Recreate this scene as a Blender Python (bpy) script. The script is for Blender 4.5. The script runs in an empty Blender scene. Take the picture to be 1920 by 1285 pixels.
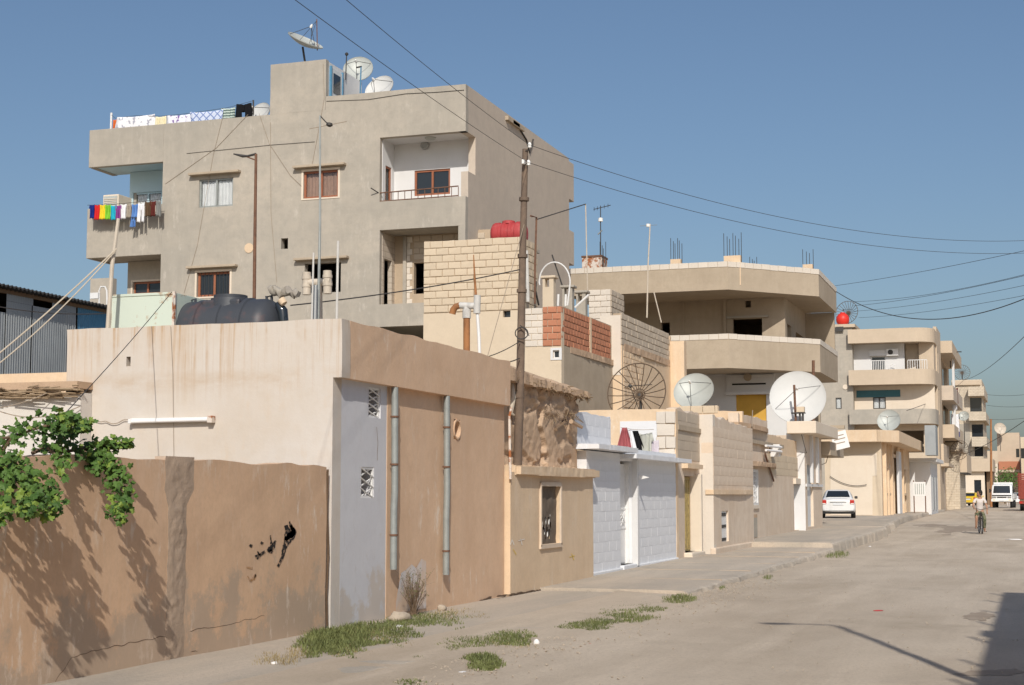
import bpy, bmesh, math, random
from mathutils import Vector, Matrix, noise
random.seed(7)
R = math.radians
sc = bpy.context.scene
COL = sc.collection

# ------------------------------------------------------------ camera, sky, sun
YAW, TH, FP, EYE = R(18.6), math.atan(285.5 / 2900), 2900.0, 1.65
cam = bpy.data.cameras.new('camera')
cam.sensor_width = 36.0
cam.lens = 36.0 * FP / 1920
cam.clip_end = 5000
co = bpy.data.objects.new('camera', cam)
COL.objects.link(co)
co.location = (0, 0, EYE)
co.rotation_euler = (R(90) + TH, 0, YAW)
sc.camera = co

SUN = Vector((.32, -.95, .735)).normalized()      # towards the sun: behind the camera, to the right
w = bpy.data.worlds.new('World'); sc.world = w; w.use_nodes = True
nt = w.node_tree
sky = nt.nodes.new('ShaderNodeTexSky'); sky.sky_type = 'NISHITA'; sky.sun_disc = False
sky.sun_elevation = math.asin(SUN.z)
sky.sun_rotation = math.atan2(SUN.x, SUN.y)
sky.altitude = 200; sky.air_density = 1.1; sky.dust_density = 2.6; sky.ozone_density = 4.0
bg = nt.nodes['Background']; bg.inputs[1].default_value = .09
nt.links.new(sky.outputs[0], bg.inputs[0])
sl = bpy.data.lights.new('sun', 'SUN'); sl.energy = 3.45; sl.angle = R(.53); sl.color = (1, .945, .86)
so = bpy.data.objects.new('sun', sl); COL.objects.link(so)
so.rotation_euler = SUN.to_track_quat('Z', 'Y').to_euler()
so.location = (20, -40, 60)
vs = sc.view_settings
vs.view_transform = 'Standard'; vs.look = 'None'; vs.gamma = 1; vs.exposure = 0.0; vs.use_curve_mapping = False

# ------------------------------------------------------------ picking points of the place
def ray(px, py):
    a = (px - 960) / FP; b = (642.5 - py) / FP
    fx = math.cos(TH) - b * math.sin(TH)
    return Vector((-math.sin(YAW) * fx + math.cos(YAW) * a, math.cos(YAW) * fx + math.sin(YAW) * a, math.sin(TH) + b * math.cos(TH)))
def on(px, py, x=None, y=None, z=None, d=None):
    r = ray(px, py)
    t = x / r.x if x is not None else y / r.y if y is not None else (z - EYE) / r.z if z is not None else d / r.length
    return Vector((r.x * t, r.y * t, EYE + r.z * t))
def RY(Y, l, t, r, b):      # rectangle on a wall facing the camera: x0, x1, z0, z1
    m, n = (t + b) / 2, (l + r) / 2
    return on(l, m, y=Y).x, on(r, m, y=Y).x, on(n, b, y=Y).z, on(n, t, y=Y).z
def RX(X, l, t, r, b):      # rectangle on a wall along the street: y0, y1, z0, z1
    m, n = (t + b) / 2, (l + r) / 2
    return on(l, m, x=X).y, on(r, m, x=X).y, on(n, b, x=X).z, on(n, t, x=X).z

# ------------------------------------------------------------ materials
MATS = {}
def newmat(name):
    m = bpy.data.materials.new(name); m.use_nodes = True
    MATS[name] = m
    n = m.node_tree
    return m, n, n.nodes['Principled BSDF']
def nd(n, typ, **kw):
    x = n.nodes.new(typ)
    for k, v in kw.items():
        if k in x.inputs: x.inputs[k].default_value = v
        else: setattr(x, k, v)
    return x
def noise_(n, vec, scale, detail=5, rough=.6):
    t = nd(n, 'ShaderNodeTexNoise'); t.inputs['Scale'].default_value = scale
    t.inputs['Detail'].default_value = detail; t.inputs['Roughness'].default_value = rough
    n.links.new(vec, t.inputs['Vector'])
    return t.outputs['Fac']
def ramp(n, fac, a, b, lo=0., hi=1.):
    r = nd(n, 'ShaderNodeMapRange')
    for k, v in (('From Min', a), ('From Max', b), ('To Min', lo), ('To Max', hi)): r.inputs[k].default_value = v
    n.links.new(fac, r.inputs['Value'])
    return r.outputs[0]
def mixc(n, fac, a, b):
    m = nd(n, 'ShaderNodeMix', data_type='RGBA')
    for sck, val in ((m.inputs[0], fac), (m.inputs[6], a), (m.inputs[7], b)):
        if hasattr(val, 'is_linked') or hasattr(val, 'links'): n.links.new(val, sck)
        elif isinstance(val, tuple): sck.default_value = (*val[:3], 1)
        else: sck.default_value = val
    return m.outputs[2]
def mul(n, a, b):
    m = nd(n, 'ShaderNodeMath', operation='MULTIPLY')
    for i, val in enumerate((a, b)):
        if hasattr(val, 'links'): n.links.new(val, m.inputs[i])
        else: m.inputs[i].default_value = val
    return m.outputs[0]
def mapped(n, vec, s):
    m = nd(n, 'ShaderNodeMapping'); m.inputs['Scale'].default_value = s
    n.links.new(vec, m.inputs['Vector'])
    return m.outputs[0]
def tint(c, k): return tuple(min(1, v * k) for v in c)

def plaster(name, col, c2=None, blotch=.6, streak=.35, scol=None, bump=.35, rough=.93, fine=.35, rand=0., zt=None, damp=None, sscale=1., bscale=.45, drip=None, scuff=None, zband=None):
    """rendered wall: large blotches, run-down streaks, trowel grain, optional run marks from the top (zt) and damp foot (damp)"""
    m, n, b = newmat(name)
    tc = nd(n, 'ShaderNodeTexCoord').outputs['Object']
    c2 = c2 or tint(col, .74); scol = scol or tint(col, 1.18)
    big = ramp(n, noise_(n, tc, bscale, 8, .62), .36, .66)
    c = mixc(n, mul(n, big, blotch), col, c2)
    mid = ramp(n, noise_(n, tc, 2.3 * sscale, 8, .74), .44, .64)
    c = mixc(n, mul(n, mid, blotch * .6), c, tint(c2, .92))
    st = ramp(n, noise_(n, mapped(n, tc, (2.2, 2.2, .22)), 1.5 * sscale, 6, .72), .48, .76)
    st = mul(n, st, ramp(n, noise_(n, tc, .75, 4, .6), .34, .62, .1, 1.))
    hb = ramp(n, noise_(n, mapped(n, tc, (.32, .32, 1.9)), .9, 6, .65), .48, .72)
    c = mixc(n, mul(n, hb, blotch * .5), c, tint(c2, .93))
    if zt: 
        sx = nd(n, 'ShaderNodeSeparateXYZ'); n.links.new(tc, sx.inputs[0])
        st = mul(n, st, ramp(n, sx.outputs[2], zt[0], zt[1], .15, 1.))
    c = mixc(n, mul(n, st, streak), c, scol)
    fn = noise_(n, mapped(n, tc, (1, 1, .75)), 23, 5, .75)
    c = mixc(n, mul(n, ramp(n, fn, .45, .75), fine), c, tint(col, .72))
    if damp:
        sx = nd(n, 'ShaderNodeSeparateXYZ'); n.links.new(tc, sx.inputs[0])
        ad = nd(n, 'ShaderNodeMath', operation='MULTIPLY_ADD'); n.links.new(noise_(n, tc, 1.1, 6, .7), ad.inputs[0]); ad.inputs[1].default_value = -4.2; n.links.new(sx.outputs[2], ad.inputs[2])
        d = ramp(n, ad.outputs[0], damp[0] - 2.1, damp[0] - 2.4)
        c = mixc(n, mul(n, d, damp[1]), c, damp[2])
    if drip:        # narrow run marks below the coping: (zlow, zhigh, strength, colour)
        sx = nd(n, 'ShaderNodeSeparateXYZ'); n.links.new(tc, sx.inputs[0])
        d = ramp(n, noise_(n, mapped(n, tc, (5.5, 5.5, .12)), 1.5, 4, .8), .50, .62)
        d = mul(n, mul(n, d, ramp(n, sx.outputs[2], drip[0], drip[1], .0, 1.)), ramp(n, noise_(n, tc, 1.1, 4, .7), .36, .55))
        c = mixc(n, mul(n, d, drip[2]), c, drip[3])
    if zband:       # weathered course line: (z, half width, strength, colour)
        sx = nd(n, 'ShaderNodeSeparateXYZ'); n.links.new(tc, sx.inputs[0])
        sb_ = nd(n, 'ShaderNodeMath', operation='SUBTRACT'); n.links.new(sx.outputs[2], sb_.inputs[0]); sb_.inputs[1].default_value = zband[0]
        ab_ = nd(n, 'ShaderNodeMath', operation='ABSOLUTE'); n.links.new(sb_.outputs[0], ab_.inputs[0])
        d = mul(n, ramp(n, ab_.outputs[0], 0, zband[1], 1, 0), ramp(n, noise_(n, mapped(n, tc, (1, 1, 2.5)), 1.3, 6, .7), .40, .60))
        c = mixc(n, mul(n, d, zband[2]), c, zband[3])
    if scuff:       # chips and brushed scuffs: (strength, colour)
        d = ramp(n, noise_(n, mapped(n, tc, (1.6, 1.6, .55)), 3.4, 8, .78), .55, .64)
        d = mul(n, d, ramp(n, noise_(n, tc, .8, 3, .6), .42, .60))
        c = mixc(n, mul(n, d, scuff[0]), c, scuff[1])
    if rand:
        oi = nd(n, 'ShaderNodeObjectInfo')
        c = mixc(n, mul(n, oi.outputs['Random'], rand), c, tint(col, .72))
    n.links.new(c, b.inputs['Base Color']); b.inputs['Roughness'].default_value = rough
    b.inputs['Specular IOR Level'].default_value = .2
    bp = nd(n, 'ShaderNodeBump'); bp.inputs['Strength'].default_value = bump; bp.inputs['Distance'].default_value = .012
    ad = nd(n, 'ShaderNodeMath', operation='ADD')
    n.links.new(mul(n, noise_(n, tc, 34, 4, .7), .35), ad.inputs[0]); n.links.new(noise_(n, tc, 5, 5, .6), ad.inputs[1])
    n.links.new(ad.outputs[0], bp.inputs['Height']); n.links.new(bp.outputs[0], b.inputs['Normal'])
    return m

def simple(name, col, rough=.6, metal=0., var=.25, c2=None, scale=4., bump=0., spec=.4, lo=.45, hi=.7):
    m, n, b = newmat(name)
    tc = nd(n, 'ShaderNodeTexCoord').outputs['Object']
    f = ramp(n, noise_(n, tc, scale, 6, .65), lo, hi)
    c = mixc(n, mul(n, f, var if c2 is None else 1.), col, c2 or tint(col, .6))
    n.links.new(c, b.inputs['Base Color']); b.inputs['Roughness'].default_value = rough; b.inputs['Metallic'].default_value = metal
    b.inputs['Specular IOR Level'].default_value = spec
    if bump:
        bp = nd(n, 'ShaderNodeBump'); bp.inputs['Strength'].default_value = bump; bp.inputs['Distance'].default_value = .02
        n.links.new(noise_(n, tc, scale * 5, 5, .7), bp.inputs['Height']); n.links.new(bp.outputs[0], b.inputs['Normal'])
    return m

def brickmat(name, col, mortar, bw, bh, axis_x=False):
    """masonry too far off to tell the pieces apart"""
    m, n, b = newmat(name)
    tc = nd(n, 'ShaderNodeTexCoord').outputs['Object']
    sx = nd(n, 'ShaderNodeSeparateXYZ'); n.links.new(tc, sx.inputs[0])
    cb = nd(n, 'ShaderNodeCombineXYZ')
    ad = nd(n, 'ShaderNodeMath', operation='ADD'); n.links.new(sx.outputs[0], ad.inputs[0]); n.links.new(sx.outputs[1], ad.inputs[1])
    n.links.new(ad.outputs[0], cb.inputs[0]); n.links.new(sx.outputs[2], cb.inputs[1])
    t = nd(n, 'ShaderNodeTexBrick'); n.links.new(cb.outputs[0], t.inputs['Vector'])
    t.inputs['Scale'].default_value = 1; t.inputs['Brick Width'].default_value = bw; t.inputs['Row Height'].default_value = bh
    t.inputs['Mortar Size'].default_value = .016
    t.inputs['Color1'].default_value = (*col, 1); t.inputs['Color2'].default_value = (*tint(col, .86), 1); t.inputs['Mortar'].default_value = (*mortar, 1)
    c = mixc(n, mul(n, ramp(n, noise_(n, tc, .8, 6), .4, .7), .35), t.outputs['Color'], tint(col, .65))
    n.links.new(c, b.inputs['Base Color']); b.inputs['Roughness'].default_value = .95; b.inputs['Specular IOR Level'].default_value = .15
    bp = nd(n, 'ShaderNodeBump'); bp.inputs['Strength'].default_value = .5; bp.inputs['Distance'].default_value = .02; bp.invert = True
    n.links.new(t.outputs['Fac'], bp.inputs['Height']); n.links.new(bp.outputs[0], b.inputs['Normal'])
    return m

plaster('white_wall', (.635, .59, .54), (.60, .51, .41), blotch=.6, streak=.75, scol=(.54, .37, .22), fine=.12, zt=(2.7, 3.75), bump=.3, drip=(2.75, 3.75, .9, (.46, .30, .17)), zband=(3.08, .16, .55, (.50, .37, .25)), scuff=(.35, (.60, .48, .36)))
plaster('white_low', (.66, .635, .60), (.74, .66, .56), blotch=.35, streak=.2, scol=(.66, .52, .38), fine=.1)
plaster('brown', (.775, .545, .37), (.67, .455, .30), blotch=.7, streak=.5, scol=(.76, .58, .44), fine=.35, bump=.5, scuff=(.75, (.84, .74, .63)), bscale=.7)
plaster('yard', (.77, .53, .35), (.64, .43, .28), blotch=.75, streak=.5, scol=(.74, .56, .42), fine=.45, bump=.3, bscale=.8, scuff=(.8, (.82, .70, .58)), damp=(.62, .7, (.47, .375, .29)))
plaster('blue_paint', (.66, .665, .69), (.60, .59, .62), blotch=.5, streak=.3, scol=(.64, .62, .62), fine=.15, bump=.3, scuff=(.45, (.50, .47, .45)), damp=(.42, .7, (.56, .48, .40)))
plaster('concrete', (.49, .435, .36), (.375, .345, .295), blotch=.95, streak=.4, scol=(.55, .50, .425), fine=.3, bump=.35, bscale=.3, scuff=(.4, (.60, .55, .48)))
plaster('concrete_side', (.60, .51, .415), (.51, .435, .36), blotch=.7, streak=.5, scol=(.58, .51, .43), fine=.25, bump=.25, bscale=.3)  # side plaster: warmer tone, plus brightness put into the colour against grazing sun
plaster('concrete_tan', (.49, .405, .305), (.40, .325, .24), blotch=.7, streak=.35, scol=(.58, .50, .385), fine=.35, bump=.4)
plaster('white_paint', (.71, .705, .70), (.65, .64, .62), blotch=.3, streak=.15, scol=(.66, .62, .57), fine=.08, bump=.15)
plaster('whitewash', (.80, .805, .82), (.71, .715, .725), blotch=.4, streak=.2, scol=(.66, .62, .58), fine=.1, bump=.6, rand=.06)
plaster('pale_blue', (.55, .70, .76), (.48, .63, .69), blotch=.35, streak=.15, fine=.08, bump=.15)
plaster('cream', (.76, .665, .545), (.68, .575, .455), blotch=.4, streak=.3, scol=(.6, .47, .35), fine=.15, bump=.3)
plaster('tan', (.775, .595, .41), (.67, .50, .335), blotch=.7, streak=.5, scol=(.80, .68, .55), fine=.4, bump=.55, scuff=(.6, (.82, .72, .61)), bscale=.7)
plaster('tan_grey', (.76, .64, .515), (.66, .525, .395), blotch=.9, streak=.6, scol=(.82, .73, .63), fine=.4, bump=.55, scuff=(.65, (.62, .46, .32)), bscale=.6)
plaster('beige', (.69, .575, .43), (.61, .50, .37), blotch=.5, streak=.3, scol=(.70, .60, .47), fine=.25, bump=.35)
plaster('block', (.69, .57, .42), (.61, .495, .36), blotch=.45, streak=.2, scol=(.72, .61, .47), fine=.35, bump=.6, rand=.35)
plaster('block_grey', (.58, .49, .385), (.5, .42, .33), blotch=.5, streak=.2, fine=.35, bump=.6, rand=.35)
plaster('block_pale', (.73, .66, .57), (.66, .58, .49), blotch=.4, streak=.2, fine=.3, bump=.6, rand=.3)
plaster('mortar', (.50, .395, .285), blotch=.5, streak=.2, fine=.4, bump=.8)
plaster('brick', (.55, .24, .14), (.44, .19, .115), blotch=.5, streak=.15, fine=.3, bump=.4, rand=.45)
plaster('mud', (.62, .445, .305), (.47, .33, .22), blotch=.8, streak=.3, scol=(.55, .41, .29), fine=.5, bump=1.0, sscale=1.6)
plaster('far_a', (.60, .49, .37), (.52, .42, .31), blotch=.5, streak=.3, fine=.2, bump=.2)
plaster('far_pink', (.60, .22, .19), (.5, .19, .17), blotch=.4, streak=.2, fine=.2, bump=.2)
brickmat('far_block', (.66, .57, .45), (.50, .41, .30), .42, .21)
brickmat('hidden_block', (.60, .52, .43), (.45, .38, .30), .4, .2)
simple('dark', (.012, .011, .010), .9, var=.2)
simple('steel', (.42, .43, .43), .45, .6, var=.4)
simple('galv', (.34, .36, .345), .55, .25, var=.45, scale=6)
simple('dark_steel', (.07, .065, .06), .6, .3, var=.3)
simple('rust', (.20, .105, .065), .85, .1, c2=(.12, .065, .045), scale=9, bump=.4)
simple('rust_pipe', (.40, .18, .07), .8, .1, c2=(.27, .12, .055), scale=5)
simple('rust_white', (.68, .60, .52), .8, 0, c2=(.36, .13, .05), scale=4.5, lo=.47, hi=.55)
simple('mint', (.60, .665, .565), .6, .0, c2=(.40, .21, .09), scale=3.4, lo=.56, hi=.66)
simple('pvc', (.62, .60, .56), .5, 0, var=.4)
simple('pvc_tan', (.60, .52, .42), .55, 0, var=.4)
simple('white_metal', (.80, .79, .77), .45, 0, var=.2)
simple('dish_grey', (.47, .49, .46), .5, .1, var=.2, scale=3)
simple('dish_white', (.62, .62, .60), .5, 0, var=.12, scale=3)
simple('wire', (.055, .05, .047), .7, 0)
simple('wire_light', (.35, .28, .21), .8, 0)
simple('rope', (.62, .54, .43), .9, 0)
simple('pole', (.16, .115, .085), .9, 0, c2=(.24, .17, .12), scale=3, bump=.5)
simple('porcelain', (.85, .84, .8), .2, 0, var=.1)
simple('wood_red', (.33, .12, .06), .55, 0, var=.4)
simple('wood', (.24, .16, .10), .8, 0, var=.5, scale=8)
simple('curtain', (.34, .22, .16), .9, 0, var=.5, scale=9)
simple('curtain_white', (.68, .70, .70), .9, 0, var=.3, scale=5)
simple('net', (.16, .125, .095), .95, 0, var=.5, scale=12)
simple('tank_black', (.055, .06, .07), .5, 0, c2=(.15, .075, .065), scale=1.5, lo=.55, hi=.75, bump=.1)
simple('tank_red', (.42, .05, .05), .6, 0, c2=(.50, .17, .15), scale=3, lo=.5, hi=.8)
simple('tank_scarlet', (.72, .04, .025), .45, 0, var=.3)
simple('tarp', (.40, .36, .30), .95, 0, c2=(.26, .23, .2), scale=5, bump=.3)
simple('corr', (.36, .38, .385), .5, .35, var=.4, scale=1.2)
simple('corr_blue', (.10, .27, .42), .5, .2, var=.3)
simple('straw', (.40, .29, .18), .95, 0, c2=(.24, .17, .11), scale=9, bump=1)
simple('leaf', (.085, .16, .03), .6, 0, c2=(.03, .075, .016), scale=3, spec=.3)
simple('leaf_young', (.18, .26, .04), .6, 0, var=.4, scale=3)
simple('grass', (.17, .19, .065), .8, 0, c2=(.09, .115, .04), scale=2.5)
simple('grass_dry', (.33, .26, .13), .9, 0, c2=(.22, .17, .09), scale=3)
simple('bark', (.20, .14, .09), .95, 0)
simple('stone', (.46, .385, .30), .95, 0, var=.6, scale=6, bump=.5)
simple('paper', (.82, .80, .78), .8, 0, var=.1)
simple('plastic_red', (.55, .06, .06), .5, 0)
simple('plastic_blue', (.06, .10, .4), .5, 0)
simple('graffiti', (.035, .033, .033), .95, 0, c2=(.62, .42, .28), scale=24, lo=.52, hi=.64, spec=.1)
simple('chalk', (.84, .78, .70), .95, 0)
simple('chalk_yellow', (.80, .58, .16), .95, 0)
simple('graffiti_orange', (.52, .26, .08), .9, 0, c2=(.56, .36, .23), scale=16, lo=.4, hi=.55)
simple('yellow_panel', (.62, .36, .06), .7, 0, var=.2)
simple('teal', (.05, .16, .19), .6, 0, var=.3)
simple('gold_door', (.40, .30, .11), .5, 0, c2=(.20, .15, .06), scale=12)
simple('car_white', (.80, .80, .79), .25, 0, var=.04, spec=.6)
simple('car_glass', (.02, .025, .03), .06, 0, var=.1, spec=.8)
simple('rubber', (.02, .02, .02), .85, 0)
simple('lamp_red', (.5, .03, .02), .25, 0, spec=.6)
simple('chrome', (.6, .6, .6), .25, .9, var=.1)
simple('taxi', (.75, .50, .03), .3, 0, var=.05, spec=.6)
simple('truck_red', (.27, .055, .035), .7, 0, var=.5)
simple('skin', (.40, .22, .14), .6, 0, var=.15)
simple('hair', (.015, .012, .01), .8, 0)
simple('shirt', (.66, .60, .56), .95, 0, var=.15)
simple('camo', (.17, .17, .10), .95, 0, c2=(.075, .085, .045), scale=11, lo=.48, hi=.54)
simple('number_plate', (.72, .74, .76), .5, 0, c2=(.15, .15, .18), scale=30, lo=.6, hi=.66)
m, n, b = newmat('glass')
b.inputs['Base Color'].default_value = (.025, .03, .035, 1); b.inputs['Roughness'].default_value = .08; b.inputs['Specular IOR Level'].default_value = .6
def cloth(name, col, c2=None, kind=None):
    m, n, b = newmat(name)
    tc = nd(n, 'ShaderNodeTexCoord').outputs['Object']
    c2 = c2 or tint(col, .8)
    if kind == 'stripe':
        wv = nd(n, 'ShaderNodeTexWave'); wv.bands_direction = 'Z'; wv.inputs['Scale'].default_value = 3.2; n.links.new(tc, wv.inputs['Vector']); f = ramp(n, wv.outputs['Fac'], .4, .6)
    elif kind == 'lattice':
        sx = nd(n, 'ShaderNodeSeparateXYZ'); n.links.new(tc, sx.inputs[0])
        fs = []
        for s in (1, -1):
            ad = nd(n, 'ShaderNodeMath', operation='MULTIPLY_ADD'); n.links.new(sx.outputs[2], ad.inputs[0]); ad.inputs[1].default_value = s; n.links.new(sx.outputs[0], ad.inputs[2])
            pm = nd(n, 'ShaderNodeMath', operation='PINGPONG'); n.links.new(ad.outputs[0], pm.inputs[0]); pm.inputs[1].default_value = .14
            fs.append(ramp(n, pm.outputs[0], .02, .035, 1, 0))
        mx = nd(n, 'ShaderNodeMath', operation='MAXIMUM'); n.links.new(fs[0], mx.inputs[0]); n.links.new(fs[1], mx.inputs[1]); f = mx.outputs[0]
    elif kind == 'spot':
        f = ramp(n, noise_(n, tc, 7, 3, .5), .56, .60)
    else: f = mul(n, ramp(n, noise_(n, tc, 6, 4), .4, .7), .5)
    n.links.new(mixc(n, f, col, c2), b.inputs['Base Color']); b.inputs['Roughness'].default_value = .95; b.inputs['Specular IOR Level'].default_value = .1
    return m

def road_mat(name, col, c2, spot, fine=1.0):
    m, n, b = newmat(name)
    tc = nd(n, 'ShaderNodeTexCoord').outputs['Object']
    c = mixc(n, ramp(n, noise_(n, mapped(n, tc, (.5, .16, 1)), .8, 8, .65), .38, .66), col, c2)
    c = mixc(n, mul(n, ramp(n, noise_(n, mapped(n, tc, (1.6, .14, 1)), .9, 5, .6), .5, .68), .5), c, tint(col, 1.12))
    c = mixc(n, mul(n, ramp(n, noise_(n, tc, .33, 7, .7), .56, .70), .55), c, tint(c2, .82))
    c = mixc(n, mul(n, ramp(n, noise_(n, tc, 22, 6, .8), .50, .68), .6), c, spot)
    vo = nd(n, 'ShaderNodeTexVoronoi'); vo.inputs['Scale'].default_value = 9; n.links.new(tc, vo.inputs['Vector'])
    c = mixc(n, mul(n, ramp(n, vo.outputs['Distance'], .07, .04), .5 * fine), c, tint(spot, .8))
    n.links.new(c, b.inputs['Base Color']); b.inputs['Roughness'].default_value = .97; b.inputs['Specular IOR Level'].default_value = .1
    bp = nd(n, 'ShaderNodeBump'); bp.inputs['Strength'].default_value = .55; bp.inputs['Distance'].default_value = .03
    ad = nd(n, 'ShaderNodeMath', operation='ADD'); n.links.new(noise_(n, tc, 26, 5, .75), ad.inputs[0]); n.links.new(noise_(n, tc, 3, 5, .6), ad.inputs[1])
    n.links.new(ad.outputs[0], bp.inputs['Height']); n.links.new(bp.outputs[0], b.inputs['Normal'])
road_mat('dirt', (.60, .51, .405), (.46, .38, .29), (.36, .295, .23))
road_mat('ground', (.46, .38, .29), (.40, .33, .25), (.34, .28, .21))
road_mat('pavement', (.57, .485, .39), (.41, .37, .315), (.33, .285, .235), .3)

# ------------------------------------------------------------ mesh helpers
ABS = {}
def mesh_obj(name, me, mat, parent=None, local=False):
    o = bpy.data.objects.new(name, me); COL.objects.link(o)
    if mat and not me.materials: me.materials.append(MATS[mat])
    if parent is not None:
        o.parent = parent
        if not local: o.matrix_parent_inverse = Matrix.Translation(-ABS.get(parent.name, Vector()))
    return o
def thing(name, label, cat, loc=(0, 0, 0), group=None, rz=0):
    o = bpy.data.objects.new(name, None); COL.objects.link(o); o.empty_display_size = .2
    o.location = loc; o.rotation_euler = (0, 0, rz); ABS[o.name] = Vector(loc)
    return tag(o, label, cat, group)
def tag(o, label=None, cat=None, group=None, kind=None):
    for k, v in (('label', label), ('category', cat), ('group', group), ('kind', kind)):
        if v: o[k] = v
    return o
class MB:
    def __init__(s): s.v = []; s.f = []; s.sm = False
    def add(s, vs, fs):
        k = len(s.v); s.v += [tuple(v) for v in vs]; s.f += [tuple(i + k for i in f) for f in fs]; return s
    def box(s, x0, x1, y0, y1, z0, z1, c=0):
        x0, x1 = sorted((x0, x1)); y0, y1 = sorted((y0, y1)); z0, z1 = sorted((z0, z1))
        return s.add([(x, y, z) for z in (z0, z1) for y in (y0, y1) for x in (x0, x1)],
                     [(0, 2, 3, 1), (4, 5, 7, 6), (0, 1, 5, 4), (2, 6, 7, 3), (0, 4, 6, 2), (1, 3, 7, 5)])
    def prism(s, poly, z0, z1):
        k = len(poly)
        return s.add([(x, y, z0) for x, y in poly] + [(x, y, z1) for x, y in poly],
                     [tuple(range(k))[::-1], tuple(range(k, 2 * k))] + [(i, (i + 1) % k, k + (i + 1) % k, k + i) for i in range(k)])
    def ring(s, outer, inner, z0, z1):      # two open polylines of equal length: a wall between them
        k = len(outer); vs = [(x, y, z) for z in (z0, z1) for pl in (outer, inner) for x, y in pl]
        fs = []
        for i in range(k - 1):
            fs += [(i, i + 1, 2 * k + i + 1, 2 * k + i), (k + i + 1, k + i, 3 * k + i, 3 * k + i + 1),
                   (2 * k + i, 2 * k + i + 1, 3 * k + i + 1, 3 * k + i), (i + 1, i, k + i, k + i + 1)]
        fs += [(0, 2 * k, 3 * k, k), (k - 1, 2 * k - 1, 4 * k - 1, 3 * k - 1)]
        return s.add(vs, fs)
    def tube(s, pts, r, k=8):
        pts = [Vector(p) for p in pts]; rs = r if isinstance(r, (list, tuple)) else [r] * len(pts)
        vs, fs = [], []; up = None
        for i, p in enumerate(pts):
            t = (pts[min(i + 1, len(pts) - 1)] - pts[max(i - 1, 0)]).normalized()
            if up is None: up = Vector((0, 0, 1)) if abs(t.z) < .9 else Vector((1, 0, 0))
            a = (up - t * up.dot(t)).normalized(); up = a; b = t.cross(a)
            vs += [p + (a * math.cos(2 * math.pi * j / k) + b * math.sin(2 * math.pi * j / k)) * rs[i] for j in range(k)]
        for i in range(len(pts) - 1):
            fs += [(i * k + j, i * k + (j + 1) % k, (i + 1) * k + (j + 1) % k, (i + 1) * k + j) for j in range(k)]
        fs += [tuple(range(k))[::-1], tuple(range((len(pts) - 1) * k, len(pts) * k))]
        s.sm = k > 5
        return s.add(vs, fs)
    def lathe(s, prof, c, ax=(0, 0, 1), k=24):     # prof: (radius, height along axis)
        ax = Vector(ax).normalized(); q = ax.to_track_quat('Z', 'Y'); c = Vector(c)
        vs = [c + q @ Vector((r * math.cos(2 * math.pi * j / k), r * math.sin(2 * math.pi * j / k), h)) for r, h in prof for j in range(k)]
        fs = [(i * k + j, i * k + (j + 1) % k, (i + 1) * k + (j + 1) % k, (i + 1) * k + j) for i in range(len(prof) - 1) for j in range(k)]
        fs += [tuple(range(k))[::-1], tuple(range((len(prof) - 1) * k, len(prof) * k))]
        s.sm = True
        return s.add(vs, fs)
    def obj(s, name, mat, parent=None, local=False, bevel=0, ang=40):
        me = bpy.data.meshes.new(name); me.from_pydata(s.v, [], s.f); me.update()
        if s.sm:
            me.polygons.foreach_set('use_smooth', [True] * len(me.polygons)); me.set_sharp_from_angle(angle=R(ang))
        o = mesh_obj(name, me, mat, parent, local)
        if bevel:
            md = o.modifiers.new('edge', 'BEVEL'); md.width = bevel; md.segments = 2; md.limit_method = 'ANGLE'; md.angle_limit = R(50)
        return o
def nz(x, y, z, s=1.0): return noise.noise(Vector((x * s, y * s, z * s)))

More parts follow.
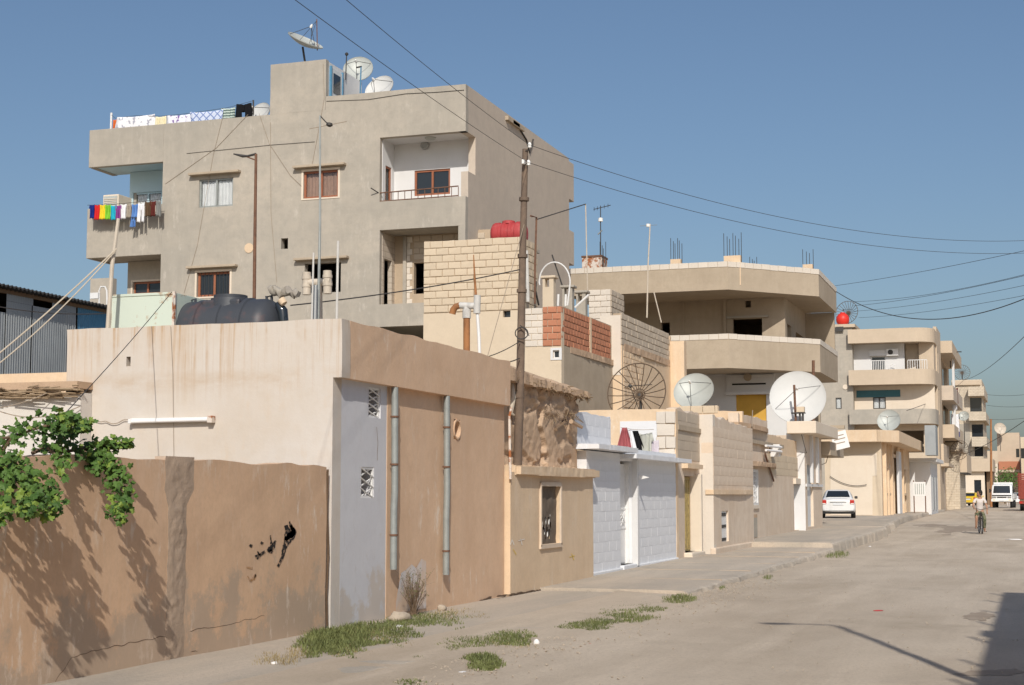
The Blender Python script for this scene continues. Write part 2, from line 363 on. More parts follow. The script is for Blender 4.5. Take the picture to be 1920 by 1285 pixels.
def facade(name, ax, c, a0, a1, z0, z1, t, holes, mat, parent, sub=.5, jit=0., top=None, ejit=0., bottom=None):
    """a wall of thickness t with real openings. ax 'y': plane y=c facing the viewer; ax 'x': plane x=c facing the street"""
    a0, a1 = sorted((a0, a1))
    ca = {a0, a1}; cz = {z0, z1}
    for h in holes:
        for v in h[:2]:
            if a0 < v < a1: ca.add(v)
        for v in h[2:]:
            if z0 < v < z1: cz.add(v)
    def fill(cs):
        cs = sorted(cs); out = [cs[0]]
        for p, q in zip(cs, cs[1:]):
            k = max(1, math.ceil((q - p) / sub)); out += [p + (q - p) * i / k for i in range(1, k + 1)]
        return out
    A, Z = fill(ca), fill(cz); na, nzz = len(A), len(Z)
    def solid(i, j):
        if i < 0 or j < 0 or i >= na - 1 or j >= nzz - 1: return False
        m, q = (A[i] + A[i + 1]) / 2, (Z[j] + Z[j + 1]) / 2
        return not any(min(h[0], h[1]) < m < max(h[0], h[1]) and h[2] < q < h[3] for h in holes)
    idx, vs, fs = {}, [], []
    def V(i, j, s):
        if (i, j, s) not in idx:
            a, z = A[i], Z[j]
            if top and j == nzz - 1: z += top(a)
            if bottom and j == 0: z += bottom(a)
            if ejit and (j == nzz - 1): z += ejit * nz(a, c, 3.3, 2.3)
            if ejit and (i in (0, na - 1)): a += ejit * .6 * nz(z, c, 9.1, 2.3)
            d = 0 if s == 0 else t
            if jit and s == 0: d -= jit * (.2 if ax == 'x' else .3) * (nz(a, z, c, .9) + .6 * nz(a, z, c + 7, 3.1))
            idx[i, j, s] = len(vs)
            vs.append((a, c + d, z) if ax == 'y' else (c - d, a, z))
        return idx[i, j, s]
    for i in range(na - 1):
        for j in range(nzz - 1):
            if not solid(i, j): continue
            fs.append((V(i, j, 0), V(i + 1, j, 0), V(i + 1, j + 1, 0), V(i, j + 1, 0)))
            fs.append((V(i, j, 1), V(i, j + 1, 1), V(i + 1, j + 1, 1), V(i + 1, j, 1)))
            for di, dj, p, q in ((-1, 0, (i, j), (i, j + 1)), (1, 0, (i + 1, j), (i + 1, j + 1)), (0, -1, (i, j), (i + 1, j)), (0, 1, (i, j + 1), (i + 1, j + 1))):
                if not solid(i + di, j + dj): fs.append((V(*p, 0), V(*q, 0), V(*q, 1), V(*p, 1)))
    b = MB(); b.add(vs, fs)
    return b.obj(name, mat, parent)

BLK = {}
def blocks(parent, ax, c, a0, a1, z0, z1, bw, bh, mat, depth=.03, gap=.014, skip=None, name='block', rough=1., zoff=None):
    """courses of masonry units, each its own object standing proud of the joint plane; back of unit at plane c"""
    a0, a1 = sorted((a0, a1)); rows = max(1, round((z1 - z0) / bh)); bh = (z1 - z0) / rows
    key = (round(bw, 3), round(bh, 3), mat, depth)
    if key not in BLK:
        BLK[key] = []
        for vnt in range(4):
            rr = random.Random(vnt + 3); g = gap / 2; c_ = min(.010, depth * .5)
            jk = min(1, depth / .025)
            def P(x, z, d, k): return (x + rr.uniform(-1, 1) * .006 * rough * jk, -d + rr.uniform(-1, 1) * .004 * rough * (d > 0) * jk, z + rr.uniform(-1, 1) * .005 * rough * jk)
            W, H = bw / 2 - g, bh / 2 - g
            cs = [(-1, -1), (1, -1), (1, 1), (-1, 1)]
            vs = [(sx * W, .0, sz * H) for sx, sz in cs] + [P(sx * W, sz * H, depth - c_, 0) for sx, sz in cs] + [P(sx * (W - c_), sz * (H - c_), depth, 0) for sx, sz in cs]
            fs = [(8, 9, 10, 11)] + [(r * 4 + i, r * 4 + (i + 1) % 4, r * 4 + 4 + (i + 1) % 4, r * 4 + 4 + i) for r in (0, 1) for i in range(4)]
            me = bpy.data.meshes.new(name); me.from_pydata(vs, [], fs); me.materials.append(MATS[mat]); BLK[key].append(me)
    cnt = 0
    for r in range(rows):
        z = z0 + bh * (r + .5)
        a = a0 - (bw / 2 if r % 2 else 0)
        while a < a1 - .01:
            p, q = max(a, a0), min(a + bw, a1)
            if q - p > bw * .22 and not (skip and skip((p + q) / 2, z, q - p)):
                me = random.choice(BLK[key]); o = bpy.data.objects.new(name, me); COL.objects.link(o)
                o.parent = parent
                o.matrix_parent_inverse = Matrix.Translation(-ABS.get(parent.name, Vector()))
                dd = random.uniform(-.007, .004) * rough * min(1, depth / .025); zz = z + (zoff((p + q) / 2) if zoff else 0)
                o.location = ((p + q) / 2, c - dd, zz) if ax == 'y' else (c + dd, (p + q) / 2, zz)
                o.rotation_euler = (0, random.uniform(-.008, .008) * rough, 0 if ax == 'y' else R(90))
                o.scale = ((q - p) / bw, 1, 1); cnt += 1
            a += bw
    return cnt

def place(ax, c, a, d, z):      # point at depth d behind wall plane c
    return (a, c + d, z) if ax == 'y' else (c - d, a, z)
def wbox(b, ax, c, a0, a1, d0, d1, z0, z1):
    if ax == 'y': b.box(a0, a1, c + d0, c + d1, z0, z1)
    else: b.box(c - d0, c - d1, a0, a1, z0, z1)
    return b
def window(parent, ax, c, rect, frame='wood_red', fw=.06, depth=.1, panes=2, curtain=None, bars=0, barmat='dark_steel', surround=None, glass='glass', transom=None, cut=1.0):
    """window > frame, panes, curtains, bars set into an opening"""
    a0, a1, z0, z1 = rect; a0, a1 = sorted((a0, a1))
    b = MB()
    wbox(b, ax, c, a0, a0 + fw, depth, depth + .07, z0, z1); wbox(b, ax, c, a1 - fw, a1, depth, depth + .07, z0, z1)
    wbox(b, ax, c, a0 + fw, a1 - fw, depth + .002, depth + .068, z0, z0 + fw); wbox(b, ax, c, a0 + fw, a1 - fw, depth + .002, depth + .068, z1 - fw, z1)
    wi = a1 - a0 - 2 * fw
    for k in range(1, panes):
        m = a0 + fw + wi * k / panes; wbox(b, ax, c, m - fw / 2, m + fw / 2, depth - .008, depth + .06, z0 + fw, z1 - fw)
    if transom: wbox(b, ax, c, a0 + fw, a1 - fw, depth - .004, depth + .058, z0 + (z1 - z0) * transom - fw / 2, z0 + (z1 - z0) * transom + fw / 2)
    fo = b.obj('window', frame, parent)
    for k in range(panes):
        p, q = a0 + fw + wi * k / panes, a0 + fw + wi * (k + 1) / panes
        wbox(MB(), ax, c, p + .004, q - .004, depth + .034, depth + .04, z0 + fw, z1 - fw).obj('pane', glass if not curtain else 'pane_clear', fo)
        if curtain:
            b = MB(); kk = 14
            pts = [(p + (q - p) * i / kk, depth + .10 + .018 * math.sin(i * 2.1 + k) + .008 * math.sin(i * 5.), 0) for i in range(kk + 1)]
            zc = z1 - (z1 - z0) * cut
            vs = [place(ax, c, a, d + .02 * 0, z) for z in (z1 - fw, zc + fw) for a, d, _ in pts]
            b.add(vs, [(i, i + 1, kk + 2 + i, kk + 1 + i) for i in range(kk)]); b.sm = True
            b.obj('curtain', curtain, fo)
    if bars:
        for k in range(1, bars):
            m = a0 + (a1 - a0) * k / bars
            MB().tube([place(ax, c, m, depth - .04, z0), place(ax, c, m, depth - .04, z1)], .009, 5).obj('bar', barmat, fo)
    if surround:
        b = MB(); s = .07
        for q in ((a0 - s, a0, z0, z1 + s), (a1, a1 + s, z0, z1 + s), (a0, a1, z1, z1 + s), (a0 - s, a1 + s, z0 - s * .7, z0)): wbox(b, ax, c, q[0], q[1], -.02, .002, q[2], q[3])
        b.obj('surround', surround, fo)
    return fo
m, n, b = newmat('pane_clear')
tr = nd(n, 'ShaderNodeBsdfTransparent'); gl = nd(n, 'ShaderNodeBsdfGlossy', Roughness=.05); mx = nd(n, 'ShaderNodeMixShader'); fr = nd(n, 'ShaderNodeFresnel', IOR=1.45)
n.links.new(fr.outputs[0], mx.inputs[0]); n.links.new(tr.outputs[0], mx.inputs[1]); n.links.new(gl.outputs[0], mx.inputs[2]); n.links.new(mx.outputs[0], n.nodes['Material Output'].inputs[0])

def cable(name, label, p, q, sag, r=.012, mat='wire', k=24, cat='cable', group=None, parent=None, wig=0.):
    p, q = Vector(p), Vector(q); pts = []
    for i in range(k + 1):
        t = i / k; v = p.lerp(q, t); v.z -= sag * 4 * t * (1 - t)
        if wig: v += Vector((0, 0, wig * nz(t * 7, p.x, p.y, 1.)))
        pts.append(v)
    o = MB().tube(pts, r, 5).obj(name, mat, parent)
    if parent is None: tag(o, label, cat, group)
    return o
# ============================================================ ground, road, pavements
def interp(t, y):
    for (a, p), (b, q) in zip(t, t[1:]):
        if y <= b: return p + (q - p) * max(0, (y - a)) / (b - a)
    return t[-1][1]
ZR = [(-100, 0), (62, 0), (110, .32), (150, .45), (9000, .45)]
def zr(y): return interp(ZR, y)
def sheet(name, xs, ys, zf, mat):
    b = MB(); nx = len(xs)
    b.add([(x, y, zf(x, y)) for y in ys for x in xs], [(j * nx + i, j * nx + i + 1, (j + 1) * nx + i + 1, (j + 1) * nx + i) for j in range(len(ys) - 1) for i in range(nx - 1)])
    b.sm = True
    return tag(b.obj(name, mat), kind='structure')
def rng(a, b, s):
    k = max(1, round((b - a) / s)); return [a + (b - a) * i / k for i in range(k + 1)]
sheet('ground', rng(-1500, -60, 240) + rng(-50, 60, 10) + rng(100, 1500, 200), rng(-200, 0, 40) + rng(10, 240, 10) + rng(300, 3000, 300),
      lambda x, y: zr(y) - .06, 'ground')
def road_z(x, y): return zr(y) + .012 * nz(x, y, 0, .7) + .009 * nz(x, y, 5, 2.3) + .03 * max(0, nz(x * .35, y * .12, 2, 1.)) + (.02 * max(0, -4.2 - x) if y < 26 else 0)
road_ = sheet('dirt_road', rng(-6.6, 7.4, .2), rng(-6, 60, .22) + rng(61, 120, 1.) + rng(124, 420, 8),
      road_z, 'dirt')
def pave(name, y0, y1, zt, xe, xw=-8.6, low=None, ragged=.07, drop=.25, step=.11, parent=None):
    """concrete pavement strip with a worn kerb edge along the road"""
    ys = rng(y0, y1, step); b = MB(); rows = []
    for y in ys:
        e = xe(y) + ragged * (nz(y, 1, 2, 1.1) + .7 * nz(y, 5, 2, 4.1) + .5 * nz(y, 8, 2, 9.)); z = zt(y)
        rows.append([(xw, y, z), (xw * .6 + e * .4, y, z + .008 * nz(y, 2, 2, .9)), (xw * .25 + e * .75, y, z + .01 * nz(y, 9, 2, .8)), (e - .08, y, z - .005 + .012 * nz(y, 3, 1, 3)),
                     (e, y, z - .035 + .03 * nz(y, 7, 1, 6)), (e + .02 + .03 * nz(y, 6, 1, 2.), y, z - .09), (e + .05 + .04 * nz(y, 6, 5, 1.5), y, z - drop)])
    k = len(rows[0])
    b.add([p for r in rows for p in r] + [(p[0], p[1], p[2] - drop * (j < k - 1)) for r in (rows[0], rows[-1]) for j, p in enumerate(r)],
          [(i * k + j, i * k + j + 1, (i + 1) * k + j + 1, (i + 1) * k + j) for i in range(len(rows) - 1) for j in range(k - 1)] +
          [(j, j + 1, len(rows) * k + j + 1, len(rows) * k + j) for j in range(k - 1)] +
          [((len(rows) - 1) * k + j, (len(rows) - 1) * k + j + 1, (len(rows) + 1) * k + j + 1, (len(rows) + 1) * k + j) for j in range(k - 1)])
    o = b.obj(name, 'pavement', parent)
    if parent is None: tag(o, kind='structure')
    return o
pv = pave('pavement', -4, 25.2, lambda y: .035 + .02 * max(0, nz(y, 0, 0, .4)), lambda y: -5.75 + .45 * nz(y, 3, 0, .35), drop=.1, ragged=.14)
pave('pavement_slab', 25.25, 44.6, lambda y: interp([(25, .085), (33, .125), (45, .16)], y), lambda y: -5.42, parent=pv)
pave('pavement_slab', 44.62, 63.4, lambda y: interp([(44, .30), (63, .385)], y), lambda y: -5.46 - .02 * max(0, y - 56), drop=.4, parent=pv)
pave('pavement_slab', 63.42, 132, lambda y: interp([(63, .40), (78, .46), (90, .485), (140, .5)], y), lambda y: interp([(63, -5.7), (87, -6.9), (132, -7.0)], y), xw=-16, drop=.4, ragged=.15, step=.5, parent=pv)
# worn joint lines of the cast slabs
for y, z in ((28.4, .1), (31.5, .12), (34.6, .131), (38.2, .142), (41.2, .15)):
    MB().box(-8.0, -5.5, y - .014, y + .014, z - .03, z + .004).obj('joint', 'mortar', pv)

# damp oil stains soaked into the road
simple('damp_dirt', (.33, .26, .195), .9, 0, c2=(.42, .345, .265), scale=2.5)
def stain(px, py, rx, ry, seed):
    k = 40; rings = (.25, .5, .75, 1.); vs = []
    for f in rings:
        for i in range(k):
            a_ = 2 * math.pi * i / k; m_ = f * (1 + .55 * nz(math.cos(a_), math.sin(a_), seed * 3.1, 1.6) + .45 * nz(math.cos(a_), math.sin(a_), seed, 4.))
            q = on(px + rx * m_ * math.cos(a_), py + ry * m_ * math.sin(a_), z=zr(on(px, py, z=0).y)); vs.append((q.x, q.y, road_z(q.x, q.y) + .004))
    MB().add(vs, [tuple(range(k))] + [(r * k + i, r * k + (i + 1) % k, (r + 1) * k + (i + 1) % k, (r + 1) * k + i) for r in range(3) for i in range(k)]).obj('damp_patch', 'damp_dirt', road_)
for i, a_ in enumerate(((1800, 990, 40, 4), (1770, 997, 22, 1.6), (1745, 983, 30, 1.5), (1775, 1003, 9, 1), (1835, 1156, 26, 7), (1860, 1262, 55, 6))): stain(*a_, i + 1)

# ============================================================ yard wall
yw = thing('yard_wall', 'brown plastered yard wall with black paint scrawl under the vine', 'wall', (-8.1, 12, 0))
ywm = facade('wall', 'x', -8.1, 3.0, 17.06, -.1, 2.0, .26, [], 'yard', yw, sub=.12, jit=.006, ejit=.03, top=lambda a: .02 * nz(a, 0, 0, .8) - .04 * max(0, 11.6 - a) * (a > 9))
def rough_panel(name, x, y0, y1, z0, z1, amp, mat, parent, off=.02, wfn=None, s=.04, thick=.12, extra=None):
    ys, zs = rng(0, 1, s / (y1 - y0)), rng(z0, z1, s); b = MB(); k = len(ys)
    vs = []
    for z in zs:
        a, c = wfn(z) if wfn else (y0, y1)
        for i, t in enumerate(ys):
            y = a + (c - a) * t; edge = min(1, 4 * min(t, 1 - t))
            d = (off + amp * (nz(y, z, x, 4) + .8 * nz(y, z, x, 11) + .6 * nz(y, z, 3, 25))) * (.15 + .85 * edge) + (extra(y, z) if extra else 0)
            vs.append((x + d, y, z))
    n0 = len(vs)
    vs += [(x - thick, v[1], v[2]) for v in vs]
    fs = [(j * k + i, j * k + i + 1, (j + 1) * k + i + 1, (j + 1) * k + i) for j in range(len(zs) - 1) for i in range(k - 1)]
    for i in range(k - 1): fs += [((len(zs) - 1) * k + i, (len(zs) - 1) * k + i + 1, n0 + (len(zs) - 1) * k + i + 1, n0 + (len(zs) - 1) * k + i)]
    for j in range(len(zs) - 1): fs += [(j * k, (j + 1) * k, n0 + (j + 1) * k, n0 + j * k), (j * k + k - 1, n0 + j * k + k - 1, n0 + (j + 1) * k + k - 1, (j + 1) * k + k - 1)]
    b.add(vs, fs); b.sm = True
    return b.obj(name, mat, parent, ang=80)
plaster('rough_patch', (.55, .42, .315), (.42, .32, .24), blotch=.8, streak=.2, fine=.5, bump=1., sscale=2)
yp = (on(318, 950, x=-8.1).y, on(352, 950, x=-8.1).y)
def pw(z):
    wd = .0 if z < 1.55 else min(1, (z - 1.55) / .15) * .10
    return yp[0] - .02 - wd * .8 + .025 * nz(z, 0, 1, 3) + .02 * nz(z, 0, 1, 9), yp[1] - .02 + wd * 1.3 + .025 * nz(z, 4, 1, 3) + .02 * nz(z, 4, 1, 9)
rough_panel('rough_pillar', -8.1, *yp, 0, 2.03, .009, 'rough_patch', yw, off=.010, wfn=pw, s=.022)
def crack(parent, x, pts, wd=.012, mat='dark', name='crack'):
    b = MB(); vs, k = [], 0; out = []
    for (p, q) in zip(pts, pts[1:]):
        L = max(2, int(math.dist(p, q) / .04))
        for i in range(L):
            t = i / L; y, z = p[0] + (q[0] - p[0]) * t, p[1] + (q[1] - p[1]) * t
            out.append((y + .012 * nz(y, z, 1, 9), z + .018 * nz(y, z, 2, 8)))
    for i, (y, z) in enumerate(out):
        h = wd * (.5 + abs(nz(y, z, 4, 6))) * (1 if 0 < i < len(out) - 1 else .1)
        vs += [(x, y, z - h / 2), (x, y, z + h / 2), (x - .03, y, z + h / 2), (x - .03, y, z - h / 2)]
    fs = [(4 * i + a, 4 * i + 4 + a, 4 * i + 4 + (a + 1) % 4, 4 * i + (a + 1) % 4) for i in range(len(out) - 1) for a in range(4)]
    b.add(vs, fs)
    return b.obj(name, mat, parent)
def yz(px, py, X=-8.1):
    v = on(px, py, x=X); return v.y, v.z
simple('crack_mat', (.13, .085, .055), .95, 0)
crack(ywm, -8.0985, [yz(100, 1285), yz(135, 1232), yz(200, 1215), yz(345, 1186)], .006, 'crack_mat')
crack(ywm, -8.0985, [yz(355, 1183), yz(420, 1172), yz(500, 1155)], .005, 'crack_mat')
crack(ywm, -8.0985, [yz(357, 1222), yz(375, 1222)], .008, 'crack_mat')
def paint(name, parent, mat, pts, rad, X=-8.1, off=.004, ax='x', n=10):
    """hand-brushed mark: a ribbon of paint lying on the plaster"""
    b = MB(); q = []
    for (p, r1), (s, r2) in zip(zip(pts, rad), list(zip(pts, rad))[1:]):
        for i in range(n): 
            t = i / n; q.append((p[0] + (s[0] - p[0]) * t, p[1] + (s[1] - p[1]) * t, r1 + (r2 - r1) * t))
    q.append((*pts[-1], rad[-1])); L, Rr = [], []
    for i, (px, py, r) in enumerate(q):
        a, c = q[max(0, i - 1)], q[min(len(q) - 1, i + 1)]; dx, dy = c[0] - a[0], c[1] - a[1]; m = math.hypot(dx, dy) or 1
        r *= 1 + .35 * nz(px, py, 1, .35)
        L.append((px - dy / m * r, py + dx / m * r)); Rr.append((px + dy / m * r, py - dx / m * r))
    k = len(q)
    b.add([on(px, py, x=X + off) for px, py in L + Rr], [(i, i + 1, k + i + 1, k + i) for i in range(k - 1)])
    return b.obj(name, mat, parent)
for pts, rad in (([(543, 978), (550, 1000), (540, 1012), (533, 1028), (530, 1044), (521, 1063)], [1, 6, 7, 4, 3, 2]), ([(536, 985), (541, 1000), (536, 1014)], [3, 6, 4]),
                 ([(545, 985), (552, 998), (543, 1008)], [2, 5, 3]),
                 ([(517, 1014), (512, 1024), (505, 1032), (511, 1036)], [2, 4, 5, 2]), ([(507, 1004), (509, 1020)], [1, 2]), ([(497, 1034), (486, 1042), (480, 1046)], [2, 3, 4]),
                 ([(483, 1034), (487, 1042)], [1, 2]), ([(468, 1022), (473, 1025)], [2, 3]), ([(489, 1017), (493, 1020)], [2, 3])):
    paint('paint_mark', ywm, 'graffiti', pts, rad)
for pts, rad in (([(464, 1080), (470, 1090), (480, 1078), (476, 1088)], [1, 2, 2, 1]), ([(462, 1064), (474, 1066)], [1, 2])):
    paint('paint_mark', ywm, 'graffiti_orange', pts, rad)

# ============================================================ corner house (white end wall, blue and brown street wall)
CX, CY, CE = -8.1, 17.2, 23.66
ch = thing('corner_house', 'flat roofed corner house with white end wall and brown overhanging parapet', 'house', (CX, CY, 0))
hole = RY(CY, 237, 669, 245, 687)
ew = facade('end_wall', 'y', CY, -11.92, CX + .11, -.1, 3.8, .25, [(CX, CX + .2, -.2, 3.08), hole], 'white_wall', ch, sub=.2, jit=.012, ejit=.018)
w1, w2 = RX(CX, 691, 727, 714, 784), RX(CX, 676, 876, 701, 934)
yb = on(724, 950, x=CX).y
bw_ = facade('street_wall', 'x', CX, CY + .25, yb, -.1, 3.08, .25, [w1, w2], 'blue_paint', ch, sub=.15, jit=.012)
MB().box(CX - .25, CX - .003, CY + .012, CY + .25, -.1, 3.08).obj('street_wall_end', 'blue_paint', ch)
vy = (on(850, 805, x=CX).y, on(864, 805, x=CX).y)
bw2 = facade('street_wall', 'x', CX + .006, yb, CE, -.1, 3.08, .25, [(vy[0], vy[1] - .04, 2.47, 2.76)], 'brown', ch, sub=.15, jit=.014)
pp = facade('parapet', 'x', CX + .11, CY + .25, CE, 3.08, 3.8, .3, [], 'brown', ch, sub=.15, jit=.012, ejit=.02, top=lambda a: .02 * nz(a, 0, 0, 1.1))
MB().box(CX - .19, CX + .104, CY + .014, CY + .25, 3.084, 3.78).obj('parapet_end', 'brown', ch)
MB().box(-11.9, CX + .05, CY + .2, CE - .02, 3.42, 3.52).obj('roof', 'concrete', ch)
MB().box(-11.9, -11.7, CY + .25, CE, -.1, 3.8).obj('rear_wall', 'white_wall', ch)
MB().box(-11.7, CX - .25, CE - .25, CE - .01, -.1, 3.75).obj('party_wall', 'brown', ch)
MB().box(-11.7, CX - .26, CY + .26, CE - .26, -.1, .02).obj('floor', 'concrete', ch)
plaster('paint_worn', (.66, .665, .69), (.72, .54, .40), blotch=1., streak=.8, scol=(.74, .55, .39), fine=.3, bump=.3, bscale=2.2, scuff=(.9, (.74, .53, .37)))
# weathered paint at the foot of the street wall
b = MB(); prof = [(742, 1130, 1052), (752, 1075, 1052), (762, 1068, 1040), (772, 1058, 1030), (780, 1066, 1030), (790, 1048, 1030), (799, 1052, 1030)]
vs = [on(px, t, x=CX + .014) for px, t, _ in prof] + [on(px, 1150 - (px - 742) * .16, x=CX + .014) for px, _, _ in prof]
b.add(vs, [(i, i + 1, len(prof) + i + 1, len(prof) + i) for i in range(len(prof) - 1)]).obj('paint_patch', 'paint_worn', ch)
def lattice(parent, ax, c, rect, mat, k=3, depth=.05, r=.011, rows=3):
    a0, a1, z0, z1 = rect; a0, a1 = sorted((a0, a1)); fr = MB()
    for q in ((a0, a0 + .03, z0, z1), (a1 - .03, a1, z0, z1)): wbox(fr, ax, c, q[0], q[1], depth, depth + .03, q[2], q[3])
    for q in ((a0 + .03, a1 - .03, z0, z0 + .03), (a0 + .03, a1 - .03, z1 - .03, z1)): wbox(fr, ax, c, q[0], q[1], depth + .002, depth + .028, q[2], q[3])
    fo = fr.obj('window_grille', mat, parent)
    W, H = a1 - a0, z1 - z0; st = H / rows
    for s in (1, -1):
        for i in range(-1, rows + 1):
            zA, zB = z0 + i * st, z0 + (i + 1) * st + (st if rows < 3 else 0)
            p, q = [a0, zA], [a1, zB]
            for e, f_ in ((p, q), (q, p)):
                for lim in (z0, z1):
                    if (e[1] < z0 and lim == z0) or (e[1] > z1 and lim == z1):
                        t = (lim - f_[1]) / (e[1] - f_[1]); e[0] = f_[0] + (e[0] - f_[0]) * t; e[1] = lim
            if abs(p[1] - q[1]) < .02: continue
            if s < 0: p[0], q[0] = a0 + a1 - p[0], a0 + a1 - q[0]
            MB().tube([place(ax, c, p[0], depth + .012 + .01 * s, p[1]), place(ax, c, q[0], depth + .012 + .01 * s, q[1])], r, 5).obj('bar', mat, fo)
    return fo
lattice(ch, 'x', CX, w1, 'white_metal', rows=4, depth=.02); lattice(ch, 'x', CX, w2, 'white_metal', rows=3, depth=.005)
for wr in (w1, w2): wbox(MB(), 'x', CX, wr[0] - .02, wr[1] + .02, .2, .24, wr[2] - .02, wr[3] + .02).obj('shutter', 'wood', ch)
for px, top, bot, cl in ((739, 3.07, 1068, (.52, 2.05, 2.68)), (837, 3.07, 1078, (.85, 2.05, 2.62))):
    y = on(px, 900, x=CX + .085).y; zb = on(px, bot, x=CX + .085).z
    d = MB().tube([(CX + .085, y, zb), (CX + .085, y, zb + .8), (CX + .09, y + .012, 1.7), (CX + .085, y, top)], .046, 14)
    do = d.obj('downpipe', 'galv', ch)
    for z in cl:
        if z < zb: z = zb + .45
        MB().lathe([(.047, -.012), (.056, -.012), (.056, .012), (.047, .012)], (CX + .085, y, z), k=16).obj('bracket', 'rust', do)
c0 = Vector((CX + .03, (vy[0] + vy[1]) / 2 - .02, 2.615))
MB().lathe([(.11, -.2), (.15, -.2), (.15, .03), (.125, .03), (.125, -.19)], c0 - Vector((.04, 0, 0)), (1, 0, 0), 24).obj('vent_pipe', 'brown', ch)
# thin upright line, drawn as a tube, and old cable on the end wall
MB().tube([on(320, 612, y=CY - .02), on(324, 700, y=CY - .02), on(326, 862, y=CY - .012)], .003, 5).obj('upright_line', 'wire_light', ch)
wl = thing('wall_lamp', 'long white tube lamp screwed to the white end wall', 'lamp', on(320, 790, y=CY - .05))
p, q = on(243, 793, y=CY - .07), on(398, 784, y=CY - .07)
MB().box(p.x, q.x, CY - .06, CY - .012, 2.56, 2.62).obj('housing', 'white_metal', wl, bevel=.006)
MB().tube([(p.x + .03, CY - .075, 2.575), (q.x - .06, CY - .075, 2.585)], .022, 12).obj('tube', 'paper', wl)
MB().box(q.x - .06, q.x + .01, CY - .10, CY - .01, 2.545, 2.635).obj('end_cap', 'rust_white', wl, bevel=.006)
MB().box(p.x - .01, p.x + .03, CY - .10, CY - .01, 2.55, 2.61).obj('end_cap', 'white_metal', wl, bevel=.006)
cable('lamp_cable', 'thin loose cable running to the tube lamp', on(160, 785, y=CY - .03), on(240, 784, y=CY - .03), .06, .006, 'wire_light', wig=.05)

# ============================================================ low house at far left with straw eave, shed behind
lh = thing('low_white_house', 'low whitewashed house with ragged straw eave at left edge', 'house', (-13, 16.9, 0))
LY = 16.95
x1 = on(150, 800, y=LY).x
facade('end_wall', 'y', LY, -17, x1, -.1, on(75, 738, y=LY).z, .24, [], 'white_low', lh, sub=.2, jit=.014)
MB().box(-17, x1 - .02, LY + .24, 24, 2.75, 2.85).obj('roof', 'mud', lh)
rr = random.Random(4); b = MB()
zt_ = on(75, 722, y=LY).z
for i in range(260):
    x = rr.uniform(-17, x1 + .02); z = zt_ - .02 - rr.random() * .15; l = rr.uniform(.15, .5); yy = LY - rr.uniform(.0, .16)
    b.tube([(x, yy, z), (min(x + l, x1 + .05), yy - rr.uniform(-.02, .04), z + rr.uniform(-.03, .02))], rr.uniform(.006, .016), 4)
b.sm = False
tag(b.obj('straw', 'straw', lh), kind='stuff')
MB().box(-17, x1 + .01, LY - .1, LY + .3, zt_ - .06, zt_ + .03).obj('eave', 'mud', lh)
bk = thing('rear_wall_low', 'plain tan plaster wall below the corrugated shed', 'wall', (-15.5, 21, 0))
facade('wall', 'y', 21.0, -20, on(135, 710, y=21).x, 0, on(60, 700, y=21).z, .2, [], 'tan', bk, sub=.4, jit=.01)
# corrugated shed
sh = thing('corrugated_shed', 'grey corrugated sheet shed with dark slots under its roof', 'shed', (-19, 26, 0))
SX = -19.0; SL = [(24.0, 'corr'), (27.75, 'corr_blue'), (29.4, None)]
slots = [RX(SX, -12, 560, 15, 602), RX(SX, 62, 557, 99, 577)]
def corr(y0, y1, z0, z1, mat):
    k = int((y1 - y0) / .019); b = MB(); ys = [y0 + (y1 - y0) * i / k for i in range(k + 1)]
    vs = [(SX + .012 * math.sin(y * 2 * math.pi / .076), y, z) for z in (z0, z1) for y in ys]
    b.add(vs, [(i, i + 1, k + 2 + i, k + 1 + i) for i in range(k)]); b.sm = True
    return b.obj('sheet', mat, sh)
zs_ = slots[1][2], slots[1][3]
corr(23.0, 25.35, 3.2, 5.2, 'corr')
for a, c_ in ((25.38, 26.2), (26.22, 27.0), (27.02, 27.72)): corr(a, c_, 3.2, zs_[0] + .0, 'corr')
corr(27.75, 29.4, 3.2, 5.62, 'corr_blue')
corr(25.38, slots[1][0], zs_[0] + .004, 5.66, 'corr'); corr(slots[1][1], 27.72, zs_[0] + .004, 5.66, 'corr')
MB().box(SX - 4, SX - .1, 23, 23.1, 3, 5.6).obj('end_sheet', 'corr', sh)
MB().box(SX - 4, SX - .3, 29.3, 29.4, 3, 5.6).obj('end_sheet', 'corr', sh)
MB().box(SX - 4, SX - 3.9, 23, 29.4, 3, 5.6).obj('back_sheet', 'corr', sh)
b = MB(); k = 330; ys = [22.8 + 6.8 * i / k for i in range(k + 1)]
vs = [(x, y, z + .02 * math.sin(y * 2 * math.pi / .13)) for x, z in ((SX + .22, 5.70), (SX - 4.2, 5.45)) for y in ys] + [(x, y, z - .03 + .02 * math.sin(y * 2 * math.pi / .13)) for x, z in ((SX + .22, 5.70), (SX - 4.2, 5.45)) for y in ys]
N1 = k + 1
b.add(vs, [(i, i + 1, N1 + i + 1, N1 + i) for i in range(k)] + [(2 * N1 + i, 3 * N1 + i, 3 * N1 + i + 1, 2 * N1 + i + 1) for i in range(k)] + [(i, 2 * N1 + i, 2 * N1 + i + 1, i + 1) for i in range(k)])
b.obj('roof_sheet', 'dark_steel', sh)
MB().box(SX - .05, SX + .03, 22.9, 29.5, 5.58, 5.66).obj('beam', 'wood', sh)
MB().box(SX - 3.9, SX + .0, 22.9, 29.4, 2.9, 3.2).obj('base_wall', 'tan', sh)

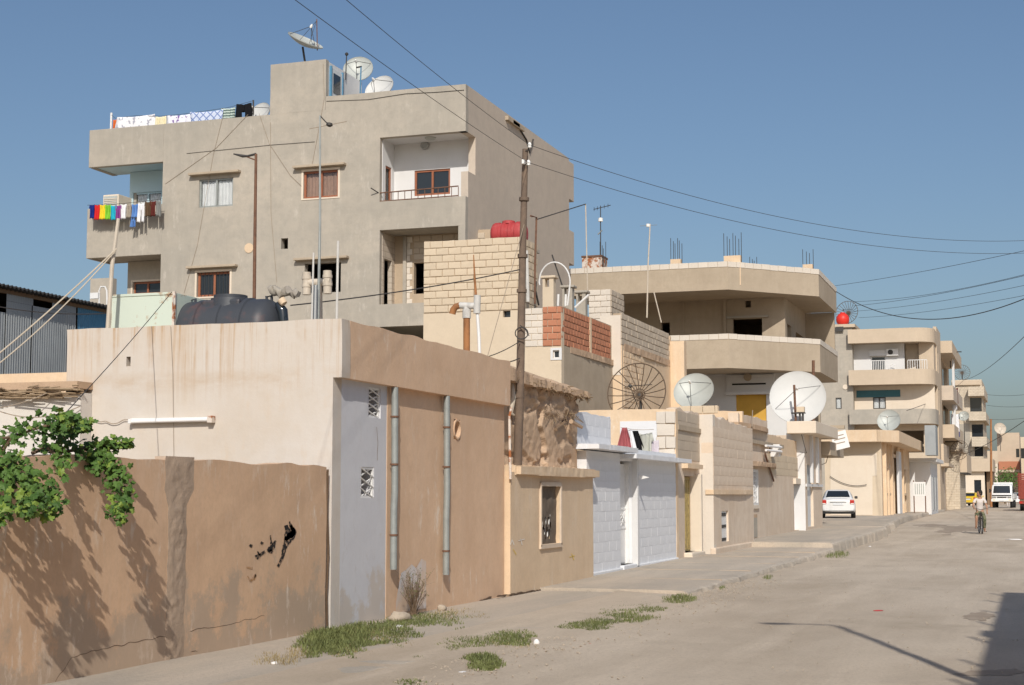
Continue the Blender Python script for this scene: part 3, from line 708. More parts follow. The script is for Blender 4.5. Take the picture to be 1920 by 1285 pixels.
# ============================================================ mud house
MXf = -8.0
mh = thing('mud_house', 'crumbling mud brick house with straw roof edge and torn window net', 'house', (MXf, 24, 0))
wm = RX(MXf, 1013, 912, 1049, 1020)
lw = facade('lower_wall', 'x', MXf, CE + .03, 28.62, -.1, 2.02, .3, [wm], 'tan', mh, sub=.15, jit=.014)
MB().box(-11, MXf - .3, CE + .03, CE + .28, -.1, 2.0).obj('party_wall', 'tan', mh)
rough_panel('ledge', MXf, CE + .25, 28.75, 1.97, 2.13, .012, 'tan', mh, off=.11, s=.05, thick=.4)
MB().box(-9, MXf + .1, CE + .28, 28.74, 1.985, 2.11).obj('ledge_top', 'tan', mh)
def sstep(a, b, v): t = max(0, min(1, (v - a) / (b - a))); return t * t * (3 - 2 * t)
def mud_relief(y, z):
    d = .012 * nz(y * .5, z, 4, 1.2) + .010 * nz(y * .4, z, 9, 6) + .006 * nz(y * .5, z, 3, 17)
    d -= .045 * sstep(.16, .22, nz(y * .38, z, 8, 3.1) + .15 * nz(y * .4, z, 2, 11))                        # fallen plaster
    d -= .09 * sstep(1, .7, abs(y - 25.95 - .22 * nz(z, 1, 1, 2.4) - .1 * nz(z, 1, 1, 9)) / (.16 + .12 * nz(z, 3, 3, 5)))   # washed-out rut
    d += .035 * sstep(.0, .15, nz(y * .3, z * 1.5, 5, 5)) * sstep(3.0, 3.08, z)            # lumps under the eave
    d += .03 * sstep(2.22, 2.16, z + .12 * nz(y * .5, 2, 2, 6))                            # crumbled foot
    return d
def mudwall(z): return CE + .02 + .05 * nz(z, 1, 1, 2), 28.5 + .06 * nz(z, 2, 2, 2)
b = rough_panel('upper_wall', -8.30, CE + .03, 28.5, 2.08, 3.52, .012, 'mud', mh, off=.13, s=.03, wfn=mudwall, thick=.4, extra=mud_relief)
MB().box(-11, -8.35, 28.1, 28.5, 2, 3.5).obj('party_wall', 'mud', mh)
MB().box(-11, -8.6, CE + .02, CE + .3, 2.02, 3.6).obj('party_wall', 'mud', mh)
# fallen lumps, ruts and a stub beam in the mud face
rr = random.Random(11); b = MB()
for i in range(0, 240, 3):
    y = rr.gauss(26.1, .18) if i % 3 else rr.uniform(23.9, 28.3); z = rr.uniform(2.15, 3.3) if i % 3 else 2.12 + rr.random() * .1
    s = rr.uniform(.012, .035); b.lathe([(0, -s), (s * .8, -s * .4), (s, .1 * s), (s * .6, s * .7), (0, s)], ((-8.17 if z < 2.25 else -8.2) + rr.uniform(-.03, .03), y, z if i % 3 else 2.13), (rr.random(), rr.random(), rr.random() + .2), 6)
b.sm = False
tag(b.obj('mud_lumps', 'mud', mh), kind='stuff')
MB().tube([(-8.12, 26.6, 2.82), (-8.18, 27.4, 2.98)], [.03, .05], 6).obj('beam_stub', 'wood', mh)
MB().tube([(-8.1, 27.5, 3.0), (-8.13, 28.3, 2.93)], [.045, .035], 6).obj('beam_stub', 'mud', mh)
def roofz(x, y): return 3.62 + .24 * max(0, min(1, (-8.12 - x) / .7)) + .12 * (1 - min(1, max(0, (y - 23.8) / 4.6))) + .05 * nz(x, y, 0, 1.3) + .03 * nz(x, y, 0, 5)
xs, ys = rng(-11, -8.04, .12), rng(CE - .02, 28.62, .1); b = MB(); nx = len(xs); top, bot = [], []
for y in ys:
    e = .10 * nz(0, y, 5, 2.2) + .05 * nz(0, y, 5, 7)
    for x in xs:
        xx = x + e * max(0, (x + 9) / 1.0); top.append((xx, y, roofz(x, y) - .10 * max(0, (x + 8.4)) )); bot.append((xx, y, 3.50 + .03 * nz(x, y, 3, 4)))
k = len(top)
fs = [(j * nx + i, j * nx + i + 1, (j + 1) * nx + i + 1, (j + 1) * nx + i) for j in range(len(ys) - 1) for i in range(nx - 1)]
fs += [tuple(v + k for v in f[::-1]) for f in fs]
for j in range(len(ys) - 1): fs.append((j * nx + nx - 1, k + j * nx + nx - 1, k + (j + 1) * nx + nx - 1, (j + 1) * nx + nx - 1))
for i in range(nx - 1): fs += [(i, i + 1, k + i + 1, k + i), ((len(ys) - 1) * nx + i, (len(ys) - 1) * nx + i + 1, k + (len(ys) - 1) * nx + i + 1, k + (len(ys) - 1) * nx + i)]
ro = b.add(top + bot, fs).obj('roof', 'mud', mh)
b = MB()
for i in range(420):
    y = rr.uniform(CE, 28.6); x = -8.06 + .08 * nz(0, y, 5, 2.2) + rr.uniform(-.12, .02); z = 3.55 + rr.uniform(-.09, .05) + .1 * (1 - min(1, max(0, (y - 23.8) / 4.6)))
    dy = rr.uniform(-.16, .16); b.tube([(x, y, z), (x + rr.uniform(-.05, .07), y + dy, z + rr.uniform(-.10, .03))], rr.uniform(.004, .011), 4)
b.sm = False
tag(b.obj('straw', 'straw', ro), kind='stuff')
b = MB()
for i in range(26):      # brushwood hanging out of the wall below the eave
    y = rr.gauss(26.3, .25) if i % 2 else rr.gauss(27.6, .35); z = rr.gauss(3.14, .06)
    b.tube([(-8.2, y, z), (-8.12 + rr.uniform(-.03, .03), y + rr.uniform(-.2, .2), z + rr.uniform(-.2, .02)), (-8.14, y + rr.uniform(-.3, .3), z + rr.uniform(-.12, .1))], rr.uniform(.003, .008), 4)
b.sm = False
tag(b.obj('brushwood', 'straw', mh), kind='stuff')
# torn net window
wn = MB()
for q in ((wm[0] - .05, wm[0], wm[2] - .03, wm[3] + .05), (wm[1], wm[1] + .06, wm[2] - .03, wm[3] + .05), (wm[0], wm[1], wm[3], wm[3] + .07), (wm[0] - .06, wm[1] + .07, wm[2] - .07, wm[2])):
    wbox(wn, 'x', MXf, q[0], q[1], -.035, .0, q[2], q[3])
wno = wn.obj('window', 'tan_grey', mh)
k = 24; b = MB(); vs = []; 
for j in range(k + 1):
    for i in range(k + 1):
        y = wm[0] + (wm[1] - wm[0]) * i / k; z = wm[2] + (wm[3] - wm[2]) * j / k; vs.append((MXf - .06 + .03 * nz(y, z, 1, 5), y, z))
fs = [(j * (k + 1) + i, j * (k + 1) + i + 1, (j + 1) * (k + 1) + i + 1, (j + 1) * (k + 1) + i) for j in range(k) for i in range(k)
      if not ((i > 3 and i < 17 and j < 11 and j > 1) and (i + j * .55 + 2 * nz(i, j, 1, .4)) % 4.6 < 2.3)]
b.add(vs, fs); b.sm = True
b.obj('torn_net', 'net', wno)
for i in range(1, 6):
    y = wm[0] + (wm[1] - wm[0]) * i / 6; MB().tube([(MXf - .1, y - .08, wm[2]), (MXf - .085, y + .06, wm[2] + .5)], .012, 6).obj('bar', 'white_metal', wno)
wbox(MB(), 'x', MXf, wm[0] - .05, wm[1] + .05, .25, .29, wm[2] - .05, wm[3] + .05).obj('shutter', 'wood', wno)
MB().tube([(MXf + .02, CE + .01, 3.05), (MXf + .0, CE - .02, 2.9), (MXf + .02, CE - .03, 1.9)], .022, 8).obj('loose_pipe', 'rust_white', mh)
# broken foot of the walls
for (p, q) in (((900, 1132), (932, 1119)), ((932, 1119), (1005, 1108)), ((1005, 1108), (1068, 1100))):
    crack(lw if p[0] > 920 else bw2, MXf + .02 if p[0] > 920 else CX + .03, [yz(*p, MXf), yz(*q, MXf)], .03, 'crack_mat')

for pts, mt in (([(957, 1022), (960, 1012), (964, 1022)], 'chalk'), ([(976, 1010), (979, 1022)], 'chalk'), ([(972, 1014), (984, 1011)], 'chalk'), ([(1068, 1045), (1078, 1042)], 'chalk_yellow'), ([(1072, 1038), (1076, 1050)], 'chalk_yellow'), ([(962, 1030), (968, 1040)], 'chalk_yellow')):
    paint('chalk_mark', lw, mt, pts, [.8] * len(pts), X=MXf, off=.006)
crack(bw_, CX + .004, [yz(706, 800), yz(708, 830), yz(707, 870)], .006, 'crack_mat')
crack(bw_, CX + .004, [yz(616, 880), yz(614, 960), yz(617, 1040), yz(613, 1120), yz(615, 1180)], .02, 'crack_mat')
MB().tube([(CX + .16, CY + .4, 0)] * 2, .001, 3) if False else None
# ============================================================ whitewashed block house
WX, WY0, WY1 = -8.1, 28.62, 36.42
wh = thing('whitewashed_house', 'low whitewashed block house with thin ledge over its white door', 'house', (WX, WY0, 0))
dr = RX(WX, 1166, 880, 1190, 1062); dr = (dr[0], dr[1], .2, 2.36)
ww = facade('street_wall', 'x', WX - .03, WY0, WY1, -.1, 2.50, .25, [dr], 'whitewash', wh, sub=.2, jit=.01)
blocks(ww, 'x', WX - .03, WY0, dr[0] - .05, .12, 2.32, .55, .2, 'whitewash', depth=.005, gap=.005)
blocks(ww, 'x', WX - .03, dr[1] + .05, WY1, .12, 2.32, .62, .2, 'whitewash', depth=.005, gap=.005)
MB().box(WX - .03, WX + .03, WY0, dr[0] - .04, -.05, .16).obj('plinth', 'whitewash', wh, bevel=.02)
MB().box(WX - .03, WX + .03, dr[1] + .04, WY1, -.05, .17).obj('plinth', 'whitewash', wh, bevel=.02)
# ledges
def ledge(y0, y1, z, pr, mat, parent, h=.1, X=WX, name='ledge'):
    return rough_panel(name, X, y0, y1, z, z + h, .008, mat, parent, off=pr, s=.05, thick=.35), MB().box(X - .3, X + pr - .006, y0 + .01, y1 - .01, z + .004, z + h - .006).obj(name + '_core', mat, parent)
ledge(WY0 - .25, 31.45, 2.52, .30, 'whitewash', wh); ledge(31.2, WY1 + .25, 2.40, .32, 'whitewash', wh)
MB().box(WX - .26, WX - .02, 31.4, WY1, 2.5, 2.62).obj('kerb', 'whitewash', wh)
uw = facade('upper_wall', 'x', WX - .25, WY0 - .1, 31.25, 2.6, 3.26, .2, [], 'whitewash', wh, sub=.15, jit=.012, ejit=.05)
blocks(uw, 'x', WX - .25, WY0 - .05, 31.25, 2.62, 3.22, .5, .2, 'whitewash', depth=.005, gap=.005)
MB().box(WX - 3.4, WX - .28, WY0, WY1, 2.35, 2.46).obj('roof', 'concrete', wh)
MB().box(WX - 3.4, WX - .28, WY0 + .02, WY0 + .2, 2.1, 3.2).obj('party_wall', 'whitewash', wh)
# cross wall closing the terrace, lit head-on
CWY = 36.45
zc = on(1180, 768, y=CWY).z
xl_, xr_ = on(1105, 770, y=CWY).x, WX - .02
cw = facade('terrace_wall', 'y', CWY, xl_ - .6, xr_, 0, zc, .22, [], 'tan', wh, sub=.25, jit=.014, ejit=.03)
r_ = RY(CWY, 1163, 790, 1232, 856)
MB().box(r_[0], r_[1], CWY - .02, CWY + .01, 2.4, r_[3]).obj('painted_panel', 'whitewash', cw)
r2 = RY(CWY, 1231, 782, 1262, 856)
blocks(cw, 'y', CWY, r2[0], xr_, 2.45, 3.65, .46, .3, 'block_pale', depth=.05, gap=.02, rough=2)
# door in the recess
do = MB(); wbox(do, 'x', WX, dr[0] + .03, dr[1] - .03, .2, .24, .22, 2.3)
dob = do.obj('door', 'white_metal', wh)
for a in (dr[0], dr[1] - .035): wbox(MB(), 'x', WX, a, a + .035, .12, .235, .2, 2.34).obj('door_frame', 'white_metal', wh)
ym = (dr[0] + dr[1]) / 2
wbox(MB(), 'x', WX, ym - .012, ym + .012, .18, .2, .25, 2.28).obj('stile', 'white_metal', dob)
for z in (.95, 1.35, 2.05): wbox(MB(), 'x', WX, dr[0] + .04, dr[1] - .04, .185, .2, z - .015, z + .015).obj('rail', 'white_metal', dob)
for s in (-1, 1):
    for j in range(4): MB().tube([(WX - .175, ym + s * .05, 1.0 + j * .08), (WX - .175, ym + s * .4, 1.06 + ((j + 1) % 2) * .25)], .012, 5).obj('ornament', 'white_metal', dob)
MB().box(WX - .2, WX + .05, dr[0] - .02, dr[1] + .05, -.05, .2).obj('step', 'whitewash', wh, bevel=.02)
# pilaster beside the door, lit head on, with a small bracket
MB().box(WX - .06, WX + .07, dr[1] - .006, dr[1] + .14, .15, 2.4).obj('door_post', 'white_paint', wh, bevel=.01)
MB().add([(WX, dr[1] + .1, 1.95), (WX + .3, dr[1] + .1, 2.02), (WX, dr[1] + .1, 2.1), (WX, dr[1] + .16, 1.95), (WX + .3, dr[1] + .16, 2.02), (WX, dr[1] + .16, 2.1)],
         [(0, 1, 2), (3, 5, 4), (0, 3, 4, 1), (1, 4, 5, 2), (2, 5, 3, 0)]).obj('bracket', 'white_metal', wh)

# ============================================================ clothes (shared shape)
def garment(kind, w_, h_, mat, ax='y', rr=None, seed=0):
    """hanging cloth: shirt, sheet or trousers outline with folds; local origin at the line, hanging down"""
    rr = random.Random(seed); nx, ny = 10, 10; vs, fs = [], []
    for j in range(ny + 1):
        t = j / ny
        for i in range(nx + 1):
            s = i / nx * 2 - 1
            if kind == 'shirt': half = w_ / 2 * (1.0 if t > .28 else 1.12 - .1 * t)
            elif kind == 'trousers': half = w_ / 2 * (.8 + .2 * t)
            elif kind == 'drape': half = w_ / 2 * (.22 + .78 * min(1, t * 1.5))
            else: half = w_ / 2 * (1 - .06 * math.sin(t * 3 + seed))
            x = s * half; z = -t * h_
            if kind == 'sheet': z -= .05 * h_ * (1 - s * s) * (1 - t) + .04 * h_ * math.sin(seed + s * 2) * t
            if kind == 'drape': z -= .12 * h_ * s * s * t
            if kind in ('shirt', 'trousers') and j == 0: z -= .06 * h_ * (1 - abs(s)) ** 1
            if j == ny: z -= .03 * h_ * math.sin(s * 5 + seed)
            y = .03 * math.sin(s * 6 + seed + t * 2) * (.3 + t) + .018 * math.sin(s * 13 + seed * 2 + t)
            vs.append((x, y, z))
    for j in range(ny):
        for i in range(nx):
            if kind == 'trousers' and j > 3 and i in (4, 5) and j > 3: continue
            fs.append((j * (nx + 1) + i, j * (nx + 1) + i + 1, (j + 1) * (nx + 1) + i + 1, (j + 1) * (nx + 1) + i))
    if kind == 'shirt':      # two short sleeves
        for s in (-1, 1):
            k = len(vs); x0 = s * w_ / 2 * 1.1
            vs += [(x0, 0, -.01), (x0 + s * .11 * w_, .01, -.26 * h_), (x0 - s * .10 * w_, .015, -.30 * h_), (x0 - s * .12 * w_, 0, -.05 * h_)]
            fs.append((k, k + 1, k + 2, k + 3))
    b = MB().add(vs, fs); b.sm = True
    return b
def hang(name, label, cat, kind, w_, h_, mat, loc, rz=0, group=None, seed=0):
    o = garment(kind, w_, h_, mat, seed=seed).obj(name, mat)
    md = o.modifiers.new('thick', 'SOLIDIFY'); md.thickness = .012; md.offset = 0
    o.location = loc; o.rotation_euler = (0, 0, rz)
    return tag(o, label, cat, group)
for nm, c in (('c_rose', (.40, .12, .13)), ('c_white', (.78, .78, .80)), ('c_black', (.012, .012, .014)), ('c_greygreen', (.50, .50, .44)), ('c_lilac', (.60, .54, .58)),
              ('c_navy', (.02, .035, .22)), ('c_red', (.62, .03, .03)), ('c_yellow', (.80, .62, .04)), ('c_green', (.22, .55, .05)), ('c_cyan', (.03, .45, .58)), ('c_purple', (.25, .06, .25)),
              ('c_blue', (.12, .25, .55)), ('c_taupe', (.36, .31, .25)), ('c_brown', (.12, .075, .045)), ('c_maroon', (.12, .03, .025)), ('c_grey', (.22, .22, .21)), ('c_orange', (.65, .16, .04)), ('c_cream', (.80, .72, .48))):
    cloth(nm, c)
cloth('c_flower', (.80, .80, .82), (.40, .40, .46), 'spot'); cloth('c_print', (.78, .78, .84), (.22, .13, .35), 'spot'); cloth('c_lattice', (.60, .66, .80), (.20, .27, .50), 'lattice'); cloth('c_stripe', (.10, .15, .14), (.50, .58, .52), 'stripe')
gl_ = 'clothes on the white terrace'
for i, (nm, lb, cat, kd, a, b_, mt, px, py) in enumerate((('towel', 'dusty rose cloth hanging on the white terrace', 'cloth', 'drape', .46, .85, 'c_rose', 1171, 802), ('shirt', 'pale shirt between rose cloth and black garment on terrace', 'shirt', 'drape', .42, .8, 'c_white', 1181, 806),
        ('dress', 'black garment hanging on the white terrace', 'dress', 'drape', .55, .82, 'c_black', 1191, 808), ('trousers', 'grey green cloth beside the black garment on terrace', 'trousers', 'shirt', .40, .78, 'c_greygreen', 1206, 811), ('towel', 'lilac towel rightmost on the white terrace line', 'towel', 'sheet', .36, .6, 'c_lilac', 1220, 825))):
    hang(nm, lb, cat, kd, a, b_, mt, on(px, py, y=34.9 + .05 * i), R((14, -18, 10, -8, 12)[i]), gl_, i)
cable('clothes_line', 'short clothes line on the white terrace', on(1164, 802, y=34.9), on(1226, 815, y=34.9) + Vector((0, 0, .12)), .03, .006, 'wire_light')

# ============================================================ beige house with gold door
HA0, HA1 = 36.45, 45.3
ha = thing('beige_house', 'beige block house with narrow gold door and small white window', 'house', (-8.1, HA0, 0))
yd = on(1316, 900, x=-8.1).y
d1 = RX(-8.15, 1284, 893, 1303, 1038); d1 = (d1[0], d1[1], .24, d1[3])
wa = facade('street_wall', 'x', -8.15, HA0 + .23, yd, -.1, 3.72, .25, [d1], 'tan_grey', ha, sub=.12, jit=.02, ejit=.07)
blocks(wa, 'x', -8.15, HA0 + .25, yd - .02, 2.5, 3.68, .55, .24, 'block_grey', depth=.007, gap=.006)
PX = -7.80
wb = facade('street_wall', 'x', PX, yd, HA1, -.1, 3.68, .3, [RX(PX, 1353, 958, 1366, 1016)], 'tan_grey', ha, sub=.2, jit=.014, ejit=.06, top=lambda a: -.10 * (a - yd) / 5 + .05 * nz(a, 0, 0, 2))
facade('projecting_end', 'y', yd - .012, -8.15, PX - .002, -.1, 3.7, .28, [], 'block_pale', ha, sub=.15, jit=.012, ejit=.02)
blocks(wb, 'x', PX, yd + .02, HA1 - .05, 1.9, 3.4, .62, .25, 'tan_grey', depth=.005, gap=.006)
rough_panel('ledge', PX, yd - .05, HA1 - .1, 1.66, 1.78, .012, 'tan', ha, off=.08, s=.06, thick=.2)
rough_panel('bulge', PX, yd - .01, HA1 - .12, -.05, 1.66, .006, 'tan_grey', ha, off=.045, s=.1, thick=.1, wfn=lambda z: (yd - .01, HA1 - .12)) if False else None
MB().box(PX - .1, PX + .05, yd - .03, HA1 - .1, -.05, .3).obj('plinth', 'tan_grey', ha, bevel=.03)
wr = RX(PX, 1353, 958, 1366, 1016)
MB().box(PX - .07, PX - .05, wr[0], wr[1], wr[2], wr[3]).obj('shutter', 'white_metal', ha)
for z in (wr[2] + .06, (wr[2] + wr[3]) / 2, wr[3] - .1): MB().box(PX - .05, PX - .035, wr[0] + .15, wr[1] - .15, z - .04, z + .04).obj('shutter_slat', 'dark_steel', ha)
gd = MB(); wbox(gd, 'x', -8.15, d1[0] + .02, d1[1] - .02, .12, .16, .26, d1[3] - .02)
gdo = gd.obj('door', 'gold_door', ha)
for i in range(1, 6):
    y = d1[0] + (d1[1] - d1[0]) * i / 6; MB().box(-8.27, -8.255, y - .02, y + .02, .3, d1[3] - .1).obj('slat', 'gold_door', gdo)
MB().box(-8.26, -7.98, d1[1] - .006, d1[1] + .16, .2, d1[3] + .05).obj('door_post', 'cream', ha, bevel=.01)
ledge(d1[0] - .3, d1[1] + .35, d1[3] + .18, .16, 'tan', ha, h=.12, X=-8.15, name='lintel')
MB().box(-8.4, -7.95, d1[0] - .1, d1[1] + .3, -.05, .24).obj('step', 'cream', ha, bevel=.03)
MB().box(-12.0, -8.1, HA0 + .23, HA1 + 8, 3.22, 3.34).obj('roof', 'concrete_tan', ha)
# low parapet of loose blocks behind, facing the viewer
pb = facade('rear_parapet', 'y', 45.6, on(1240, 780, y=45.6).x, on(1392, 780, y=45.6).x, 3.2, on(1300, 772, y=45.6).z, .2, [], 'tan', ha, sub=.3, jit=.012, ejit=.04)
r_ = RY(45.6, 1272, 762, 1346, 776)
blocks(pb, 'y', 45.7, r_[0], r_[1], r_[2], r_[3] + .02, .37, .21, 'block', depth=.12)
MB().box(r_[0], r_[1], 45.7, 45.8, r_[2] - .05, r_[3]).obj('parapet_core', 'block', ha)

# ============================================================ long beige house with grille window
HB1 = 61.9
hb = thing('patched_house', 'patched plaster house with tall white window grille and mud canopy', 'house', (-8.15, HA1, 0))
BX = -8.2
wg = RX(BX, 1399, 880, 1421, 948); dB = RX(BX, 1489, 908, 1503, 1001); dB = (dB[0], dB[1], .38, dB[3])
dC = RX(BX + .25, 1514, 872, 1525, 988)
wq = facade('street_wall', 'x', BX, HA1 + .02, 57.2, -.1, 3.0, .3, [wg, dB], 'tan_grey', hb, sub=.25, jit=.016)
uq = facade('upper_wall', 'x', BX - .02, HA1 + .02, on(1440, 800, x=BX).y, 3.0, 4.05, .3, [], 'tan_grey', hb, sub=.25, jit=.014, ejit=.05)
facade('upper_wall', 'x', BX - .03, on(1440, 800, x=BX).y, 57.2, 3.0, 3.62, .3, [RX(BX, 1449, 791, 1482, 803)], 'tan', hb, sub=.25, jit=.02, ejit=.06)
blocks(wq, 'x', BX, on(1440, 880, x=BX).y, 57.1, 2.3, 3.0, .6, .23, 'block', depth=.008, gap=.006)
rough_panel('ledge', BX, HA1 - .2, on(1439, 805, x=BX).y, 3.64, 3.78, .02, 'mud', hb, off=.18, s=.07, thick=.25)
rough_panel('mud_canopy', BX, on(1389, 878, x=BX).y, on(1453, 878, x=BX).y, 2.52, 2.66, .03, 'mud', hb, off=.28, s=.07, thick=.3)
fo = MB()
for q in ((wg[0], wg[0] + .1, wg[2], wg[3]), (wg[1] - .1, wg[1], wg[2], wg[3]), (wg[0] + .1, wg[1] - .1, wg[2], wg[2] + .08), (wg[0] + .1, wg[1] - .1, wg[3] - .08, wg[3])): wbox(fo, 'x', BX, q[0], q[1], -.02, .05, q[2], q[3])
fo = fo.obj('window_grille', 'white_metal', hb)
for i in range(1, 8):
    y = wg[0] + (wg[1] - wg[0]) * i / 8; MB().tube([(BX, y, wg[2] + .08), (BX, y, wg[3] - .08)], .016, 5).obj('bar', 'white_metal', fo)
for j in range(1, 7):
    z = wg[2] + (wg[3] - wg[2]) * j / 7
    for i in range(7):
        y = wg[0] + (wg[1] - wg[0]) * (i + .6) / 8; MB().tube([(BX + .005, y - .1, z - .05), (BX + .005, y + .1, z + .05 * (1 if (i + j) % 2 else -1))], .013, 4).obj('scroll', 'white_metal', fo)
wbox(MB(), 'x', BX, wg[0], wg[1], .12, .15, wg[2], wg[3]).obj('shutter', 'curtain_white', fo)
wbox(MB(), 'x', BX, wg[0] - .05, wg[1] + .05, -.05, .1, wg[2] - .1, wg[2] + .004).obj('sill', 'cream', fo)
for a, z0_, z1_, mt in ((1399, .45, 1.05, 'concrete'), (1400, 1.05, 1.15, 'mud')):
    y0_, y1_ = on(1399, 990, x=BX).y, on(1419, 990, x=BX).y
    MB().box(BX, BX + .02, y0_, y1_, z0_ - .1, z1_ - .1).obj('patch', mt, hb)
for dd, nm in ((dB, 'white_metal'),):
    o = wbox(MB(), 'x', BX, dd[0], dd[1], .2, .24, dd[2], dd[3]).obj('door', nm, hb)
    for z in (.9, 1.4): wbox(MB(), 'x', BX, dd[0] + .2, dd[1] - .2, .185, .2, z, z + .25).obj('door_panel', 'curtain_white', o)
wbox(MB(), 'x', BX, dB[1] - .006, dB[1] + .2, -.12, .1, .3, dB[3]).obj('door_post', 'white_paint', hb)
wbox(MB(), 'x', BX, dB[0] - .1, dB[1] + .25, -.1, .1, dB[3], dB[3] + .2).obj('lintel', 'cream', hb)
# projecting frontage at the end with the cream balcony slab above
FX = -7.95
dC = RX(FX, 1514, 872, 1525, 988)
fr_ = facade('frontage', 'x', FX, 57.2, HB1, -.1, 3.9, .25, [dC], 'tan_grey', hb, sub=.3, jit=.012)
facade('frontage_end', 'y', 57.185, -8.6, FX - .002, -.1, 3.9, .24, [], 'white_paint', hb, sub=.3, jit=.01)
wbox(MB(), 'x', FX, dC[0], dC[1], .1, .14, dC[2], dC[3]).obj('door', 'curtain_white', hb)
for y, w_ in ((58.6, .25), (60.2, .3)): MB().box(FX, FX + .1, y, y + w_, 2.1, 3.85).obj('pilaster', 'white_paint', hb)
MB().box(FX, FX + .05, 57.3, HB1, 1.95, 2.05).obj('rail', 'white_paint', hb)
MB().box(-8.45, -7.4, 56.3, 62.9, 3.86, 4.30).obj('balcony_slab', 'cream', hb, bevel=.02)
MB().box(-8.6, -7.45, 56.9, 62.85, 3.3, 3.46).obj('lower_slab', 'concrete_tan', hb) if False else None
MB().box(-8.7, -7.6, HB1 + .1, 66.5, 3.2, 3.75).obj('side_canopy', 'concrete_tan', hb, bevel=.02)
MB().box(-12.4, -8.2, HB1 - .25, HB1, -.1, 4.0).obj('end_wall', 'tan_grey', hb)
MB().box(-12.4, BX - .3, HA1 + .1, HB1 - .26, 2.95, 3.05).obj('roof', 'concrete_tan', hb)
lf = thing('lamp_fitting', 'white double tube lamp sticking out from patched house wall', 'lamp', on(1446, 840, x=BX))
p, q = on(1436, 836, x=BX + .15), on(1450, 840, x=BX + .15)
for z in (0, -.14): MB().tube([(BX + .15, p.y, p.z + z), (BX + .35, q.y + .4, p.z + z)], .04, 8).obj('tube', 'paper', lf)
MB().box(BX, BX + .3, q.y + .3, q.y + .5, p.z - .3, p.z + .1).obj('housing', 'white_metal', lf)
MB().tube([(BX + .1, p.y + .1, p.z - .25), (BX + .05, q.y + .6, p.z - 1.1)], .03, 6).obj('strut', 'rust', lf)
sg = thing('hanging_sign', 'tilted white signboard hanging off the balcony slab corner', 'sign', on(1575, 826, y=64))
c_ = on(1575, 826, y=64.2); bd = MB().box(-.32, .32, -.03, .03, -.36, .36).obj('board', 'paper', sg, local=True, bevel=.01)
bd.rotation_euler = (0, R(-14), R(12))
for k_, (zz, ww_) in enumerate(((.2, .4), (.06, .46), (-.1, .36))):
    q = MB().box(-ww_ / 2, ww_ / 2, -.036, -.031, zz - .02, zz + .02).obj('lettering', 'wire_light', bd, local=True)

MB().tube([on(1411, 770, x=BX + .05), on(1410, 800, x=BX + .24), on(1409, 830, x=BX + .03), on(1404, 868, x=BX + .03)], .014, 5).obj('wire', 'wire_light', hb)
MB().tube([on(1503, 815, x=FX + .05), on(1512, 850, x=FX + .05), on(1500, 848, x=FX + .03)], .014, 5).obj('wire', 'wire', hb)
MB().tube([on(1557, 838, y=63.5), on(1549, 868, y=63), on(1533, 875, y=62)], .015, 5).obj('wire', 'wire_light', hb)
# ============================================================ block house with tower and brick annex
BY = 41.5
bh_ = thing('block_tower_house', 'tall beige block tower joined to a house with red brick corner', 'house', (-14, BY, 0))
xL, xT, xA = -16.68, -13.62, -12.5
win1 = RY(BY, 943, 581, 957, 595); win2 = RY(BY, 1037, 657, 1049, 672)
lo = facade('lower_wall', 'y', BY, xL, xA, 0, 6.88, .25, [win1, win2], 'beige', bh_, sub=.3, jit=.012)
tw = facade('tower_wall', 'y', BY + .02, xL, xT, 6.88, 9.0, .25, [], 'mortar', bh_, sub=.4, ejit=.03)
blocks(tw, 'y', BY + .02, xL, xT, 6.9, 9.0, .385, .2, 'block', depth=.03, skip=lambda a, z, w_: z > 8.75 and random.random() < .12)
ts = facade('tower_side', 'x', xT, BY + .27, 42.75, 6.88, 8.95, .2, [], 'mortar', bh_, sub=.4)
blocks(ts, 'x', xT, BY + .05, 42.75, 6.9, 8.95, .385, .2, 'block', depth=.025)
MB().box(xL, xT - .05, BY + .2, 43.2, 8.75, 8.85).obj('tower_roof', 'concrete', bh_)
MB().box(xL, xL + .2, BY + .27, 43.2, 5, 8.9).obj('tower_side', 'block_grey', bh_)
MB().box(xL, xT - .21, 43.0, 43.2, 5, 8.9).obj('tower_back', 'block_grey', bh_)
MB().box(xL, xA - .2, BY + .25, 48.0, 6.25, 6.35).obj('roof', 'concrete_tan', bh_)
# pale blocks and red bricks of the corner
r_ = RY(BY, 984, 578, 1018, 651)
blocks(lo, 'y', BY - .002, xT + .05, r_[1], 5.82, 6.92, .38, .185, 'block_pale', depth=.02)
blocks(lo, 'y', BY - .004, r_[1], xA, 5.82, 6.95, .285, .188, 'brick', depth=.03, gap=.02, name='brick')
MB().box(xA - .3, xA - .002, BY + .001, BY + .3, 5.8, 6.93).obj('brick_core', 'mortar', bh_)
sw = facade('side_wall', 'x', xA, BY + .25, 48.2, 0, 5.85, .25, [], 'concrete_tan', bh_, sub=.3, jit=.02)
ps = facade('side_parapet', 'x', xA - .03, BY + .25, 47.1, 5.85, 6.97, .2, [], 'mortar', bh_, sub=.4)
ym_ = on(1107, 620, x=xA).y
blocks(ps, 'x', xA - .03, BY, ym_ - .08, 5.86, 6.95, .30, .188, 'brick', depth=.03, gap=.02, name='brick')
blocks(ps, 'x', xA - .03, ym_ + .1, 46.9, 5.86, 6.95, .30, .188, 'brick', depth=.03, gap=.02, name='brick')
MB().box(xA - .1, xA + .015, ym_ - .08, ym_ + .1, 5.86, 6.95).obj('pier', 'tan', bh_)
window(bh_, 'y', BY, win1, frame='dark_steel', fw=.02, panes=1, depth=.12); window(bh_, 'y', BY, win2, frame='white_metal', fw=.03, panes=1, depth=.05, surround='white_paint')
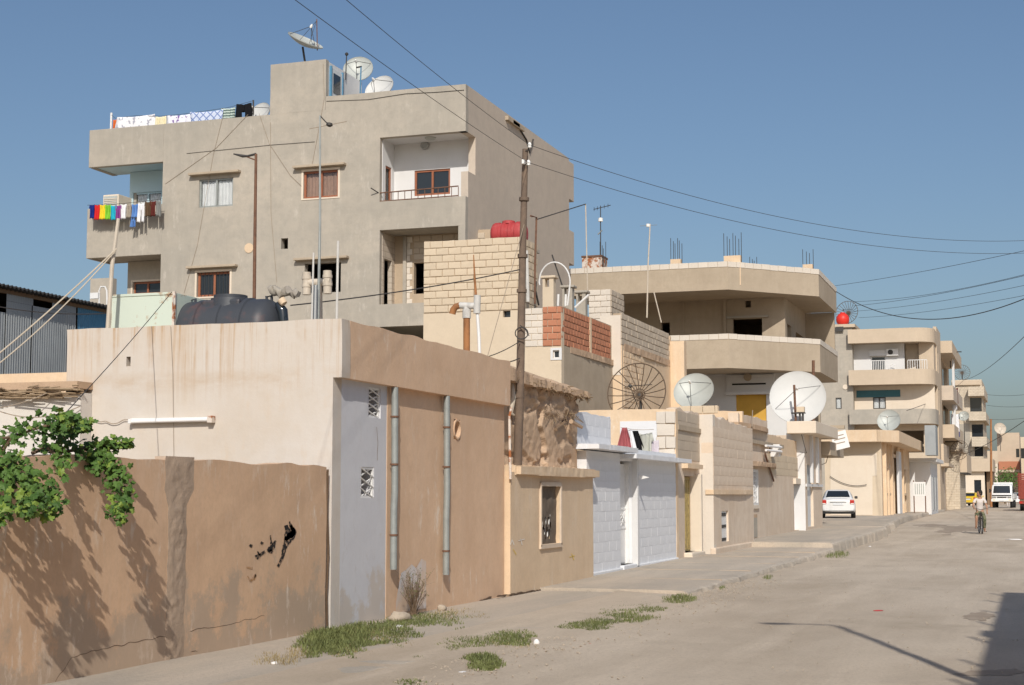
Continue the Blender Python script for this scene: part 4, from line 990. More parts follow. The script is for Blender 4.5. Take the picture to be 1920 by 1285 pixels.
rough_panel('eroded_edge', xA, 42.4, 48.1, 5.70, 5.88, .03, 'mud', bh_, off=.04, s=.08)
# wall openings stubs and pillar further back on the roof
pl = thing('block_pillar', 'pale block pier standing behind the red bricks', 'pillar', on(1130, 600, y=49.5))
r_ = RY(49.5, 1104, 546, 1145, 600)
pb_ = MB().box(r_[0], r_[1], 49.5, 51.2, 5, r_[3] + .05).obj('pier', 'mortar', pl)
blocks(pb_, 'y', 49.5, r_[0], r_[1], 6.3, r_[3] + .05, .42, .2, 'block_pale', depth=.03); blocks(pb_, 'x', r_[1], 49.5, 51.2, 6.3, r_[3] + .05, .42, .2, 'block_grey', depth=.03)
# small concrete chimney boxes on the annex roof
for k_, (l, t, r, bt, Y, lb, mt) in enumerate(((1015, 517, 1040, 560, 46.5, 'beige chimney box with square hole beside the hoop', 'beige'), (1052, 535, 1075, 575, 47.5, 'sooty chimney box behind the red brick corner', 'concrete'), (1078, 545, 1100, 580, 48.3, 'sooty broken chimney stub nearest the pale block pier', 'concrete'))):
    r_ = RY(Y, l, t, r, bt); cb = thing('chimney', lb, 'chimney', ((r_[0] + r_[1]) / 2, Y, 6.3), 'chimney boxes on the annex roof')
    mx_ = (r_[0] + r_[1]) / 2
    facade('shaft', 'y', Y, r_[0] + .04, r_[1] - .04, 6.3, r_[3] - .08, .25, [(mx_ - .1, mx_ + .04, r_[3] - .36, r_[3] - .1)], mt, cb, sub=.2)
    MB().box(r_[0] - .03, r_[1] + .03, Y - .05, Y + .35, r_[3] - .08, r_[3]).obj('cap', mt, cb, bevel=.02)
# stepped block wall to the right
st_ = thing('rear_block_wall', 'rough beige block house wall behind the wire dish', 'wall', (-12.2, 50, 0))
s1 = facade('wall', 'x', -12.2, 47.1, 53.9, 0, 6.35, .3, [], 'tan', st_, sub=.25, jit=.03)
s2 = facade('upper_wall', 'x', -12.23, 47.1, 53.9, 6.35, 7.36, .25, [], 'mortar', st_, sub=.3)
blocks(s2, 'x', -12.23, 47.1, 53.9, 6.36, 7.38, .42, .2, 'block_grey', depth=.03)
blocks(s1, 'x', -12.2, 47.3, 50.0, 4.4, 6.2, .42, .2, 'tan', depth=.02)
facade('end_wall', 'y', 47.085, -12.9, -12.23, 5.4, 7.3, .25, [], 'block_pale', st_, sub=.3, jit=.01)
rough_panel('eroded_edge', -12.2, 47.4, 53.9, 6.2, 6.42, .04, 'mud', st_, off=.05, s=.1)
facade('back_wall', 'y', 53.9, -17, -12.2, 0, 7.3, .25, [], 'tan', st_, sub=.5)
s3_ = MB().box(-12.6, -11.7, 54.0, 54.4, 0, on(1259, 640, y=54).z).obj('end_pier', 'tan', st_)

# ============================================================ large grey apartment building
AY, AX = 47.0, -17.43
ab = thing('apartment_building', 'tall grey concrete apartment building with corner balconies and roof tower', 'building', (-24, AY, 0))
xB0, xB1, xM = -31.88, -28.82, -30.95       # balcony edge, main wall edge, side wall
zP, zP2 = 14.72, 15.18
W1 = RY(AY, 373, 335, 437, 388); W2 = RY(AY, 569, 320, 634, 371); W3 = RY(AY, 369, 510, 431, 556); W4 = RY(AY, 571, 493, 639, 549)
Hs = RY(AY, 527, 447, 540, 467); Hr = RY(AY, 461, 460, 473, 471)
RT = (-20.5, AX + .3, 11.42, 13.60); RL = (-20.48, -17.62, 7.95, 10.45); RG = (-20.45, -17.6, 4.2, 7.2)
fw_ = facade('front_wall', 'y', AY, xB1, AX, 0, zP2, .25, [W1, W2, W3, W4, Hs, Hr, RT, RL, RG, (xB1 - 1, -22.52, zP, 20)], 'concrete', ab, sub=.35, jit=.018, ejit=.015)
SO = (AY - 1, 47.95, 12.3, 13.46)
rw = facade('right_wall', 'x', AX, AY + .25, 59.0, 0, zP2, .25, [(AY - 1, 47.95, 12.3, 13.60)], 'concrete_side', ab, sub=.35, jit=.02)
MB().box(AX - .25, AX - .003, AY + .004, AY + .25, 13.60, zP2 - .002).obj('corner', 'concrete', ab)
MB().box(AX - .25, AX - .003, AY + .004, AY + .25, 0, 11.42).obj('corner', 'concrete', ab)
facade('left_wall', 'x', xM + .25, AY + 1.3, 59, 0, 14.0, .25, [], 'concrete', ab, sub=1.)
MB().box(xM, AX - .25, 58.75, 59, 0, 14.2).obj('rear_wall', 'concrete', ab)
MB().box(xM + .2, AX - .25, AY + .25, 58.75, 13.72, 13.9).obj('roof', 'concrete', ab)
for z in (10.55, 7.25, 3.9): MB().box(xM + .2, AX - .26, AY + .26, 58.7, z, z + .15).obj('floor_slab', 'concrete', ab)
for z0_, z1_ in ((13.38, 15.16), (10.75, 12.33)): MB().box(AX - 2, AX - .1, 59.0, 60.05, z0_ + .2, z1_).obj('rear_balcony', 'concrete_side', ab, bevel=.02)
# left corner balconies: roof band, parapets, back walls
MB().box(xB0, xB1 - .001, AY - .002, AY + .2, 13.35, zP).obj('roof_band', 'concrete', ab, bevel=.02)
MB().box(xB0, xB0 + .2, AY + .2, AY + 1.55, 13.35, zP).obj('roof_band', 'concrete', ab)
MB().box(xB0 + .2, xB1 + .2, AY + .2, AY + 1.55, 13.37, 13.55).obj('balcony_ceiling', 'pale_blue', ab)
for zf, zt_2, nm in ((10.05, 11.85, 'parapet'), (6.6, 8.2, 'parapet')):
    MB().box(xB0, xB1 - .001, AY - .004, AY + .14, zf, zt_2).obj('balcony_' + nm, 'concrete', ab, bevel=.02)
    MB().box(xB0, xB0 + .14, AY + .14, AY + 1.5, zf, zt_2).obj('balcony_' + nm, 'concrete', ab)
    MB().box(xB0 + .14, xB1 + .2, AY + .14, AY + 1.5, zf + .02, zf + .2).obj('balcony_floor', 'concrete', ab)
YB = AY + 1.25
wtop = RY(YB, 249, 360, 303, 410); wlow = RY(YB, 249, 528, 303, 552)
facade('balcony_wall', 'y', YB, xM, xB1 + .05, 10.24, 13.36, .2, [wtop], 'pale_blue', ab, sub=.4, jit=.01)
facade('balcony_wall', 'y', YB, xM, xB1 + .05, 6.8, 10.06, .2, [wlow], 'concrete', ab, sub=.4, jit=.01)
for z0_, z1_, mt in ((10.24, 13.36, 'pale_blue'), (6.8, 10.06, 'concrete')): MB().box(xB1 + .002, xB1 + .2, AY + .25, YB, z0_, z1_).obj('balcony_return', mt, ab)
window(ab, 'y', YB, wtop, frame='pale_blue', fw=.06, panes=2, curtain='curtain_white', depth=.06)
window(ab, 'y', YB, wlow, frame='wood_red', fw=.07, panes=2, depth=.06, surround='cream')
for r_, z in ((W1, .17), (W2, .14), (W3, .16), (W4, .13)):
    MB().box(r_[0] - .33, r_[1] + .3, AY - .22, AY + .02, r_[3] + z - .03, r_[3] + z + .05).obj('window_hood', 'concrete_tan', ab, bevel=.01)
window(ab, 'y', AY, W1, frame='galv', fw=.06, panes=2, curtain='curtain_white', depth=.05)
window(ab, 'y', AY, W2, frame='wood_red', fw=.07, panes=2, curtain='curtain', depth=.06, surround='cream')
window(ab, 'y', AY, W3, frame='wood_red', fw=.08, panes=2, depth=.1, bars=9, surround='cream')
MB().lathe([(.13, 0), (.17, 0), (.17, .04), (.13, .04)], ((Hr[0] + Hr[1]) / 2, AY + .02, (Hr[2] + Hr[3]) / 2), (0, -1, 0), 20).obj('vent_ring', 'tan', ab)
MB().lathe([(0, 0), (.09, 0), (.09, .02), (0, .02)], ((Hr[0] + Hr[1]) / 2 + .02, AY + .06, (Hr[2] + Hr[3]) / 2 - .03), (0, -1, 0), 16).obj('vent_cap', 'mud', ab)
# upper right balcony, white inside, wrapping the corner
YR = AY + 1.2
wt = RY(YR, 777, 318, 844, 366)
facade('balcony_wall', 'y', YR, -20.5, AX - .004, 11.3, 13.7, .2, [wt], 'white_paint', ab, sub=.4, jit=.006)
MB().box(-20.5, AX - .26, AY + .25, YR, 11.3, 11.42).obj('balcony_floor', 'concrete', ab)
MB().box(-20.5, AX - .012, AY + .25, YR + .1, 13.605, 13.72).obj('balcony_ceiling', 'white_paint', ab)
lwd = (AY + .45, AY + .95, 11.45, 12.75)
facade('balcony_return', 'x', -20.48, AY + .2, YR + .1, 11.3, 13.7, .15, [lwd], 'white_paint', ab, sub=.4)
window(ab, 'y', YR, wt, frame='wood_red', fw=.07, panes=2, depth=.04)
window(ab, 'x', -20.48, lwd, frame='wood_red', fw=.07, panes=1, depth=.02, curtain='curtain_white')
MB().lathe([(.15, 0), (.15, .05), (.11, .08), (.09, .06)], (on(797, 273, y=YR - .03)), (0, -1, 0), 20).obj('fan_vent', 'steel', ab)
MB().lathe([(.19, 0), (.19, .03), (.14, .07), (0, .08)], (-18.9, AY + .55, 13.6), (0, 0, -1), 20).obj('ceiling_lamp', 'dish_grey', ab)
p, q = on(708, 371, y=AY - .02), on(858, 362, y=AY - .02)
rl = MB().tube([(p.x, AY + .05, 11.72), (q.x, AY + .05, 11.78)], .022, 6).obj('railing', 'rust', ab)
MB().tube([(p.x, AY + .05, 11.44), (q.x, AY + .05, 11.46)], .02, 6).obj('bottom_rail', 'rust', rl)
for i in range(13):
    x = p.x + (q.x - p.x) * i / 12; MB().tube([(x, AY + .05, 11.42), (x, AY + .05, 11.75)], .013, 5).obj('baluster', 'rust', rl)
MB().tube([(p.x - .15, AY - .25, 11.85), (p.x + .05, AY + .05, 11.7)], .02, 6).obj('bracket', 'dark_steel', rl)
# lower right balcony: unfinished, bare blocks and dark doorways
YL = AY + 1.25
do1 = RY(YL, 776, 493, 797, 551)
lb_ = facade('bare_wall', 'y', YL, -20.5, -17.0, 7.9, 10.5, .2, [do1], 'mortar', ab, sub=.5)
blocks(lb_, 'y', YL, -20.1, do1[0] - .05, 8.05, 10.4, .42, .21, 'block_pale', depth=.03, rough=1.6); blocks(lb_, 'y', YL, do1[0], -17.2, do1[3] + .1, 10.4, .42, .21, 'block_grey', depth=.03, rough=1.6)
dl = (AY + .35, AY + 1.0, 7.95, 9.55)
facade('bare_return', 'x', -20.46, AY + .2, YL + .1, 7.9, 10.5, .15, [dl], 'hidden_block', ab, sub=.5)
MB().box(-20.12, -20.0, YL - .1, YL, 7.95, 10.4).obj('pier', 'concrete', ab)
MB().box(-20.48, AX - .26, AY + .25, YL, 7.8, 7.95).obj('balcony_floor', 'concrete', ab)
MB().box(-20.48, AX - .26, AY + .25, YL + .1, 10.44, 10.54).obj('balcony_ceiling', 'concrete', ab)
# stair tower on the roof
xt0, xt1 = -24.64, -22.53
facade('tower_front', 'y', AY - .003, xt0, xt1, zP, 16.48, .22, [], 'concrete', ab, sub=.4, jit=.012, ejit=.015)
ty1 = on(678, 160, x=xt1).y
facade('tower_side', 'x', xt1, AY + .22, ty1, 13.9, 16.45, .2, [], 'white_paint', ab, sub=.4, jit=.01)
MB().box(xt0, xt1 - .2, AY + .22, ty1, 16.2, 16.35).obj('tower_roof', 'concrete', ab)
MB().box(xt0, xt0 + .2, AY + .22, ty1, 13.9, 16.2).obj('tower_side', 'concrete', ab)
MB().box(xt0 + .2, xt1 - .2, ty1 - .2, ty1 - .002, 13.9, 16.2).obj('tower_back', 'concrete', ab)
dr_ = RX(xt1 + .02, 620, 133, 640, 180)
do = MB().box(xt1, xt1 + .05, dr_[0], dr_[1], 14.3, dr_[3]).obj('roof_door', 'curtain_white', ab)
MB().box(xt1 + .05, xt1 + .06, dr_[0] + .15, dr_[1] - .15, dr_[3] - .85, dr_[3] - .15).obj('pane', 'glass', do)
for a in (dr_[0] - .06, dr_[1]): MB().box(xt1, xt1 + .08, a, a + .06, 14.3, dr_[3] + .05).obj('door_frame', 'corr_blue', do)
MB().box(xt1 + .001, AX - .3, AY + .26, AY + .34, 13.9, zP2 - .05).obj('parapet_back', 'concrete', ab)
# loose wires clipped along the top of the facade
for k_, (pts, r0) in enumerate(((((612, 190), (690, 187), (760, 176), (820, 173), (870, 169)), .014), (((350, 288), (430, 280), (510, 272), (590, 266)), .012))):
    MB().tube([on(px, py, y=AY - .015) for px, py in pts], r0 * .6, 5).obj('wire', 'wire', ab)
for pts in (((417, 222), (400, 290), (370, 460), (345, 550)), ((465, 215), (405, 278), (310, 345)), ((486, 213), (505, 270), (545, 330), (566, 350)), ((507, 230), (508, 400), (519, 530)), ((606, 120), (608, 185), (600, 230), (585, 310))):
    MB().tube([on(px, py, y=AY - .015) for px, py in pts], .007, 5).obj('wire', 'wire_light', ab)
# broken cornice pieces on the right roof edge
for l, t, r, b2 in ((948, 222, 975, 236), (960, 230, 982, 243)):
    p = on((l + r) / 2, (t + b2) / 2, x=AX + .05); MB().box(AX - .4, AX + .12, p.y - .7, p.y + .6, p.z - .08, p.z + .06).obj('broken_tile', 'concrete_tan', ab)
MB().tube([(AX + .02, 52, 15.1), (AX + .03, 53.4, 14.7), (AX + .02, 53.8, 14.3), (AX + .03, 54.2, 14.9)], .03, 6).obj('drain_hose', 'wire', ab)
# ============================================================ concrete building with wrap-around balconies
ob = thing('balcony_building', 'bare concrete building with wide faceted balconies and rebar on its roof', 'building', (-13, 63.5, 0))
OUT = [(-18.9, 63.5), (-11.87, 63.5), (-8.57, 67.0), (-8.57, 73.3)]
INN = [(-18.9, 63.68), (-11.95, 63.68), (-8.76, 67.08), (-8.76, 73.3)]
def band(z0, z1, nm, mat):
    return MB().ring(OUT, INN, z0, z1).obj(nm, mat, ob)
def slab(z0, z1, nm='slab'):
    return MB().prism([(-18.85, 63.6), (-11.92, 63.6), (-8.68, 67.05), (-8.68, 73.25), (-10.0, 73.25), (-10.0, 78), (-18.85, 78)], z0, z1).obj(nm, 'concrete_tan', ob)
bands = [(10.17, 11.12, 11.36), (6.89, 8.08, 8.34)]
for z0_, z1_, zb_ in bands:
    bo = band(z0_, z1_, 'parapet', 'concrete_tan'); slab(z0_ + .02, z0_ + .22)
    co_ = band(z1_, zb_ - .03, 'parapet_core', 'mortar')
    # top course of blocks, one by one along the three faces
    for (p, q) in zip(OUT, OUT[1:]):
        p, q = Vector((*p, 0)), Vector((*q, 0)); L = (q - p).length; nb = max(1, round(L / .42)); t = (q - p) / L; nrm = Vector((t.y, -t.x, 0))
        key = ('cap', round(L / nb, 3))
        if key not in BLK:
            h = L / nb / 2 - .008; BLK[key] = MB().box(-h, h, -.02, .17, .01, .235).obj('tmp', 'block_pale')
            me = BLK[key].data; bpy.data.objects.remove(BLK[key]); BLK[key] = me
        for i in range(nb):
            c_ = p + t * (L * (i + .5) / nb); o = mesh_obj('block', BLK[key], None, co_)
            o.location = (c_.x, c_.y, z1_ + random.uniform(-.004, .01)); o.rotation_euler = (0, 0, math.atan2(t.y, t.x))
YI = 67.0
wO = RY(YI, 1374, 598, 1429, 636); dO = RY(YI, 1240, 605, 1256, 640); sO = RY(YI, 1397, 564, 1408, 577)
xi = on(1472, 600, y=YI).x
facade('wall', 'y', YI, -18.8, xi, 7.1, 10.2, .25, [wO, dO, sO], 'concrete_tan', ob, sub=.5, jit=.02)
MB().box(wO[0] - .25, wO[1] + .3, YI - .16, YI, wO[3] + .03, wO[3] + .12).obj('lintel', 'concrete', ob)
MB().box(on(1357, 600, y=YI).x, on(1362, 600, y=YI).x, YI - .12, YI, 7.1, 10.2).obj('pier', 'concrete_tan', ob)
MB().box(on(1280, 600, y=YI).x, on(1283, 600, y=YI).x, YI - .06, YI, 7.1, 10.2).obj('pier', 'concrete_tan', ob)
sw_ = facade('side_wall', 'x', xi, YI + .25, 78, 7.1, 10.2, .25, [(67.6, 68.8, 7.4, 9.1), (70.2, 73.0, 7.2, 9.0)], 'concrete_tan', ob, sub=.6, jit=.02)
MB().box(xi, -8.7, 73.4, 73.6, 6.9, 10.2).obj('end_wall', 'concrete_tan', ob)
# painted floor below
w0 = RY(YI, 1380, 740, 1437, 790); hv = RY(YI, 1397, 702, 1409, 714)
facade('painted_wall', 'y', YI, -16.5, xi + .3, 3.0, 6.92, .25, [w0, hv], 'white_paint', ob, sub=.5, jit=.01)
MB().box(w0[0], w0[1], YI + .1, YI + .16, w0[2], w0[3]).obj('yellow_shutter', 'yellow_panel', ob)
r_ = RY(YI, 1363, 702, 1452, 738)
for q in ((r_[0], r_[1], r_[2] - .05, r_[2] + .06),): MB().box(q[0], q[1], YI - .35, YI, q[2], q[3]).obj('sign_ledge', 'white_paint', ob)
MB().box(r_[0], r_[1], YI - .12, YI - .001, r_[2] + .06, r_[3] - .03).obj('sign_panel', 'white_paint', ob)
MB().box(r_[0] + .25, r_[1] - .35, YI - .135, YI - .12, (r_[2] + r_[3]) / 2 - .05, (r_[2] + r_[3]) / 2 + .02).obj('slot', 'dark', ob)
MB().lathe([(.13, 0), (.17, 0), (.17, .06), (.13, .06)], ((hv[0] + hv[1]) / 2, YI - .13, (hv[2] + hv[3]) / 2), (0, -1, 0), 16).obj('vent_ring', 'concrete_tan', ob)
MB().lathe([(0, 0), (.13, 0), (.13, .01), (0, .01)], ((hv[0] + hv[1]) / 2, YI - .125, (hv[2] + hv[3]) / 2), (0, -1, 0), 16).obj('vent_mouth', 'dark', ob)
MB().box(-18.8, xi + .3, YI + .25, YI + .5, 0, 3.0).obj('ground_wall', 'concrete_tan', ob)
facade('side_wall', 'x', xi + .3, YI + .25, 74, 0, 6.9, .25, [(68, 69.4, 4.0, 5.8)], 'concrete_tan', ob, sub=.6, jit=.02)
MB().box(xi, -8.0, 70.4, 70.7, 4.6, 4.75).obj('canopy', 'concrete_tan', ob)
MB().box(-18.8, -18.6, YI, 77.7, 0, 10.2).obj('side_wall', 'concrete_tan', ob); MB().box(-18.8, -10.0, 77.7, 77.98, 0, 10.2).obj('rear_wall', 'concrete_tan', ob)
for z in (3.0,): MB().box(-18.6, xi, YI + .26, 75.8, z, z + .1).obj('floor_slab', 'concrete_tan', ob)
for px, py, wd, nb, hh, Y in ((1268, 497, 20, 6, 1.0, 64.3), (1374, 492, 32, 7, 1.05, 64.1), (1412, 492, 12, 4, .75, 69), (1515, 503, 18, 4, .75, 67.6), (1310, 496, 4, 4, .6, 72), (1178, 500, 3, 3, .6, 74), (1130, 500, 10, 4, 1.3, 66)):
    p = on(px, py, y=Y); hw = wd / 2 / FP * Y * 1.0
    c_ = MB().box(p.x - hw, p.x + hw, Y - .15, Y + .2, 10.4, 11.36 + .3 * (wd > 9)).obj('starter_column', 'tan', ob)
    for i in range(nb):
        x = p.x - hw * 1.05 + 2.1 * hw * i / max(1, nb - 1); MB().tube([(x, Y + .1 * (i % 2), 11.3), (x + .03 * nz(i, px, 0), Y + .1 * (i % 2), 11.6 + hh * (1 - .12 * (i % 3)))], .013, 5).obj('rebar', 'dark_steel', c_)

# ============================================================ corner shop with tan slab roof
H7 = thing('slab_roof_house', 'low tan house with broad slab roof beside the parked white car', 'house', (-8.1, 89.4, .45))
Y7, zb7, zt7 = 89.4, .4, 4.6
facade('front_wall', 'y', Y7, -11.3, -8.14, zb7, zt7, .25, [], 'beige', H7, sub=.4, jit=.015)
r_ = RY(Y7, 1557, 850, 1645, 966)
b = MB(); pr = [(1557, 860), (1580, 857), (1605, 853), (1644, 850), (1644, 892), (1636, 893), (1636, 966), (1557, 966)]
b.add([on(px, py, y=Y7 - .02) for px, py in pr], [tuple(range(len(pr)))]).obj('whitewashed_patch', 'cream', H7)
sh7 = []
holes = [(90.6, 91.6, .6, 3.2), (92.4, 93.6, .6, 3.2), (95.2, 97.6, .5, 3.9), (99.5, 101.5, 1.3, 3.2), (104, 106.5, .5, 3.3)]
facade('street_wall', 'x', -8.14, Y7 + .25, 110, zb7, zt7, .25, holes, 'tan', H7, sub=.6, jit=.015)
for i, h in enumerate(holes):
    o = wbox(MB(), 'x', -8.14, h[0], h[1], .16, .2, h[2], h[3]).obj('shutter', 'white_metal' if i == 2 else 'wood', H7)
    wbox(MB(), 'x', -8.14, h[0] - .15, h[1] + .15, -.12, .1, h[3], h[3] + .2).obj('lintel', 'tan', H7)
    if i != 2: wbox(MB(), 'x', -8.14, h[0] - .15, h[1] + .15, -.12, .1, 1.6, 1.75).obj('sill', 'tan', H7)
for y in (90.2, 92.0, 94.4, 98.4, 102.6): MB().box(-8.14, -7.95, y, y + .35, zb7, zt7).obj('pilaster', 'tan', H7)
MB().box(-8.0, -7.85, 97.7, 99.6, .5, 4.3).obj('white_pier', 'white_paint', H7)
MB().prism([(-11.6, 88.4), (-8.3, 88.4), (-7.2, 90.2), (-7.2, 110), (-11.6, 110)], 4.6, 5.27).obj('roof_slab', 'tan', H7, bevel=.02)
MB().box(-11.3, -11.05, Y7 + .25, 110, zb7, zt7).obj('rear_wall', 'tan', H7); MB().box(-11.05, -8.4, 109.7, 110, zb7, zt7).obj('end_wall', 'tan', H7)
cable('slack_wire', 'slack wire hanging across the slab roof house front', on(1556, 893, y=Y7 - .1), on(1625, 909, y=Y7 - .1), .25, .02, 'wire')
hs = thing('white_kiosk_house', 'small white house front beyond the slab roof', 'house', (-7.3, 110, .5))
MB().box(-9, -6.75, 110.2, 118, .3, 3.9).obj('walls', 'white_paint', hs)
for y in (112, 115): MB().box(-6.75, -6.7, y, y + 1.2, .6, 2.9).obj('door', 'corr', hs)
MB().box(-9, -6.3, 109.8, 118.3, 3.9, 4.15).obj('roof_edge', 'white_paint', hs, bevel=.02)
MB().box(-6.9, -6.2, 107.5, 110, 4.3, 6.3).obj('signboard', 'corr', hs)
gt = thing('lattice_gate', 'white lattice crate gate standing before the white kiosk', 'gate', (-6.6, 104, .5))
p, q = on(1712, 904, y=103), on(1736, 930, y=103)
gb = MB().box(p.x, q.x, 103, 103.1, q.z, p.z).obj('panel', 'white_metal', gt)
for i in range(1, 6): MB().box(p.x + (q.x - p.x) * i / 6 - .03, p.x + (q.x - p.x) * i / 6 + .03, 102.98, 103, q.z + .1, p.z - .1).obj('slat', 'dish_grey', gb)
for x in (p.x + .03, q.x - .03): MB().tube([(x, 103.05, .5), (x, 103.05, p.z + .1)], .035, 6).obj('post', 'rust', gt)

# ============================================================ apartment house with rounded balconies
cb_ = thing('rounded_balcony_house', 'pale apartment house with rounded corner balconies and blue green band', 'building', (-10, 122, .4))
def arc(off, yend=128):
    pts = [(-13.45, 122 + off)]
    cx, cy, rr_ = -8.7, 123.7, 1.7 - off
    pts += [(cx + rr_ * math.sin(a), cy - rr_ * math.cos(a)) for a in [R(90) * i / 8 for i in range(9)]]
    return pts + [(-7.0 - off, yend)]
def poly_band(z0, z1, nm, mat, yend=128):
    return MB().ring(arc(0, yend), arc(.15, yend), z0, z1).obj(nm, mat, cb_)
for z0_, z1_, mt, ye in ((13.38, 14.46, 'far_a', 126), (10.12, 11.28, 'far_a', 126), (7.08, 8.22, 'concrete', 126)):
    poly_band(z0_, z1_, 'parapet', mt, ye)
    MB().prism(arc(.02, ye) + [(-13.4, ye)], z0_ + .02, z0_ + .2).obj('floor_slab', 'far_a', cb_)
YC = 123.5
dn = RY(YC, 1633, 668, 1661, 700); wn_ = RY(YC, 1637, 745, 1661, 767)
facade('white_wall', 'y', YC, -13.4, -9.3, 10.3, 13.4, .2, [dn], 'white_paint', cb_, sub=.6)
facade('cream_wall', 'y', YC, -13.4, -7.1, 7.28, 10.13, .2, [wn_], 'cream', cb_, sub=.6)
MB().box(-9.3, -7.2, YC + 1.0, YC + 1.2, 10.3, 13.4).obj('recess_wall', 'cream', cb_)
facade('front_wall', 'y', YC, -13.4, -7.1, .3, 7.1, .2, [(-10, -8, 4.9, 6.6)], 'far_a', cb_, sub=.8)
MB().box(-8.2, -7.1, YC, 126, 10.2, 13.4).obj('corner_pier', 'far_a', cb_)
facade('side_wall', 'x', -7.0, 126, 131.5, .3, 14.9, .25, [(127, 127.8, 8, 10), (127, 127.8, 11.3, 13)], 'far_a', cb_, sub=.8)
MB().box(-14, -7.3, 131.2, 131.5, .3, 14).obj('rear_wall', 'far_a', cb_)
MB().box(-13.6, -13.4, YC, 131, .3, 14).obj('side_wall', 'far_a', cb_)
MB().box(-13.4, -7.25, 126, 131.2, 13.5, 13.7).obj('roof', 'far_a', cb_)
b2 = RY(YC, 1606, 732, 1688, 745)
MB().box(b2[0], b2[1], YC - .06, YC - .001, b2[2], b2[3]).obj('tile_band', 'teal', cb_)
window(cb_, 'y', YC, dn, frame='white_metal', fw=.08, panes=1); window(cb_, 'y', YC, wn_, frame='dark_steel', fw=.07, panes=2, curtain='curtain_white', depth=.03)
sb = RY(YC, 1630, 657, 1663, 668); MB().box(sb[0], sb[1], YC - .2, YC, sb[2], sb[3]).obj('shutter_box', 'white_paint', cb_)
for px0, px1, Y in ((1634, 1661, 122.25), (1702, 1738, 122.6)):
    p, q = on(px0, 683, y=Y), on(px1, 683, y=Y)
    for i in range(9): MB().tube([(p.x + (q.x - p.x) * i / 8, Y, 11.28), (p.x + (q.x - p.x) * i / 8, Y, 12.0)], .025, 5).obj('baluster', 'white_metal', cb_)
    MB().tube([(p.x, Y, 12.0), (q.x, Y, 12.0)], .03, 5).obj('railing', 'white_metal', cb_)
tx0, tx1 = on(1567, 700, y=122.6).x, on(1599, 700, y=122.6).x
wL = RY(122.6, 1567, 746, 1578, 767)
facade('stair_tower', 'y', 122.6, tx0 - 1.5, tx1, .3, 14.7, .25, [wL], 'concrete', cb_, sub=.8)
window(cb_, 'y', 122.6, wL, frame='dark_steel', fw=.06, panes=1, curtain='curtain_white', depth=.03)
MB().box(tx1 - .25, tx1 - .002, 122.85, 128, .3, 14.7).obj('stair_tower_side', 'concrete', cb_)
MB().box(tx0 - 1.6, tx1 + .25, 122.4, 128, 14.7, 14.95).obj('tower_roof', 'far_a', cb_)
sl_ = RY(122.6, 1567, 611, 1582, 620); MB().box(sl_[0], sl_[1], 122.38, 122.4, sl_[2] - .1, sl_[3] - .1).obj('louvre', 'dark_steel', cb_)
hp = on(1585, 726, y=122.6); MB().lathe([(.14, 0), (.2, 0), (.2, .06), (.14, .06)], hp, (0, -1, 0), 14).obj('vent_ring', 'cream', cb_)
dm = on(1716, 612, y=127); MB().lathe([(1.0, 0), (.98, .2), (.8, .45), (.45, .62), (0, .68)], (dm.x, 127, 14.3), k=20).obj('roof_dome', 'rust_white', cb_)
ac2 = thing('air_conditioner', 'small white air conditioner high on the white balcony wall', 'air conditioner', on(1673, 660, y=YC - .3))
r_ = RY(YC - .35, 1662, 654, 1684, 667); MB().box(r_[0], r_[1], YC - .36, YC, r_[2], r_[3]).obj('case', 'white_metal', ac2, bevel=.02)
MB().lathe([(.0, 0), (.2, 0), (.2, .02), (0, .02)], (r_[0] + .3, YC - .36, (r_[2] + r_[3]) / 2), (0, -1, 0), 16).obj('fan', 'dark_steel', ac2)
def chair(name, label, p, s=1.):
    t = thing(name, label, 'chair', p, 'white chairs on the rounded balcony')
    for dx in (-.22, .22):
        MB().tube([(p[0] + dx, p[1] - .2, p[2]), (p[0] + dx, p[1] - .2, p[2] + .65)], .025, 5).obj('leg', 'white_metal', t)
        MB().tube([(p[0] + dx, p[1] + .2, p[2]), (p[0] + dx, p[1] + .25, p[2] + .9)], .025, 5).obj('leg', 'white_metal', t)
    MB().box(p[0] - .25, p[0] + .25, p[1] - .25, p[1] + .22, p[2] + .4, p[2] + .44).obj('seat', 'white_metal', t)
    MB().tube([(p[0] - .22, p[1] + .24, p[2] + .88), (p[0], p[1] + .25, p[2] + .98), (p[0] + .22, p[1] + .24, p[2] + .88)], .03, 6).obj('backrest', 'white_metal', t)
chair('plastic_chair', 'white chair beside the dark balcony door', (on(1673, 690, y=122.9).x, 122.9, 10.8))

# ============================================================ houses further down the street
def far_house(name, label, x0, x1, y0, y1, z1, mat, wins=(), extras=(), roof=True, zb=.3, cat='house', group='houses down the street'):
    t = thing(name, label, cat, ((x0 + x1) / 2, y0, zb), group)
    fh = [w_[:4] for w_ in wins if len(w_) == 4]
    facade('front_wall', 'y', y0, x0, x1, zb, z1, .25, fh, mat, t, sub=1.5)
    for h in fh: MB().box(h[0], h[1], y0 + .18, y0 + .22, h[2], h[3]).obj('window', 'glass', t)
    sh_ = [w_[:4] for w_ in wins if len(w_) == 5]
    facade('street_wall', 'x', x1, y0 + .25, y1, zb, z1, .25, sh_, mat, t, sub=1.5)
    for h in sh_: MB().box(x1 - .22, x1 - .18, h[0], h[1], h[2], h[3]).obj('window', 'glass', t)
    MB().box(x0, x1 - .25, y1 - .25, y1, zb, z1).obj('rear_wall', mat, t); MB().box(x0, x0 + .25, y0 + .25, y1 - .25, zb, z1).obj('side_wall', mat, t)
    MB().box(x0 + .25, x1 - .25, y0 + .25, y1 - .25, z1 - .4, z1 - .3).obj('roof', mat, t)
    for e in extras: MB().box(*e[:6]).obj(e[6], e[7], t)
    return t
